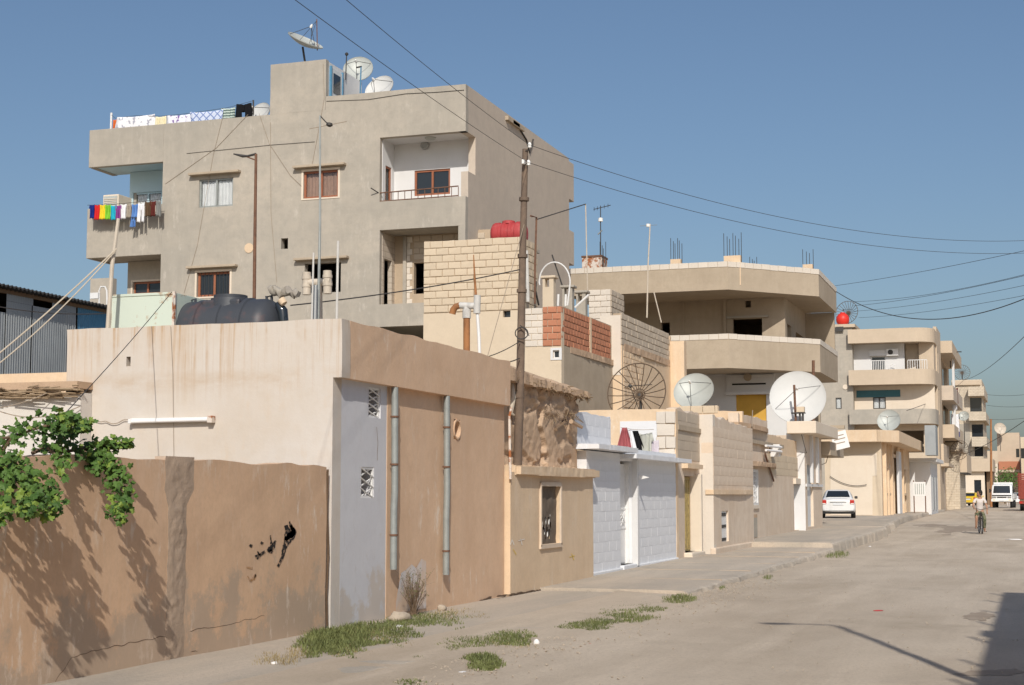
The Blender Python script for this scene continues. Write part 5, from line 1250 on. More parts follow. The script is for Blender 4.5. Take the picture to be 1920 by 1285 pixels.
# narrow building with laundry balconies just past the rounded one
xs_ = -7.0
t_ = far_house('balcony_block', 'narrow tan house with laundry hung balconies beyond rounded corner', -12, -7.3, 131.6, 150, 14.2, 'far_a',
    [(133, 137.5, 10.6, 13.2, 1), (139, 147, 10.6, 13.2, 1), (133, 137.5, 7.4, 9.9, 1), (139, 147, 7.4, 9.9, 1), (133, 137.5, 3.6, 6.2, 1), (139, 147, 3.6, 6.2, 1)],
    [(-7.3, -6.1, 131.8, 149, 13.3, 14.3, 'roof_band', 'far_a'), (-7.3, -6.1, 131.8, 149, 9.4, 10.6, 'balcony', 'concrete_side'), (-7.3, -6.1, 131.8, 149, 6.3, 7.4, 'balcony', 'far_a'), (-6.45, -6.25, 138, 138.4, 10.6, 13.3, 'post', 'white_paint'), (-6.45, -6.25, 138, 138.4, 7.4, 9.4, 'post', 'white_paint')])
# low houses with canopy below it
far_house('canopy_house', 'low pale house with concrete canopy in front of roadside weeds', -10, -7.2, 128.5, 136, 4.9, 'cream', [], [(-10.2, -6.4, 127.4, 136, 3.9, 4.15, 'canopy', 'far_a'), (-10.2, -6.8, 128.3, 136.2, 4.15, 5.7, 'upper_wall', 'far_a')])
t_ = far_house('stacked_block_house', 'narrow block house with overhanging bay at the street bend', -8.4, -6.15, 140, 152, 6.2, 'far_block', [], [(-8.5, -5.9, 139.6, 152.3, 5.4, 5.55, 'ledge', 'far_a'), (-6.15, -5.55, 141, 151, 3.6, 5.2, 'bay', 'far_a'), (-6.15, -5.6, 141, 151, 3.5, 3.6, 'bay_ledge', 'dark_steel')])
# tall unfinished block building
TY = 209
a = lambda px: on(px, 800, y=TY).x
z_ = lambda py: on(1830, py, y=TY).z
def zz(py, px=1830): return on(px, py, y=TY).z
tb = far_house('unfinished_block_building', 'tall pale block building with deep dark balcony openings', a(1786), a(1843), TY, TY + 16, zz(712), 'far_block', [(a(1820), a(1842), zz(772), zz(746)), (a(1822), a(1843), zz(820), zz(796)), (a(1826), a(1842), zz(856), zz(838))],
    [(a(1788), a(1841), TY - .3, TY - .02, zz(722), zz(714), 'roof_band', 'far_a'), (a(1818), a(1848), TY - 1.8, TY + 14, zz(744), zz(727), 'roof_overhang', 'far_block'), (a(1818), a(1850), TY - 1.8, TY + 14, zz(790), zz(774), 'balcony', 'far_block'), (a(1822), a(1850), TY - 1.6, TY + 14, zz(838), zz(820), 'balcony', 'far_block'), (a(1789), a(1818), TY - .06, TY - .01, zz(905), zz(795), 'plastered_bay', 'concrete')])
far_house('arched_house', 'pale stone house with brown wing behind the yellow taxi', -9.5, -5.6, 192, 204, 5.6, 'cream', [(-6.8, -6.0, .4, 3.4)], [(-9.6, -4.6, 191.4, 204, 4.4, 5.9, 'upper_band', 'far_a'), (-5.4, -4.7, 193, 203, .3, 4.4, 'dark_wing', 'wood')])
Y9 = 240
f9 = lambda px, py: on(px, py, y=Y9)
far_house('brick_balcony_house', 'ochre house with red brick balcony above the white truck', f9(1844, 0).x, f9(1885, 0).x, Y9, Y9 + 20, f9(1860, 812).z, 'far_a', [(f9(1878, 0).x, f9(1884, 0).x, f9(1880, 858).z, f9(1880, 842).z)],
    [(f9(1846, 0).x, f9(1884, 0).x, Y9 - 1.6, Y9 - .01, f9(1860, 881).z, f9(1860, 866).z, 'brick_balcony', 'brick'), (f9(1846, 0).x, f9(1884, 0).x, Y9 - 1.7, Y9 - .01, f9(1860, 886).z, f9(1860, 881.5).z, 'balcony_floor', 'far_a')])
Y10 = 262
g = lambda px, py: on(px, py, y=Y10)
far_house('yellow_house', 'yellow house with white corner strip far down the street', g(1874, 0).x, g(1903, 0).x, Y10, Y10 + 18, g(1890, 820).z, 'beige', [(g(1880, 0).x, g(1895, 0).x, g(1890, 860).z, g(1890, 841).z)],
    [(g(1896, 0).x, g(1901, 0).x, Y10 - .5, Y10 - .01, .4, g(1890, 822).z, 'white_corner', 'white_paint'), (g(1880, 0).x, g(1905, 0).x, Y10 - 2.5, Y10 - .6, g(1890, 903).z, g(1890, 886).z, 'awning', 'far_a')])
Y11 = 232
h_ = lambda px, py: on(px, py, y=Y11)
far_house('red_house', 'red and white house at the right edge', h_(1898, 0).x, h_(1950, 0).x, Y11, Y11 + 16, h_(1910, 826).z, 'far_pink', [(h_(1909, 0).x, h_(1940, 0).x, h_(1910, 856).z, h_(1910, 838).z)],
    [(h_(1895, 0).x, h_(1950, 0).x, Y11 - 1.5, Y11 - .01, h_(1910, 870).z, h_(1910, 867).z, 'balcony_floor', 'cream'), (h_(1906, 0).x, h_(1950, 0).x, Y11 - 1.5, Y11 - 1.3, h_(1910, 867).z, h_(1910, 857).z, 'balcony_front', 'far_pink'), (h_(1896, 0).x, h_(1906, 0).x, Y11 - 1.5, Y11 - 1.3, h_(1910, 867).z, h_(1910, 857).z, 'balcony_front', 'white_paint')])
# more roofs closing the view
for i, (l, r, tp, Y, mt, lb) in enumerate(((1840, 1960, 846, 330, 'far_a', 'wide tan house closing the far end of street'), (1856, 1880, 870, 290, 'cream', 'small cream house behind the ochre one'), (1780, 1850, 880, 250, 'far_a', 'low tan house behind the block building'))):
    p, q = on(l, tp, y=Y), on(r, tp, y=Y); far_house('distant_house', lb, p.x, q.x, Y, Y + 15, p.z, mt)
# house on the right side of the street: only its shadow falls into the view
rh = thing('right_side_house', 'two storey tan house on the right, seen by its shadow on the road', 'house', (2.8, 0, 0))
MB().box(2.7, 10, -25, 18.0, 0, 7.5).obj('walls', 'tan', rh)
for k_, y in enumerate((-4, -1.5, 1.2, 4.2, 6.0, 8.6, 11.0, 13.1, 15.2, 17.0)): MB().tube([(2.75, y, 7.4), (2.72, y + .1, 8.0 + .5 * abs(nz(y, 1, 1)))], .03, 5).obj('rebar', 'dark_steel', rh)
for y0_, y1_, z1_ in ((2.2, 3.4, 7.9), (9.3, 10.0, 7.75)): MB().box(2.7, 3.0, y0_, y1_, 7.5, z1_).obj('parapet_block', 'tan', rh)
# ============================================================ roof furniture
# --- black tank on the corner house
tp = on(435, 600, y=19.3)
tk = thing('black_water_tank', 'large black plastic water tank lying on the white corner house', 'water tank', (tp.x, 19.4, 3.52))
tc_ = Vector((on(430, 570, y=19.5).x, 19.5, 3.97)); L2 = .72; r0 = .44
prof = []
for i in range(13):
    a_ = R(90) * i / 12; prof.append((r0 * math.sin(a_) ** .75 if i else 0, -L2 - .10 + .26 * (1 - math.cos(a_)) - .02))
for s in (-.36, 0, .36):
    prof += [(r0, s - .045), (r0 + .022, s - .03), (r0 + .022, s + .03), (r0, s + .045)]
for i in range(12, -1, -1):
    a_ = R(90) * i / 12; prof.append((r0 * math.sin(a_) ** .75 if i else 0, L2 + .10 - .26 * (1 - math.cos(a_)) + .02))
bd = MB().lathe(prof, tc_, (1, 0, 0), 40).obj('body', 'tank_black', tk, ang=30)
MB().lathe([(.30, -.12), (.28, .02), (.24, .03), (.24, .07), (.12, .085), (0, .09)], tc_ + Vector((.02, 0, r0)), k=28).obj('lid', 'tank_black', tk)
MB().box(tc_.x - .30, tc_.x + .30, tc_.y - .26, tc_.y + .26, tc_.z + r0 - .16, tc_.z + r0 - .01).obj('neck', 'tank_black', tk, bevel=.03)
for s in (-.6, .62): MB().tube([tc_ + Vector((s, -.02, r0 - .07)), tc_ + Vector((s - .02, -.02, r0 + .03)), tc_ + Vector((s + .06, -.02, r0 + .04)), tc_ + Vector((s + .07, -.02, r0 - .08))], .025, 6).obj('handle', 'tank_black', tk)
for s in (-.5, .05, .55): MB().box(tc_.x + s - .07, tc_.x + s + .07, 19.2, 19.8, 3.5, 3.6).obj('foot', 'rust', tk)
# --- mint steel tank
r_ = RY(19.0, 207, 551, 326, 612)
mt_ = thing('mint_steel_tank', 'pale mint green steel box tank with rust beside the black tank', 'water tank', (r_[0], 19, 3.52))
MB().box(r_[0], r_[1], 19.0, 19.9, 3.5, r_[3]).obj('box', 'mint', mt_, bevel=.01)
for x in (r_[0], r_[1]): MB().box(x - .02, x + .02, 18.985, 19.02, 3.5, r_[3] + .01).obj('edge_angle', 'rust_white', mt_)
MB().box(r_[0] + .02, r_[1] - .02, 18.988, 19.0, r_[3] - .03, r_[3] + .005).obj('rim', 'mint', mt_)
# --- bundle of canvas
p = on(533, 553, y=19.5)
cvs = thing('canvas_bundle', 'crumpled grey canvas bundle tied at the black tank end', 'canvas', (p.x, 19.5, 3.52))
b = MB(); rr = random.Random(5)
pts, rs = [], []
for i in range(15):
    t = i / 14; q = on(508 + 52 * t, 545 + 6 * t, y=19.45); pts.append(q + Vector((0, 0, .02 * math.sin(i * 2.2)))); rs.append(.075 + .02 * math.sin(i * 2.9) - .03 * t)
b.tube(pts, rs, 12); bo = b.obj('roll', 'tarp', cvs)
for i in range(len(bo.data.vertices)):
    v = bo.data.vertices[i].co; v += Vector((nz(*v, 14), nz(v.y, v.x, v.z, 14), nz(v.z, v.y, v.x, 17))) * .035
b = MB(); b.tube([on(521, 568, y=19.4), on(530, 583, y=19.4), on(532, 603, y=19.4)], [.05, .075, .07], 10); b.obj('hanging_fold', 'car_glass', cvs); 
MB().tube([on(527, 562, y=19.35), on(533, 570, y=19.35)], [.06, .05], 10).obj('tie', 'tan', cvs)
# --- vent stack of grey plastic pipe
def pipe(pts, r, name, mat, par, k=14): return MB().tube(pts, r, k).obj(name, mat, par)
YS = 18.6
vp = thing('plastic_vent_stack', 'beige plastic double tee vent pipe on the corner house roof', 'pipe', on(601, 600, y=YS))
pipe([(on(600, 600, y=YS).x, YS, 3.5), on(598, 532, y=YS)], .045, 'riser', 'pvc_tan', vp)
pipe([on(573, 531, y=YS), on(620, 528, y=YS)], .05, 'cross_pipe', 'pvc_tan', vp)
for px, a_, c_ in ((575, 511, 553), (614, 508, 551)):
    o = pipe([on(px, c_, y=YS), on(px, a_, y=YS)], .058, 'branch', 'pvc_tan', vp)
    for k_ in (.25, .6): q = on(px, a_ + (c_ - a_) * k_, y=YS); MB().lathe([(.058, -.02), (.066, -.02), (.066, .02), (.058, .02)], q, k=16).obj('collar', 'pvc_tan', o)
def mast(name, label, pts, rs, mat, cat='pole', group=None):
    o = MB().tube(pts, rs, 8).obj(name, mat); return tag(o, label, cat, group)
mp = thing('antenna_mast', 'tall thin steel mast with small lamp arm before grey building', 'mast', on(596, 600, y=18.3))
MB().tube([(on(596, 600, y=18.3).x, 18.3, 3.5), on(600, 420, y=18.3), on(600, 217, y=18.3)], [.022, .017, .012], 8).obj('tube', 'galv', mp)
MB().tube([on(600, 217, y=18.3), on(610, 228, y=18.3), on(615, 233, y=18.3)], .008, 6).obj('arm', 'dark_steel', mp)
MB().lathe([(.02, 0), (.045, .02), (.04, .05), (0, .06)], on(617, 238, y=18.3), (.2, 0, 1), 10).obj('head', 'dark_steel', mp)
MB().tube([on(580, 242, y=18.3), on(650, 228, y=18.3)], .005, 5).obj('crossbar', 'wire_light', mp)
for nm, lb, pts, rs, mt2 in (('white_pipe', 'white painted upright pipe right of the vent stack', [(on(631, 600, y=18).x, 18, 3.5), on(634, 452, y=18)], .017, 'pvc'),
        ('white_pipe', 'short white upright pipe left of the antenna mast', [(on(584, 600, y=18.1).x, 18.1, 3.5), on(588, 474, y=18.1)], .013, 'pvc'),
        ('grey_pipe', 'dark grey drain pipe behind the white pipes', [(on(590, 600, y=18.2).x, 18.2, 3.5), on(592, 535, y=18.2)], .028, 'steel')):
    mast(nm, lb, pts, rs, mt2, 'pipe')
lp = thing('lamp_post_rusty', 'rusty thin lamp post with bent arm before the grey building', 'lamp post', on(478, 600, y=24))
MB().tube([(on(478, 545, y=24).x, 24, 3.4), on(478, 440, y=24), on(480, 289, y=24)], [.035, .03, .025], 8).obj('tube', 'rust', lp)
MB().tube([on(480, 289, y=24), on(464, 293, y=24), on(455, 293, y=24), on(438, 289, y=24)], [.022, .02, .028, .012], 7).obj('arm', 'dark_steel', lp)
MB().tube([on(478, 300, y=24), on(462, 294, y=24)], .012, 6).obj('brace', 'rust', lp)
ln = mast('leaning_pole', 'leaning pale pole tied with rope at left of mint tank', [(on(200, 612, y=18.6).x, 18.6, 3.5), on(210, 500, y=18.6), on(222, 410, y=18.6)], [.035, .03, .024], 'pvc_tan')
cable('rope', 'upper pale rope from leaning pole to left edge', on(219, 466, y=18.55), on(-40, 694, y=18.0), .04, .011, 'rope', cat='rope'); cable('rope', 'lower pale rope from leaning pole to left edge', on(217, 470, y=18.55), on(-40, 711, y=18.0), .1, .009, 'rope', cat='rope')
cable('hanging_cable', 'black cord slanting down across the white end wall', on(322, 548, y=18.9), on(112, 786, y=12.2), .03, .005, 'wire', cat='cord')
cable('thin_cable', 'sagging cable over the low white wall at left', on(-10, 768, y=16.6), on(150, 762, y=16.9), .12, .007, 'wire_light'); cable('thin_cable', 'straight cable rising to the straw eave', on(-10, 766, y=16.5), on(88, 737, y=16.8), .03, .006, 'wire_light')
cable('shed_cable', 'black cable drooping along the corrugated shed', on(-10, 574, y=22), on(200, 588, y=24), .06, .009)
# --- stepladder seen behind the shed
sl2 = thing('stepladder', 'white folding stepladder behind the corrugated shed roof', 'ladder', on(194, 575, y=29))
MB().tube([on(186, 572, y=29), on(186, 545, y=29), on(189, 538, y=29), on(197, 538, y=29), on(200, 545, y=29), on(201, 572, y=29)], .018, 6).obj('frame', 'white_metal', sl2)
MB().box(on(186, 0, y=29).x, on(201, 0, y=29).x, 28.95, 29.02, on(190, 560, y=29).z, on(190, 549, y=29).z).obj('tread', 'white_metal', sl2)
gw = thing('grey_wall_stub', 'plain grey wall stub left of the apartment building foot', 'wall', on(186, 600, y=40))
r_ = RY(40, 168, 522, 207, 640); MB().box(r_[0], r_[1], 40, 40.3, 0, r_[3]).obj('wall', 'concrete', gw)

# --- rusty vent with elbow and slanting pipe
YV = 22.6
ev = thing('rusty_vent_pipe', 'rust brown vent pipe with grey tee and bent mouth', 'pipe', on(875, 660, y=YV))
pipe([(on(875, 660, y=YV).x, YV, 3.4), on(875, 597, y=YV)], .053, 'riser', 'rust_pipe', ev, 18)
MB().lathe([(.054, -.14), (.066, -.14), (.066, 0), (.054, 0)], on(875, 597, y=YV) + Vector((0, 0, .14)), k=18).obj('collar', 'pvc', ev)
pipe([on(875, 597, y=YV), on(875, 574, y=YV)], .05, 'tee_stem', 'pvc', ev)
pipe([on(862, 573, y=YV), on(890, 574, y=YV)], .052, 'tee_arm', 'pvc', ev)
pipe([on(863, 573, y=YV), on(855, 575, y=YV), on(850, 581, y=YV), on(848, 589, y=YV)], .052, 'elbow', 'rust_pipe', ev)
pipe([on(894, 588, y=YV), on(895, 554, y=YV)], .055, 'side_tube', 'pvc', ev)
pipe([on(892, 553, y=YV), on(890, 520, y=YV), on(888, 478, y=YV)], [.024, .017, .008], 'rusted_rod', 'rust_pipe', ev, 8)
pipe([on(895, 588, y=YV), on(898, 630, y=YV), (on(901, 670, y=YV).x, YV, 3.4)], .026, 'white_pipe', 'white_metal', ev, 10)
# --- red tank on the tower
rt = thing('red_water_tank', 'small red plastic water tank on the block tower', 'water tank', (on(955, 440, y=42.4).x, 42.3, 8.85))
c_ = Vector((on(955, 423, y=42.3).x, 42.3, 9.22)); prof = []
for i in range(9): a_ = R(90) * i / 8; prof.append((.36 * math.sin(a_) ** .6 if i else 0, -.53 + .16 * (1 - math.cos(a_))))
for s in (-.2, 0, .2): prof += [(.36, s - .06), (.335, s - .035), (.335, s + .035), (.36, s + .06)]
for i in range(8, -1, -1): a_ = R(90) * i / 8; prof.append((.36 * math.sin(a_) ** .6 if i else 0, .53 - .16 * (1 - math.cos(a_))))
MB().lathe(prof, c_, (1, 0, 0), 32).obj('body', 'tank_red', rt, ang=30)
MB().lathe([(.2, -.06), (.19, .02), (.15, .04), (0, .05)], c_ + Vector((-.02, 0, .36)), k=20).obj('lid', 'tank_red', rt)
for s in (-.35, 0, .35): MB().box(c_.x + s - .06, c_.x + s + .06, 42.1, 42.5, 8.84, 8.9).obj('foot', 'tank_red', rt)
for i, (px, py) in enumerate(((1005, 530), (998, 560))):
    pass
dp = thing('drain_pipes', 'cluster of pale and rusty pipes on the tower side', 'pipe', on(1000, 560, y=41.6))
MB().tube([on(1003, 570, x=-13.4), on(1003, 500, x=-13.4), on(1006, 408, x=-13.4), on(995, 405, x=-13.4)], .028, 7).obj('pipe', 'rust', dp); MB().tube([on(990, 566, x=-13.45), on(987, 470, x=-13.45)], .05, 8).obj('pipe', 'pvc', dp)
MB().tube([on(1010, 572, x=-13.4), on(1004, 545, x=-13.4), on(1005, 528, x=-13.4)], .03, 7).obj('pipe', 'dark_steel', dp)
hp_ = thing('white_hoop', 'arched white pipe hoop above the red bricks', 'pipe', on(1040, 570, y=44))
MB().tube([on(1012, 535, y=44)] + [on(1040 - 29 * math.cos(R(180) * i / 14), 530 - 38 * math.sin(R(180) * i / 14), y=44) for i in range(15)] + [on(1064, 573, y=44)], .024, 7).obj('hoop', 'white_metal', hp_)
MB().tube([on(1035, 478, y=44.1), on(1054, 535, y=44.1)], .022, 6).obj('rod', 'dark_steel', hp_)
for px in (1046, 1060): MB().tube([on(px, 574, y=44), on(px + 1, 552, y=44)], .035, 7).obj('stub', 'white_metal', hp_)
MB().tube([on(1078, 577, y=44), on(1104, 553, y=44)], .035, 7).obj('slanting_pipe', 'white_metal', hp_)

# --- dishes
simple('dish_brown', (.13, .09, .06), .8, 0)
def dish(label, c, rad, dirv, mat='dish_grey', depth=.16, k=40, feed=True, post=None, group='satellite dishes', arms=3, ell=1.):
    c = Vector(c); t = thing('satellite_dish', label, 'satellite dish', post or c - Vector((0, 0, rad)), group)
    ax = Vector(dirv).normalized(); n_ = 10; D = depth * rad * 2
    prof = [(rad * i / n_, D * (i / n_) ** 2) for i in range(n_ + 1)] + [(rad * 1.012, D + .012), (rad * 1.012, D - .02)] + [(rad * i / n_, D * (i / n_) ** 2 - .03) for i in range(n_, -1, -1)]
    prof[0] = (0.001, 0); prof[-1] = (.001, -.03)
    MB().lathe(prof, c - ax * D * .5, ax, k).obj('reflector', mat, t)
    q = ax.to_track_quat('Z', 'Y'); f = c + ax * (rad * .95)
    if feed:
        for i in range(arms):
            a_ = 2 * math.pi * i / arms + .5; e = c - ax * D * .5 + q @ Vector((rad * .92 * math.cos(a_), rad * .92 * math.sin(a_), D * .85))
            MB().tube([e, f], .01, 5).obj('feed_arm', 'dark_steel', t)
        MB().lathe([(.02, -.06), (.05, -.06), (.05, .02), (.02, .08)], f, ax, 10).obj('feed_horn', 'porcelain', t)
    if post is not None:
        MB().tube([post, c - ax * (D * .5 + .08)], .04, 8).obj('post', 'dark_steel', t)
    return t
def zroof(px, py, Y): return on(px, py, y=Y)
c_ = on(571, 80, y=48.6); dish('tilted grey dish high on the roof tower with long feed mast', c_, .66, (.50, -.18, .84), depth=.14, post=(c_.x + .1, 48.7, 16.3))
t_ = thing('feed_mast', 'thin mast with guy wires above the tilted grey dish', 'mast', on(595, 95, y=48.6))
MB().tube([on(595, 95, y=48.6), on(594, 36, y=48.6)], .018, 5).obj('rod', 'rust', t_)
for px, py in ((560, 78), (580, 82)): MB().tube([on(593, 40, y=48.6), on(px, py, y=48.5)], .008, 4).obj('guy_wire', 'wire', t_)
wt_ = thing('steel_water_drum', 'ribbed steel water drum behind the tilted roof dish', 'water tank', on(600, 110, y=49.5))
pr = [(0.01, 0)] + [(.42 + .015 * (i % 2), .06 * i) for i in range(14)] + [(.40, .85), (.2, .95), (0.01, .97)]
for k_, (px, mtl) in enumerate(((603, 'galv'), (582, 'steel'))):
    c_ = on(px, 112, y=49.8 + .2 * k_); MB().lathe([(r * (.75 if k_ == 0 else .8), h) for r, h in pr], (c_.x, c_.y, 16.3), k=20).obj('drum', mtl, wt_)
c_ = on(672, 132, y=50); dish('round grey dish facing the street on the apartment roof', c_, .54, (.25, -1, .45), post=(c_.x, 50.2, 13.9))
c_ = on(713, 168, y=50); dish('pale dish sinking behind the parapet right of the roof tower', c_, .56, (-.15, -1, .55), mat='dish_white', post=(c_.x, 50.2, 13.9))
c_ = on(487, 216, y=48); dish('white dish behind the parapet left of the roof tower', c_, .48, (-.25, -1, .5), mat='dish_white', post=(c_.x, 48.2, 13.9))
rp = thing('blue_pole', 'thin blue pole beside the dishes on the apartment roof', 'pole', on(675, 180, y=48))
MB().tube([on(675, 185, y=48), on(677, 125, y=48)], .025, 6).obj('tube', 'corr_blue', rp); MB().tube([on(668, 127, y=48), on(678, 125, y=48)], .03, 6).obj('head', 'dark_steel', rp)
MB().tube([on(648, 150, y=48.5), on(650, 102, y=48.5)], .02, 5).obj('rod', 'dark_steel', rp); MB().lathe([(.05, 0), (.07, .05), (.03, .1)], on(650, 104, y=48.5), k=8).obj('lamp', 'dark_steel', rp)
c_ = on(1302, 736, y=51); dish('silver dish behind the loose parapet blocks', c_, .68, (-.05, -1, .55), mat='dish_grey', post=(c_.x, 51.3, 3.2))
c_ = on(1496, 747, y=57.5); dish('big white dish on the patched house end', c_, 1.02, (.12, -1, .32), mat='dish_white', depth=.12, post=(c_.x, 58.2, 3.0), arms=2)
bp_ = thing('dish_prop', 'dark post with concrete block before the big white dish', 'post', on(1490, 785, y=56.8))
MB().tube([on(1492, 790, y=56.8), on(1489, 722, y=56.8)], .045, 7).obj('post', 'rust', bp_)
r_ = RY(56.7, 1494, 763, 1508, 773); MB().box(r_[0], r_[1], 56.6, 56.9, r_[2], r_[3]).obj('block', 'beige', bp_); MB().box(r_[0] - .2, r_[1] + .02, 56.6, 56.9, r_[2] - .05, r_[2] - .01).obj('plate', 'dark_steel', bp_)
for x in (r_[0] + .1, r_[1] - .06): MB().box(x - .03, x + .03, 56.7, 56.8, r_[2] - .32, r_[2] - .05).obj('leg', 'dark_steel', bp_)
c_ = on(1667, 790, y=92); dish('grey dish standing on the tan slab roof', c_, .66, (-.1, -1, .4), post=(c_.x, 92.3, 5.2))
c_ = on(1807, 781, y=150); dish('silver dish on tall post before the block building', c_, .5, (-.1, -1, .5), post=(c_.x, 150.2, 6.0))
c_ = on(1875, 804, y=238); dish('tan dish far down on the ochre roof', c_, .85, (.3, -1, .3), mat='pvc_tan', post=(c_.x, 238, 8))
def wire_dish(label, c, rad, dirv, n_=20, r=.014, post=None):
    c = Vector(c); t = thing('wire_dish', label, 'satellite dish', post or c, 'wire rib dishes')
    ax = Vector(dirv).normalized(); q = ax.to_track_quat('Z', 'Y'); D = .16 * 2 * rad; c0 = c - ax * D * .5
    P = lambda s, a_: c0 + q @ Vector((rad * s * math.cos(a_), rad * s * math.sin(a_), D * s * s))
    MB().tube([P(1, 2 * math.pi * i / 48) for i in range(49)], r * 1.15, 6).obj('rim', 'dish_brown', t)
    MB().tube([P(.2, 2 * math.pi * i / 24) for i in range(25)], r, 5).obj('hub_ring', 'dish_brown', t)
    for i in range(n_): MB().tube([P(s, 2 * math.pi * i / n_ + .1) for s in (.06, .35, .7, 1)], r * .9, 5).obj('rib', 'dish_brown', t)
    MB().lathe([(.02, -.12), (rad * .12, -.1), (rad * .1, 0), (.02, .02)], c0, ax, 12).obj('hub', 'dark_steel', t)
    f = c + ax * rad * .9
    for a_ in (.6, 2.7, 4.8): MB().tube([P(.55, a_), f], r * .7, 4).obj('feed_arm', 'dark_steel', t)
    MB().lathe([(.02, -.05), (.05, -.05), (.05, .03), (.02, .05)], f, ax, 8).obj('feed_horn', 'dark_steel', t)
    if post is not None: MB().tube([post, c0 - ax * .1], .05, 8).obj('post', 'dark_steel', t)
    return t
c_ = on(1196, 738, y=44.6); wire_dish('large rusty wire dish on the beige house roof', c_, .89, (-.05, -1, .22), 20, .016, (c_.x + .05, 44.8, 3.3))
c_ = on(1589, 587, y=127); wire_dish('wire dish behind the red roof ball', c_, .95, (-.3, -1, .2), 22, .02, (c_.x, 127.3, 14.9))
c_ = on(1804, 699, y=212); wire_dish('wire dish on top of the block building', c_, 1.0, (.1, -1, .1), 20, .022, (c_.x, 212.2, 15.5))
c_ = on(1800, 845, y=139); wire_dish('wire dish above the canopy house roof', c_, .85, (-.5, -1, .2), 20, .018, (c_.x, 139.3, 5.0))
rb = thing('red_roof_ball', 'bright red round tank on the rounded balcony house tower', 'water tank', (on(1580, 597, y=124).x, 124, 14.95))
MB().lathe([(.52 * math.sin(R(180) * i / 12) + .001, .55 - .55 * math.cos(R(180) * i / 12)) for i in range(13)], (on(1580, 597, y=124).x, 124, 14.93), k=20).obj('shell', 'tank_scarlet', rb)
MB().lathe([(.2, 0), (.18, .05), (0.01, .06)], (on(1580, 597, y=124).x, 124, 16.0), k=12).obj('lid', 'tank_scarlet', rb)
rc = thing('rusty_roof_tank', 'rusty white square tank on the bare concrete roof', 'water tank', on(1110, 505, y=66))
r_ = RY(66, 1091, 480, 1128, 508); MB().box(r_[0], r_[1], 66, 67, 11.1, r_[3]).obj('box', 'rust_white', rc, bevel=.02)
MB().box(r_[0] - .02, r_[1] + .02, 65.97, 67.03, r_[3] - .06, r_[3] + .02).obj('rim', 'rust', rc)
# --- aerials
ae = thing('roof_aerial', 'tv aerial mast with white box above rusty roof tank', 'antenna', on(1127, 500, y=67))
MB().tube([(on(1126, 500, y=67).x, 67, 11.1), on(1126, 386, y=67)], [.03, .02], 6).obj('mast', 'dark_steel', ae); MB().tube([on(1113, 393, y=67), on(1145, 385, y=67)], .018, 5).obj('boom', 'dark_steel', ae)
for i, px in enumerate((1114, 1120, 1133, 1140)): MB().tube([on(px, 389 - (px - 1113) * .25, y=66.8), on(px, 396 - (px - 1113) * .25, y=67.2)], .01, 4).obj('element', 'dark_steel', ae)
MB().lathe([(.02, -.1), (.11, -.09), (.11, .06), (.02, .1)], on(1126, 412, y=67), k=10).obj('box', 'porcelain', ae); MB().tube([on(1121, 440, y=67), on(1129, 432, y=67)], .03, 6).obj('clamp', 'galv', ae)
a2 = thing('roof_aerial', 'leaning thin aerial mast rising past the concrete balcony', 'antenna', on(1213, 595, y=53))
MB().tube([on(1213, 596, y=53), on(1215, 500, y=53), on(1219, 420, y=53)], [.03, .025, .02], 6).obj('mast', 'pvc_tan', a2); MB().tube([on(1200, 424, y=53), on(1232, 422, y=53)], .008, 4).obj('element', 'galv', a2)
MB().lathe([(.02, -.06), (.07, -.05), (.07, .05), (.02, .06)], on(1215, 423, y=53), k=10).obj('box', 'porcelain', a2)
MB().tube([on(1226, 548, y=53), on(1240, 605, y=53)], .02, 5).obj('stay', 'pvc_tan', a2)
a3 = thing('thin_mast', 'pale thin mast with slanted boom left of the aerials', 'mast', on(1100, 560, y=50))
MB().tube([on(1102, 560, y=50), on(1098, 383, y=50)], .02, 5).obj('rod', 'pvc_tan', a3); MB().tube([on(1098, 383, y=50), on(1006, 412, y=46)], .018, 5).obj('boom', 'dark_steel', a3)
a4 = thing('roof_aerial', 'dark h shaped aerial right of the rounded balcony house', 'antenna', on(1782, 670, y=140))
MB().tube([on(1760, 660, y=140), on(1803, 660, y=140)], .05, 5).obj('boom', 'dark_steel', a4); MB().tube([on(1782, 690, y=140), on(1782, 660, y=140)], .05, 5).obj('mast', 'dark_steel', a4); MB().tube([on(1782, 673, y=140), on(1795, 660, y=140)], .05, 5).obj('brace', 'dark_steel', a4)
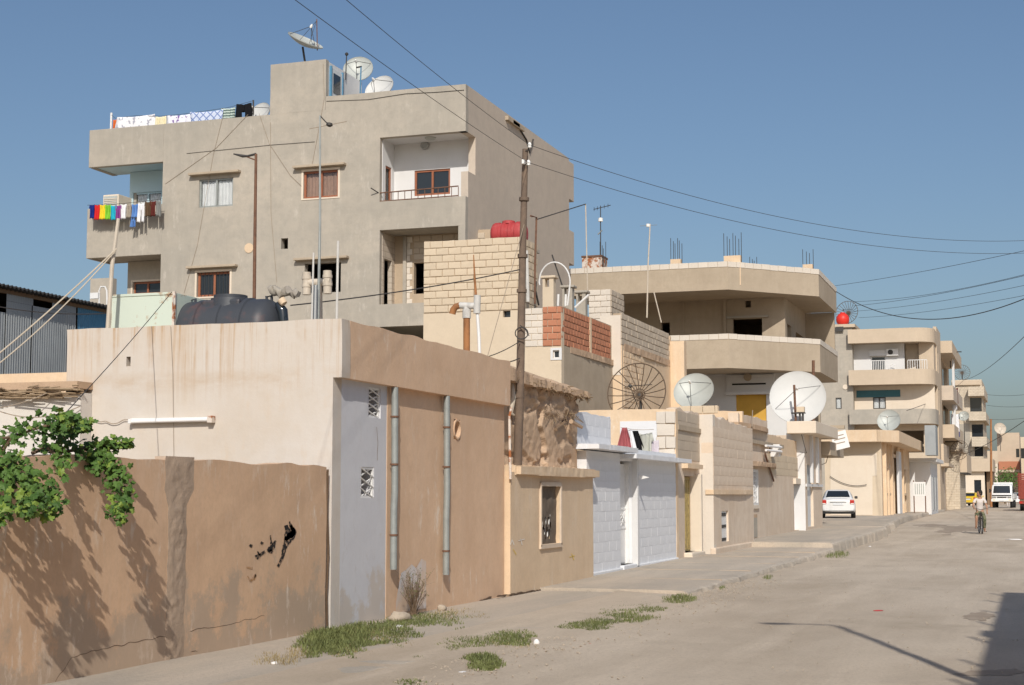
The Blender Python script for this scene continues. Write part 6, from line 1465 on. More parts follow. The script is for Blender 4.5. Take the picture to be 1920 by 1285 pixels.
# --- air conditioner and clothes on the apartment balcony
ac = thing('window_cooler', 'cream air cooler box on the pale blue balcony', 'air cooler', on(215, 385, y=47.6))
r_ = RY(47.4, 193, 365, 222, 400); MB().box(r_[0], r_[1], 47.4, 48.3, r_[2], r_[3]).obj('case', 'cream', ac, bevel=.02)
gr = MB().box(r_[0] + .05, r_[1] - .05, 47.38, 47.4, r_[2] + .05, r_[3] - .06).obj('grille', 'dish_grey', ac)
for i in range(1, 8): MB().box(r_[0] + .06, r_[1] - .06, 47.36, 47.38, r_[2] + .05 + i * .065, r_[2] + .07 + i * .065).obj('slat', 'cream', gr)
gg = 'washing on the balcony line'
items = (('navy shirt', 'c_navy', 'shirt', 173, 384, .32, .62), ('red shirt', 'c_red', 'shirt', 183, 384, .36, .68), ('yellow shirt', 'c_yellow', 'shirt', 193, 384, .33, .66), ('lime green shirt', 'c_green', 'shirt', 203, 384, .34, .66), ('cyan vest', 'c_cyan', 'shirt', 213, 385, .32, .66),
         ('purple shirt', 'c_purple', 'shirt', 222, 385, .34, .64), ('white shirt beside the purple one', 'c_white', 'shirt', 232, 383, .34, .66), ('taupe shirt', 'c_taupe', 'shirt', 242, 384, .3, .58), ('blue shirt', 'c_blue', 'shirt', 253, 383, .36, .60), ('long white garment', 'c_white', 'trousers', 265, 381, .40, .86),
         ('brown jacket', 'c_brown', 'shirt', 278, 378, .36, .66), ('maroon jacket', 'c_maroon', 'shirt', 287, 377, .34, .68), ('grey towel', 'c_grey', 'sheet', 298, 376, .3, .72))
for i, (lb, mt2, kd, px, py, w_, h_g) in enumerate(items):
    hang('garment', lb + ' drying on the balcony line', 'clothes', kd, w_ * .62 if kd == 'shirt' else w_ * .7, h_g * .8, mt2, on(px, py, y=46.55), 0, gg, i)
hang('garment', 'pale blue trousers legs below the blue shirt on balcony', 'clothes', 'trousers', .2, .35, 'c_blue', on(250, 408, y=46.6), 0, gg, 40)
cable('clothes_line', 'clothes line strung before the pale blue balcony', on(164, 385, y=46.55), on(304, 373, y=46.55), .05, .009, 'wire', cat='clothes line')
gr2 = 'washing on the apartment roof'
for i, (lb, mt2, kd, px, py, w_, h_g) in enumerate((('orange cloth', 'c_orange', 'sheet', 216, 224, .16, .6), ('wide white flowered sheet', 'c_flower', 'sheet', 255, 217, 1.45, .75), ('small pink and cream towel', 'c_cream', 'sheet', 302, 218, .38, .6), ('white cloth with dark print', 'c_print', 'sheet', 337, 215, .86, .7), ('light blue lattice bedspread', 'c_lattice', 'sheet', 388, 208, 1.12, .75), ('striped green grey cloth', 'c_stripe', 'sheet', 428, 202, .5, .75), ('black trousers', 'c_black', 'trousers', 457, 194, .66, .8))):
    hang('laundry', lb + ' drying on the apartment roof edge', 'laundry', kd, w_ * 1.12, h_g, mt2, on(px, py, y=47.5), R(1), gr2, i + 20)
tag(MB().tube([on(*q, y=47.5) for q in ((209, 216), (216, 222), (255, 217), (302, 218), (337, 215), (388, 208), (428, 202), (457, 194), (475, 189))], .007, 5).obj('clothes_line', 'wire'), 'clothes line along the apartment roof edge', 'clothes line')
mast('line_post', 'short white post of the roof clothes line', [on(208, 245, y=47.6), on(209, 212, y=47.6)], .04, 'white_metal', 'post')
mast('line_post', 'short dark post right of the black trousers', [on(475, 215, y=47.6), on(475, 188, y=47.6)], .03, 'dark_steel', 'post')
# laundry on the narrow far house
for i, (lb, mt2, px, py, w_, h_g) in enumerate((('white sheet', 'c_white', 1789, 731, .5, 1.7), ('maroon cloth', 'c_maroon', 1792, 727, .4, 1.4), ('white and navy washing', 'c_white', 1790, 776, .7, 1.6), ('dark blue cloth', 'c_navy', 1793, 790, .5, 1.4))):
    hang('laundry', lb + ' on the narrow tan far house', 'laundry', 'sheet', w_, h_g, mt2, on(px, py, y=139 + i * .3), R(20), 'washing on the narrow far house', i + 50)
# ============================================================ poles and overhead wires
UX, UY = -8.12, 24.4
up = thing('utility_pole', 'tall dark leaning utility pole standing on the mud house ledge', 'utility pole', (UX, UY, 2.1))
pb0, pt0 = Vector((UX, UY, 2.1)), on(985, 280, y=UY + .05)
MB().tube([pb0, pb0.lerp(pt0, .3) + Vector((.012, 0, 0)), pb0.lerp(pt0, .65), pt0], [.075, .07, .062, .05], 12).obj('shaft', 'pole', up)
for t in (.22, .55, .66, .84): q = pb0.lerp(pt0, t); MB().lathe([(.06, -.03), (.085, -.03), (.085, .03), (.06, .03)], q, (pt0 - pb0), 12).obj('band', 'pole', up)
ins = []
for px, py, bx, by in ((993, 272, 985, 283), (991, 305, 984, 308)):
    q = on(px, py, y=UY - .02); MB().tube([on(bx, by, y=UY), on(px - 2, by - 1, y=UY), q - Vector((0, 0, .02))], .010, 6).obj('hook', 'dark_steel', up)
    MB().lathe([(.012, -.05), (.035, -.045), (.028, -.015), (.036, .0), (.026, .03), (.01, .045)], q, k=12).obj('insulator', 'porcelain', up); ins.append(q)
MB().box(on(983, 0, y=UY).x, on(987, 0, y=UY).x, UY - .14, UY - .06, on(985, 310, y=UY).z, on(985, 302, y=UY).z).obj('fuse_box', 'porcelain', up)
MB().tube([on(978 + 12 * math.cos(a_ * .45), 625 + 11 * math.sin(a_ * .45), y=UY - .1) for a_ in range(15)], .010, 5).obj('wire_coil', 'wire', up)
MB().tube([on(975, 610, y=UY - .1), on(985, 618, y=UY - .1), on(992, 630, y=UY - .1)], .008, 5).obj('wire_end', 'wire', up)
MB().tube([on(960, 720, y=UY - .06), on(962, 745, y=UY - .1), on(955, 775, y=UY - .12), on(965, 780, y=UY)], [.03, .05, .06, .02], 8).obj('rag', 'rope', up)
def far_pt(p, px, py, dist): 
    r = ray(px, py); q = Vector((0, 0, EYE)) + r * dist; return p + (q - p) * 1.0
p1, p2 = Vector((0, 0, EYE)) + ray(598, 0) * 15.5, Vector((0, 0, EYE)) + ray(686, 0) * 16.5
cable('overhead_wire', 'left overhead wire from top edge down to the utility pole', ins[1], ins[1] + (p1 - ins[1]) * 2.2, .18, .004)
cable('overhead_wire', 'right overhead wire from top edge down to the utility pole', ins[0], ins[0] + (p2 - ins[0]) * 2.2, .18, .004)
e1, e2 = Vector((0, 0, EYE)) + ray(2000, 446) * 38, Vector((0, 0, EYE)) + ray(2000, 470) * 38
cable('overhead_wire', 'upper overhead wire from the utility pole across blue sky to the right', ins[0], e1, .62, .005, k=40); cable('overhead_wire', 'second overhead wire from the utility pole to the right edge', ins[1], e2, .58, .005, k=40)
cable('house_wire', 'black service wire from roof pipes to the utility pole', on(545, 573, y=19), on(974, 506, y=24.3), .05, .010)
cable('house_wire', 'thin wire from utility pole to the grey building right face', on(985, 300, y=24.4), on(640, 160, y=40), .1, .007) if False else None
cable('house_wire', 'wire slanting from pole down over the brown parapet', on(975, 640, y=24.3), on(905, 672, y=23), .03, .008); cable('house_wire', 'lower wire from pole toward the brown parapet corner', on(974, 672, y=24.3), on(940, 680, y=23.4), .02, .01)
cable('stay_wire', 'thin stay wire slanting across the beige block tower', on(983, 420, y=24.4), on(912, 676, y=22.9), 0, .006, 'wire_light')
ew_ = lambda px, py, d: Vector((0, 0, EYE)) + ray(px, py) * d
for i, (a_, b_, da, db, sag, r0, lb) in enumerate((((1568, 547), (1990, 528), 66, 45, 1.15, .016, 'dark sagging cable from concrete balcony to the right edge'), ((1566, 536), (1990, 455), 74, 50, .1, .009, 'faint wire rising right above the dark sagging cable'), ((1600, 566), (1990, 497), 90, 60, .3, .01, 'first thin wire of the bundle over the red ball'), ((1600, 574), (1990, 500), 90, 60, .2, .01, 'second thin wire of the bundle over the red ball'),
        ((1600, 584), (1990, 520), 90, 60, .2, .009, 'third thin wire of the bundle over the red ball'), ((1610, 596), (1990, 540), 90, 60, .2, .009, 'lowest thin wire of the bundle over the red ball'), ((1806, 713), (2000, 548), 200, 70, .8, .022, 'black cable running up to the right past wire dish'), ((1700, 770), (1806, 714), 100, 200, .4, .02, 'black cable low between the far house and wire dish'),
        ((1770, 862), (2000, 730), 140, 70, .6, .02, 'black cable climbing right over the far roofs'), ((1850, 740), (1990, 728), 210, 150, .4, .02, 'faint level wire above far roofs'), ((1850, 760), (1990, 752), 210, 150, .4, .02, 'lower faint level wire above far roofs'), ((1850, 786), (1990, 770), 210, 150, .4, .02, 'lowest faint level wire above far roofs'))):
    cable('street_cable', lb, ew_(*a_, da), ew_(*b_, db), sag, r0, 'wire', k=30)
for px, t_, b_, Y, lb in ((1858, 786, 930, 160, 'brown wooden pole standing left of the white truck'), (1525, 676, 800, 63, 'short pole top behind the big white dish')):
    q, s = on(px, t_, y=Y), on(px, b_, y=Y); mast('far_pole', lb, [(s.x, Y, min(s.z, .4) if Y > 100 else s.z), (q.x, Y, q.z)], [.13, .09] if Y > 100 else .06, 'rust_pipe' if Y > 100 else 'rust')
sp = thing('street_lamp', 'street lamp beside the viewer, seen by its long thin road shadow', 'street lamp', (1.06, 9.8, 0))
MB().tube([(1.06, 9.8, 0), (1.06, 9.8, 7.9)], [.075, .05], 10).obj('shaft', 'steel', sp); MB().tube([(1.06, 9.8, 7.9), (.95, 9.85, 8.02), (.55, 9.7, 8.1)], .035, 8).obj('arm', 'steel', sp)
MB().lathe([(.03, 0), (.08, .1), (.08, .35), (.02, .45)], (.55, 9.72, 8.1), (-1, -.2, .1), 10).obj('head', 'dish_grey', sp)

# ============================================================ vine over the yard wall
vn = thing('grape_vine', 'green grape vine hanging over the brown yard wall', 'vine', (-8.35, 11.5, 0))
rr = random.Random(21)
spine = []
for pts, outx in (([(-60, 830), (20, 820), (80, 800), (115, 792), (128, 786)], (-8.3, -7.95)), ([(60, 850), (110, 830), (150, 800), (162, 796)], (-8.3, -8.0)), ([(100, 850), (170, 840), (205, 832), (248, 830)], (-8.25, -7.85)),
                  ([(150, 845), (190, 862), (215, 885), (232, 930), (222, 972)], (-8.15, -7.55)), ([(-40, 860), (10, 880), (40, 920), (60, 965)], (-8.15, -7.55)), ([(10, 870), (60, 900), (100, 935), (88, 965)], (-8.1, -7.6)), ([(-60, 900), (-20, 940), (10, 965)], (-8.1, -7.5)), ([(90, 840), (120, 870), (118, 890)], (-8.15, -7.8))):
    q = [on(px, py, x=outx[0] + (outx[1] - outx[0]) * i / (len(pts) - 1)) for i, (px, py) in enumerate(pts)]
    spine.append(q); MB().tube(q, [.018] + [.011] * (len(q) - 2) + [.005], 6).obj('stem', 'bark', vn)
MB().tube([(-8.6, 10.6, 0), (-8.55, 10.9, 1.0), (-8.4, 11.0, 1.8), spine[0][1]], [.05, .04, .03, .018], 8).obj('trunk', 'bark', vn)
LEAF = [(0, 0), (.32, -.18), (.55, .1), (.42, .32), (.62, .62), (.3, .62), (0, 1.0), (-.3, .62), (-.62, .62), (-.42, .32), (-.55, .1), (-.32, -.18)]
def add_leaf(b, c, n_, up_, s):
    n_ = n_.normalized(); a = up_ - n_ * up_.dot(n_)
    a = a.normalized() if a.length > .01 else Vector((1, 0, 0)); e = a.cross(n_)
    vs = [c + n_ * s * .12] + [c + e * x * s + a * (y - .3) * s - n_ * s * .22 * abs(x) for x, y in LEAF]
    b.add(vs, [(0, i + 1, (i + 1) % 12 + 1) for i in range(12)])
LB = [MB(), MB()]
for si, q in enumerate(spine):
    dens = (210, 130, 150, 330, 260, 190, 150, 45)[si]; wid = (.065, .055, .045, .065, .075, .065, .08, .04)[si]
    for i in range(dens):
        t = rr.random() ** .85 * (len(q) - 1); j = min(int(t), len(q) - 2); c = q[j].lerp(q[j + 1], t - j)
        tap = wid * (1.0 - .55 * (t / (len(q) - 1)) ** 3)
        c = c + Vector((rr.gauss(0, tap * 1.1), rr.gauss(0, tap), rr.gauss(0, tap)))
        if c.x < -8.08 and c.z < 2.02: c.x = -8.06 + rr.random() * .06
        young = rr.random() < (.10 + .35 * (t / (len(q) - 1)) ** 4)
        add_leaf(LB[young], c, Vector((rr.gauss(.5, .6), rr.gauss(-.6, .6), rr.gauss(.6, .5))), Vector((rr.gauss(0, .5), rr.gauss(0, .5), -1 + rr.random() * .8)), rr.uniform(.035, .068))
for b, mt2, nm in zip(LB, ('leaf', 'leaf_young'), ('leaves', 'young_leaves')): tag(b.obj(nm, mt2, vn), kind='stuff')

# ============================================================ ground cover
def scatter(spots, n_, rnd):
    tot = sum(s[2] * s[3] * s[4] for s in spots)
    for s in spots:
        for i in range(int(n_ * s[2] * s[3] * s[4] / tot)):
            a_, r_ = rnd.uniform(0, 2 * math.pi), math.sqrt(rnd.random()) * 1.45
            px, py = s[0] + s[2] * r_ * math.cos(a_), s[1] + s[3] * r_ * math.sin(a_)
            p = on(px, py, z=.03)
            if p.x < -8.06 or .75 * nz(p.x, p.y * .6, 1, 2.6) + .5 * nz(p.x, p.y * .6, 4, 7.) < r_ * .95 - .95: continue
            yield p, s[5], r_
def grass_mesh(name, mat, spots, n_, seed, wd=.004):
    rnd = random.Random(seed); b = MB(); vs, fs = [], []
    for p, h, r_ in scatter(spots, n_, rnd):
        for _ in range(2):
            hh = h * rnd.uniform(.4, 1.1) * (1.1 - .45 * min(1, r_)); an = rnd.uniform(0, 2 * math.pi); l = Vector((math.cos(an), math.sin(an), 0)); bend = hh * rnd.uniform(.2, .9); sd = Vector((-l.y, l.x, 0)) * wd * rnd.uniform(.6, 1.6)
            k = len(vs); base = p + Vector((rnd.gauss(0, .015), rnd.gauss(0, .015), -.02)); m = base + l * bend * .4 + Vector((0, 0, hh * .65)); tip = base + l * bend + Vector((0, 0, hh))
            vs += [base - sd, base + sd, m + sd * .8, m - sd * .8, tip]; fs += [(k, k + 1, k + 2, k + 3), (k + 3, k + 2, k + 4)]
    return tag(b.add(vs, fs).obj(name, mat), kind='stuff')
spots = [(600, 1205, 45, 26, 1., .13), (650, 1195, 55, 30, 1., .12), (720, 1180, 70, 22, 1.0, .10), (800, 1168, 60, 16, .9, .09), (850, 1160, 40, 9, .6, .06), (750, 1214, 16, 5, .9, .05), (880, 1205, 55, 12, .8, .07), (960, 1196, 40, 11, 1.2, .08), (905, 1238, 36, 14, 1.1, .07), (850, 1215, 25, 8, .8, .05), (1095, 1176, 38, 9, 1.2, .08), (1180, 1155, 45, 14, 1.2, .07), (1215, 1143, 28, 8, 1.2, .07), (1130, 1165, 40, 8, 1., .06), (1272, 1124, 24, 9, 1.2, .09), (785, 1233, 18, 5, .8, .04), (770, 1278, 26, 6, .7, .04), (965, 1168, 26, 3, .6, .04), (1105, 1112, 20, 4, .5, .04), (1165, 1130, 35, 4, .6, .04),
         (1565, 1040, 26, 5, 1.4, .12), (1440, 1082, 8, 3, 1.2, .08), (1355, 1102, 7, 3, 1.2, .06), (1735, 982, 22, 4, 1.3, .18), (1760, 972, 12, 3, 1.2, .2), (1700, 985, 16, 4, .8, .16)]
for k_, s in enumerate(spots[:4]): pass
grass_mesh('grass', 'grass', spots, 24000, 3)
grass_mesh('dry_grass', 'grass_dry', [(525, 1240, 42, 14, .6, .10), (560, 1225, 30, 10, .5, .09), (840, 1155, 60, 12, .5, .08), (650, 1225, 50, 12, .35, .06), (950, 1205, 60, 16, .2, .05), (700, 1190, 80, 22, .35, .08), (1690, 988, 40, 4, .4, .12), (1100, 1160, 140, 30, .03, .04)], 3600, 5, .003)
grass_mesh('roadside_weeds', 'grass', [(1765, 944, 12, 4, 1, .5), (1800, 950, 30, 3, 1, .35)], 900, 9, .03)
db = thing('dry_bush', 'thin dry bush growing at the brown wall foot', 'bush', (-7.95, 19.6, .02))
b = MB(); rr = random.Random(8); lb2 = MB()
c0 = on(775, 1150, x=-7.95); c0.z = .02
for i in range(46):
    an, sp_ = rr.uniform(0, 6.28), rr.uniform(.05, .42); h_b = rr.uniform(.25, .62)
    e = c0 + Vector((max(-.08, math.cos(an) * sp_ * .5), math.sin(an) * sp_, h_b)); m = c0.lerp(e, .55) + Vector((rr.gauss(0, .02), rr.gauss(0, .03), .03)); b.tube([c0 + Vector((rr.gauss(0, .02), rr.gauss(0, .02), 0)), m, e], [.006, .004, .002], 4)
    for _ in range(5):
        p = m.lerp(e, rr.random()); f = p + Vector((rr.gauss(0, .04), rr.gauss(0, .06), rr.uniform(.02, .1))); b.tube([p, f], [.002, .001], 3)
        add_leaf(lb2, f, Vector((rr.gauss(0, 1), rr.gauss(0, 1), 1)), Vector((rr.gauss(0, 1), rr.gauss(0, 1), .3)), rr.uniform(.008, .018))
b.sm = False; b.obj('twigs', 'bark', db); tag(lb2.obj('leaves', 'grass', db), kind='stuff')
# gravel and stones
rnd = random.Random(13); b = MB()
for i in range(2600):
    if i % 3: y = rnd.uniform(10, 30); x = -5.35 + rnd.gauss(0, .42)
    else: y = rnd.uniform(8, 60); x = rnd.uniform(-5.2, -.2)
    s = rnd.uniform(.005, .017) * (1 if i % 3 else .8); z = .012 + .01
    b.lathe([(0, -s * .6), (s, -s * .1), (s * .75, s * .45), (0, s * .6)], (x, y, z), (rnd.gauss(0, .3), rnd.gauss(0, .3), 1), 5)
b.sm = False
tag(b.obj('gravel', 'stone', None), kind='stuff')
def lump(name, label, cat, c, s, mat, seed=0, sq=(1, 1, .6)):
    b = MB().lathe([(.001, -1), (.5, -.85), (.86, -.5), (1, 0), (.86, .5), (.5, .85), (.001, 1)], (0, 0, 0), k=12); b.sm = True
    o = b.obj(name, mat); 
    for v in o.data.vertices: v.co = Vector((v.co.x * sq[0], v.co.y * sq[1], v.co.z * sq[2])) * s * (1 + .35 * nz(v.co.x + seed, v.co.y, v.co.z, 1.8) + .2 * nz(v.co.x, v.co.y + seed, v.co.z, 4.5))
    o.location = Vector(c) + Vector((0, 0, s * sq[2] * .7)); o.rotation_euler = (0, 0, seed)
    return tag(o, label, cat)
lump('rubbish_bag', 'crumpled beige rubbish bag in the grass by the wall', 'bag', on(750, 1166, z=.03), .13, 'stone', 1, (1.2, .9, .6)); lump('plastic_sheet', 'white plastic scrap below the rubbish bag', 'litter', on(748, 1177, z=.03), .07, 'paper', 2, (1.5, .8, .25))
lump('paper_cup', 'white crushed cup on the dirt verge', 'cup', on(1006, 1210, z=.01), .045, 'paper', 3, (.8, .8, .9)); lump('bottle_cap', 'red bottle cap on the dirt road', 'litter', on(1106, 1209, z=0), .025, 'plastic_red', 4, (1, 1, .4))
lump('bottle_cap', 'blue bottle cap on the dirt road', 'litter', on(977, 1246, z=0), .02, 'plastic_blue', 5, (1, 1, .4)); lump('plastic_sheet', 'white plastic scrap right of the cyclist', 'litter', on(1901, 1013, z=0), .2, 'paper', 6, (1.6, .7, .15)); lump('paper_scrap', 'reddish paper scrap in mid road', 'litter', on(1647, 1146, z=0), .06, 'plastic_red', 7, (1.4, .6, .15))
lump('paper_scrap', 'white scrap by the pavement kerb', 'litter', on(1631, 1026, z=0), .07, 'paper', 8, (1.2, .7, .3)); lump('stone', 'pale stone at the wall foot beside the dry grass', 'stone', on(515, 1247, z=.03), .035, 'paper', 9)
lump('stone', 'pale stone below the second downpipe', 'stone', on(828, 1146, z=.03), .07, 'stone', 10, (1, .8, .8)); lump('plastic_sheet', 'clear crumpled plastic on the verge below the grass', 'litter', on(866, 1264, z=.0), .05, 'paper', 11, (1.3, .8, .3))

# ============================================================ vehicles
def loft(secs, name, mat, par, ang=35):
    b = MB(); n0 = len(secs[0]); vs = [p for s in secs for p in s]; m_ = n0
    fs = [(i * m_ + j, i * m_ + (j + 1) % m_, (i + 1) * m_ + (j + 1) % m_, (i + 1) * m_ + j) for i in range(len(secs) - 1) for j in range(m_)]
    fs += [tuple(range(m_))[::-1], tuple(range((len(secs) - 1) * m_, len(secs) * m_))]
    b.add(vs, fs); b.sm = True
    o = b.obj(name, mat, par, local=True, ang=ang); md = o.modifiers.new('s', 'SUBSURF'); md.levels = md.render_levels = 2
    return o
def wheel(par, x, y, r, w_=.2):
    q = MB().lathe([(r * .6, -w_ / 2), (r * .93, -w_ / 2), (r, -w_ * .35), (r, w_ * .35), (r * .93, w_ / 2), (r * .6, w_ / 2)], (x, y, r), (1, 0, 0), 24).obj('wheel', 'rubber', par, local=True)
    MB().lathe([(.01, -w_ * .4), (r * .6, -w_ * .42), (r * .6, w_ * .42), (.01, w_ * .4)], (x, y, r), (1, 0, 0), 16).obj('rim', 'chrome', q, local=True)
def sedan(name, label, loc, rz, mat, cat='car', detail=True):
    t = thing(name, label, cat, loc, 'cars in the street', rz)
    def S(y, w_, z0, z1, cr=.06):
        h = [(.55 * w_, z0), (.93 * w_, z0 + .02), (w_, z0 + .16), (w_ * 1.0, z0 + .55 * (z1 - z0)), (w_ * .965, z1 - .10), (w_ * .86, z1 - .01), (.45 * w_, z1 + cr * .5)]
        return [(x, y, z) for x, z in h] + [(-x, y, z) for x, z in h[::-1]]
    loft([S(-.02, .72, .36, .86), S(.0, .78, .34, .90), S(.10, .855, .27, .97), S(.5, .875, .22, 1.0), S(1.2, .88, .2, .99), S(2.6, .88, .2, .95), S(3.5, .875, .22, .92), S(4.15, .83, .25, .80), S(4.38, .74, .30, .70), S(4.42, .66, .34, .64)], 'body', mat, t)
    def G(y, wb, wt, zt): return [(x, y, z) for x, z in ((wb, .92), (wb - .01, .98), (wt + (wb - wt) * .12, zt - .07), (wt * .86, zt - .008), (wt * .4, zt))] + [(x, y, z) for x, z in ((-wt * .4, zt), (-wt * .86, zt - .008), (-wt - (wb - wt) * .12, zt - .07), (-wb + .01, .98), (-wb, .92))]
    loft([G(.42, .76, .66, 1.02), G(.50, .77, .66, 1.05), G(1.12, .79, .60, 1.41), G(1.45, .80, .60, 1.455), G(2.1, .80, .60, 1.46), G(2.5, .79, .60, 1.42), G(3.35, .78, .66, .98), G(3.42, .77, .66, .95)], 'cabin', mat, t)
    # glass set on the pillars
    def pane(q, nm='window'): MB().add(q, [(0, 1, 2, 3)]).obj(nm, 'car_glass', t, local=True)
    pane([(-.60, .50, 1.085), (.60, .50, 1.085), (.50, 1.02, 1.385), (-.50, 1.02, 1.385)], 'rear_window'); pane([(-.62, 3.22, 1.06), (.62, 3.22, 1.06), (.52, 2.58, 1.40), (-.52, 2.58, 1.40)], 'windscreen')
    for s in (-1, 1):
        for y0_, y1_, y2, y3 in ((.85, 1.75, 1.75, 1.28), (1.83, 2.85, 2.42, 1.83)): pane([(s * .80, y0_, 1.03), (s * .80, y1_, 1.03), (s * .665, y2, 1.37), (s * .665, y3, 1.37)])
        MB().box(s * .58, s * .80, -.035, .12, .70, .93).obj('taillight', 'lamp_red', t, local=True, bevel=.03)
        MB().box(s * .62, s * .78, -.042, -.034, .72, .76).obj('reversing_light', 'porcelain', t, local=True)
        MB().box(s * .5, s * .76, 4.25, 4.37, .6, .74).obj('headlight', 'porcelain', t, local=True, bevel=.03)
        MB().box(s * .86, s * 1.02, 2.75, 2.87, .98, 1.12).obj('mirror', mat if cat != 'car' else 'dark_steel', t, local=True, bevel=.03)
        for y in (.85, 3.5): wheel(t, s * .77, y, .31)
    MB().box(-.26, .26, -.05, -.03, .66, .78).obj('number_plate', 'number_plate', t, local=True)
    MB().box(-.40, .40, -.045, -.025, .80, .83).obj('trim', 'chrome', t, local=True)
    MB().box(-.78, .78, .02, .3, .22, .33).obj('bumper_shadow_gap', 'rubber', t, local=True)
    MB().box(-.8, .8, -.04, .06, .38, .40).obj('bumper_line', 'steel', t, local=True)
    MB().box(-.5, .5, .9, 3.2, .25, .3).obj('floor_pan', 'rubber', t, local=True)
    return t
cz = .47
pc = on(1572, 972, z=.47); k_ = 80.5
pc = on(1572, 972, y=80.2)
sedan('white_sedan', 'white sedan parked with its tail to the viewer', (pc.x, 80.2, .465), R(7), 'car_white')
pt_ = on(1826, 945, y=176); tx = sedan('yellow_taxi', 'yellow taxi parked past the narrow block house', (pt_.x - .6, 176, .44), R(-12), 'taxi', 'taxi')
MB().box(-.25, .25, 1.6, 1.8, 1.46, 1.58).obj('roof_sign', 'paper', tx, local=True)
pq = on(1908, 938, y=200); sedan('white_car', 'white car far off between truck and red lorry', (pq.x, 200, .45), R(180), 'car_white')
# small white truck facing the viewer
TYk = 150.; ptk = on(1879, 950, y=TYk)
tr = thing('white_truck', 'small white truck coming toward the viewer', 'truck', (ptk.x, TYk, .45), None, R(-4))
def TS(y, w_, z0, z1): h = [(.6 * w_, z0), (.97 * w_, z0), (w_, z0 + .1), (w_, z0 + .5 * (z1 - z0)), (w_ * .97, z1 - .08), (w_ * .85, z1)]; return [(x, y, z) for x, z in h] + [(-x, y, z) for x, z in h[::-1]]
loft([TS(-.02, .86, .62, 1.2), TS(.0, .9, .58, 1.25), TS(.08, .93, .55, 1.32), TS(.30, .93, .55, 2.05), TS(.45, .93, .55, 2.2), TS(1.5, .93, .55, 2.24), TS(1.55, .9, .6, 2.2)], 'cab', 'car_white', tr)
MB().add([(-.76, .055, 1.36), (.76, .055, 1.36), (.70, .30, 2.02), (-.70, .30, 2.02)], [(0, 1, 2, 3)]).obj('windscreen', 'car_glass', tr, local=True)
MB().box(-.84, .84, -.06, .02, 1.10, 1.19).obj('grille_band', 'rubber', tr, local=True)
MB().box(-.42, .42, -.07, .0, .93, 1.02).obj('grille', 'rubber', tr, local=True)
for s in (-1, 1):
    MB().box(s * .5, s * .84, -.075, .02, .9, 1.04).obj('headlight', 'chrome', tr, local=True, bevel=.02); MB().box(s * .6, s * .8, -.115, -.08, .70, .76).obj('indicator', 'taxi', tr, local=True)
    MB().box(s * .98, s * 1.12, .2, .28, 1.4, 1.75).obj('mirror', 'rubber', tr, local=True); MB().tube([(s * .9, .3, 1.6), (s * 1.05, .25, 1.6)], .02, 5).obj('mirror_arm', 'rubber', tr, local=True)
    MB().add([(s * .945, .5, 1.35), (s * .945, 1.35, 1.35), (s * .935, 1.35, 2.0), (s * .93, .6, 2.0)], [(0, 1, 2, 3)]).obj('window', 'car_glass', tr, local=True)
    for y in (.8, 3.6): wheel(tr, s * .78, y, .36, .24)
MB().box(-.95, .95, -.11, .05, .58, .80).obj('bumper', 'car_white', tr, local=True, bevel=.03); MB().box(-.2, .2, -.125, -.11, .62, .74).obj('number_plate', 'number_plate', tr, local=True)
MB().box(-.9, .9, 1.65, 4.8, .75, .85).obj('load_bed', 'car_white', tr, local=True)
for s in (-1, 1): MB().box(s * .88, s * .94, 1.65, 4.8, .85, 1.3).obj('side_board', 'car_white', tr, local=True)
MB().box(-.85, .85, 1.62, 1.68, 1.3, 2.35).obj('headboard', 'white_metal', tr, local=True); MB().box(-.6, .6, .3, 4.6, .5, .62).obj('chassis', 'rubber', tr, local=True)
# red lorry at the right edge
ry = 128.; q = on(1909, 930, y=ry)
rl_ = thing('red_lorry', 'old red lorry with slatted cargo body at right edge', 'lorry', (q.x + 1.2, ry, .38))
for j in range(13): MB().box(-1.2, 1.2, 0, .06, .95 + j * .155, 1.07 + j * .155).obj('plank', 'truck_red', rl_, local=True, bevel=.01)
for j in range(13):
    for s in (-1, 1): MB().box(s * 1.14, s * 1.2, .07, 4.6, .95 + j * .155, 1.07 + j * .155).obj('plank', 'truck_red', rl_, local=True)
for x in (-1.12, 0, 1.06): MB().box(x, x + .06, -.05, 0, .9, 3.0).obj('stake', 'truck_red', rl_, local=True)
MB().box(-1.1, 1.1, .08, 4.6, .8, .95).obj('floor', 'wood', rl_, local=True); MB().box(-1.15, 1.15, -.15, .0, .55, .78).obj('bumper', 'truck_red', rl_, local=True)
MB().box(-1.1, 1.1, 4.7, 6.3, .6, 2.5).obj('cab', 'truck_red', rl_, local=True, bevel=.1); MB().box(-.5, .5, .1, 6, .5, .78).obj('chassis', 'rubber', rl_, local=True)
for s in (-1, 1):
    for y in (1.0, 5.4): wheel(rl_, s * .95, y, .48, .28)
    MB().box(s * .9, s * 1.1, -.17, -.14, .6, .74).obj('taillight', 'lamp_red', rl_, local=True)

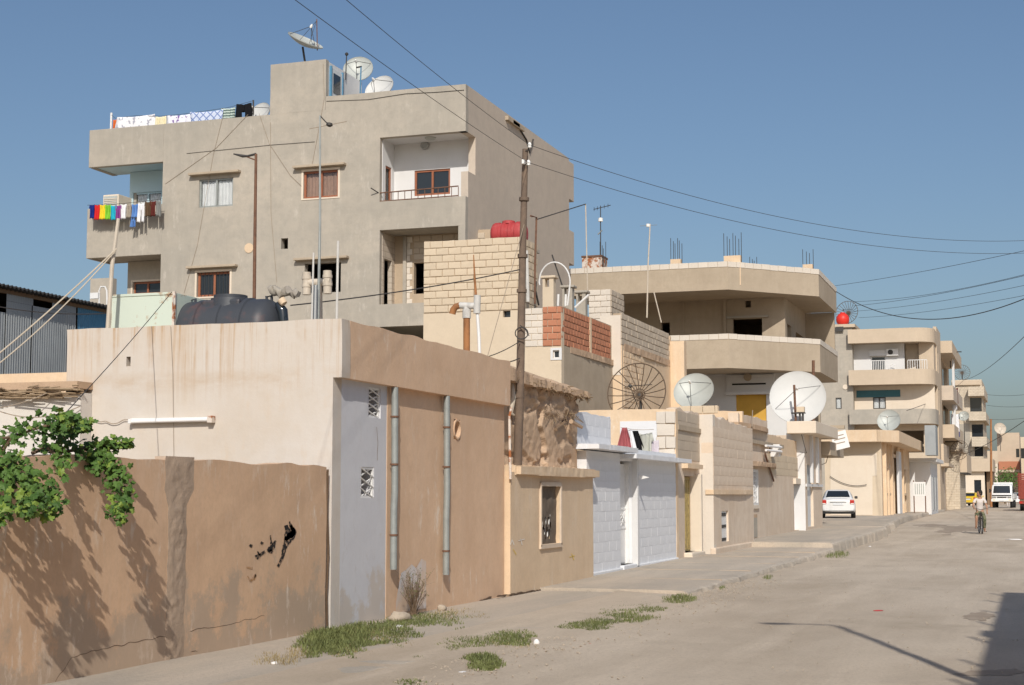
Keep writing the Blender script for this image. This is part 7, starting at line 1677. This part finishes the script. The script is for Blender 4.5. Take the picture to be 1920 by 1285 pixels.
# ============================================================ cyclist
def skin(name, verts, edges, mat, par, sub=2, root=0):
    me = bpy.data.meshes.new(name); me.from_pydata([v[:3] for v in verts], edges, []); o = mesh_obj(name, me, mat, par, True)
    o.modifiers.new('skin', 'SKIN'); 
    for i, v in enumerate(verts):
        r = v[3]; me.skin_vertices[0].data[i].radius = (r, v[4] if len(v) > 4 else r); me.skin_vertices[0].data[i].use_root = i == root
    md = o.modifiers.new('sub', 'SUBSURF'); md.levels = md.render_levels = sub
    me.polygons.foreach_set('use_smooth', [True] * len(me.polygons))
    return o
def hand(verts, edges, wrist, d, side):
    d = Vector(d).normalized(); sdv = Vector((side, 0, 0)); p = Vector(verts[wrist][:3]); k = len(verts)
    palm = p + d * .06; verts.append((*palm, .026, .016)); edges.append((wrist, k))
    for i, l in enumerate((.062, .072, .068, .052)):
        b_ = palm + d * .03 + sdv * (.022 * (i - 1.5)); m_ = len(verts)
        verts.append((*b_, .010)); verts.append((*(b_ + d * l * .55), .009)); verts.append((*(b_ + d * l * .85 + Vector((0, .02, -.015))), .008)); edges += [(k, m_), (m_, m_ + 1), (m_ + 1, m_ + 2)]
    m_ = len(verts); tb_ = palm - d * .02 + sdv * .035; verts.append((*tb_, .011)); verts.append((*(tb_ + d * .04 + sdv * .012), .009)); edges += [(k, m_), (m_, m_ + 1)]
cyp = on(1839, 1001, z=.0)
cyp = on(1839, 1001, z=zr(68))
per = thing('person', 'person in white t-shirt and camouflage trousers riding a bicycle', 'person', (cyp.x, cyp.y, zr(cyp.y)), None, R(8))
V = [(0, .18, .93, .13, .10), (0, .14, 1.10, .13, .09), (0, .08, 1.30, .15, .10), (0, .05, 1.42, .09, .08), (0, .03, 1.50, .05), (0, .02, 1.56, .052),      # pelvis .. neck
     (-.10, .16, .90, .085), (-.17, -.16, .70, .062), (-.18, -.08, .34, .042), (-.19, -.02, .27, .035), (-.19, -.16, .245, .03),
     (.10, .16, .90, .085), (.16, -.10, .60, .062), (.16, .04, .20, .042), (.17, .08, .13, .035), (.17, -.07, .105, .03),
     (-.18, .06, 1.40, .058), (-.29, -.02, 1.16, .043), (-.25, -.24, 1.06, .032), (.18, .06, 1.40, .058), (.28, .06, 1.14, .043), (.27, -.08, .95, .032)]
Ed = [(0, 1), (1, 2), (2, 3), (3, 4), (4, 5), (0, 6), (6, 7), (7, 8), (8, 9), (9, 10), (0, 11), (11, 12), (12, 13), (13, 14), (14, 15), (3, 16), (16, 17), (17, 18), (3, 19), (19, 20), (20, 21)]
hand(V, Ed, 18, (.1, -1, -.25), .6); hand(V, Ed, 21, (-.05, -.5, -1), -.6)
skin('body', V, Ed, 'skin', per)
SV = [(0, .175, .90, .15, .125), (0, .14, 1.10, .145, .11), (0, .08, 1.30, .165, .115), (0, .05, 1.43, .10, .09), (-.18, .06, 1.41, .075), (-.25, .01, 1.26, .068), (.18, .06, 1.41, .075), (.245, .06, 1.25, .068), (0, .045, 1.475, .062)]
skin('t_shirt', SV, [(0, 1), (1, 2), (2, 3), (3, 4), (4, 5), (3, 6), (6, 7), (3, 8)], 'shirt', per)
PV = [(0, .18, 1.0, .135, .112), (0, .18, .90, .14, .12), (-.10, .16, .89, .10), (-.165, -.13, .715, .08), (-.175, -.12, .62, .07), (.10, .16, .89, .10), (.16, -.10, .60, .08), (.16, .01, .32, .066), (.16, .04, .22, .062)]
skin('trousers', PV, [(0, 1), (1, 2), (2, 3), (3, 4), (1, 5), (5, 6), (6, 7), (7, 8)], 'camo', per)
# head turned to the left of the picture, with face and short hair
hd = MB(); hd.lathe([(.001, -.125), (.035, -.122), (.058, -.10), (.070, -.06), (.078, 0), (.080, .05), (.066, .10), (.035, .128), (.001, .135)], (0, 0, 0), k=20); hd.sm = True
ho = hd.obj('head', 'skin', per, local=True); ho.location = (-.01, .01, 1.66); ho.rotation_euler = (R(6), 0, R(-62)); ho.scale = (.95, 1.18, 1)
def onhead(b, nm, mt2): return b.obj(nm, mt2, ho, local=True)
onhead(MB().lathe([(.001, -.02), (.014, -.018), (.010, .02), (.001, .03)], (0, -.088, -.01), (0, -.3, 1), 8), 'nose', 'skin')
for s in (-1, 1):
    onhead(MB().lathe([(.001, -.008), (.011, 0), (.001, .008)], (s * .030, -.071, .02), (0, -1, 0), 8), 'eye', 'hair'); onhead(MB().lathe([(.001, -.02), (.012, -.015), (.016, .01), (.001, .03)], (s * .078, .005, .0), (s * .3, 0, 1), 8), 'ear', 'skin')
onhead(MB().box(-.022, .022, -.082, -.070, -.064, -.056), 'mouth', 'lamp_red')
hr = MB(); hr.lathe([(.001, .165), (.05, .155), (.084, .12), (.098, .055), (.097, .02), (.09, -.03), (.07, -.075)], (0, .026, 0), k=20); hr.sm = True
onhead(hr, 'hair', 'hair')
bi = thing('bicycle', 'bicycle ridden toward the viewer by the person in camouflage trousers', 'bicycle', (cyp.x, cyp.y, zr(cyp.y)), None, R(8))
def bwheel(y):
    w_ = MB().tube([(0, y + .32 * math.cos(2 * math.pi * i / 28), .34 + .32 * math.sin(2 * math.pi * i / 28)) for i in range(29)], .021, 8).obj('wheel', 'rubber', bi, local=True)
    MB().tube([(0, y + .295 * math.cos(2 * math.pi * i / 28), .34 + .295 * math.sin(2 * math.pi * i / 28)) for i in range(29)], .010, 6).obj('rim', 'chrome', w_, local=True)
    for i in range(14): a_ = 2 * math.pi * i / 14; MB().tube([(0, y, .34), (0, y + .29 * math.cos(a_), .34 + .29 * math.sin(a_))], .003, 3).obj('spoke', 'chrome', w_, local=True)
bwheel(-.50); bwheel(.52)
for pts, r0, nm in (([(0, -.34, .86), (0, .18, .34)], .018, 'down_tube'), ([(0, -.33, .90), (0, .22, .80)], .016, 'top_tube'), ([(0, .16, .33), (0, .25, .86)], .016, 'seat_tube'), ([(0, .24, .78), (.05, .52, .34)], .010, 'stay'), ([(0, .24, .78), (-.05, .52, .34)], .010, 'stay'),
                    ([(0, .16, .33), (.05, .52, .34)], .010, 'stay'), ([(.05, -.50, .34), (.04, -.36, .80), (0, -.33, .95), (-.04, -.36, .80), (-.05, -.50, .34)], .012, 'fork'), ([(-.30, -.30, 1.03), (-.18, -.36, 1.04), (0, -.35, 1.0), (.18, -.36, 1.04), (.30, -.30, 1.03)], .013, 'handlebar'), ([(-.17, .10, .235), (-.08, .16, .28), (.08, .16, .38), (.17, .02, .10)], .010, 'crank')):
    MB().tube(pts, r0, 7).obj(nm, 'dark_steel', bi, local=True)
MB().lathe([(.01, -.13), (.05, -.10), (.095, .06), (.08, .12), (.01, .13)], (0, .24, .87), (0, 1, .08), 12).obj('saddle', 'rubber', bi, local=True)
for s, y, z in ((-1, -.08, .235), (1, .02, .095)): MB().box(s * .13, s * .24, y - .05, y + .05, z - .012, z + .012).obj('pedal', 'rubber', bi, local=True)
# passer-by behind the truck
pb2 = on(1891, 935, y=171)
p2_ = thing('person', 'distant person in white top standing behind the white truck', 'person', (pb2.x, 171, .45))
V2 = [(0, 0, .95, .14, .1), (0, 0, 1.2, .14, .1), (0, 0, 1.42, .11, .09), (0, 0, 1.53, .05), (-.1, 0, .9, .09), (-.11, 0, .5, .065), (-.11, 0, .1, .05), (-.11, -.14, .05, .04), (.1, 0, .9, .09), (.11, 0, .5, .065), (.11, 0, .1, .05), (.11, -.14, .05, .04), (-.2, 0, 1.38, .06), (-.25, 0, 1.1, .045), (-.25, -.05, .88, .035), (.2, 0, 1.38, .06), (.25, 0, 1.1, .045), (.25, -.05, .88, .035)]
skin('body', V2, [(0, 1), (1, 2), (2, 3), (0, 4), (4, 5), (5, 6), (6, 7), (0, 8), (8, 9), (9, 10), (10, 11), (2, 12), (12, 13), (13, 14), (2, 15), (15, 16), (16, 17)], 'shirt', p2_)
MB().lathe([(.001, -.12), (.05, -.1), (.078, 0), (.066, .1), (.001, .13)], (0, 0, 1.68), k=12).obj('head', 'skin', p2_, local=True); MB().lathe([(.001, .14), (.07, .1), (.085, .03), (.07, -.02)], (0, .01, 1.68), k=12).obj('hair', 'hair', p2_, local=True)
# heap of green behind the truck
tg = thing('roadside_tree', 'low green bush behind the white truck', 'bush', (on(1880, 900, y=215).x, 215, .4))
b = MB(); rr = random.Random(31); c_ = on(1883, 902, y=215)
for i in range(700): add_leaf(b, c_ + Vector((rr.gauss(0, 1.1), rr.gauss(0, 1.), rr.gauss(0, .7))), Vector((rr.gauss(0, 1), rr.gauss(-.5, 1), 1)), Vector((rr.gauss(0, 1), 0, rr.gauss(0, 1))), rr.uniform(.12, .25))
tag(b.obj('crown', 'leaf', tg), kind='stuff'); MB().tube([(c_.x, 215, .4), c_], [.12, .05], 7).obj('trunk', 'bark', tg)
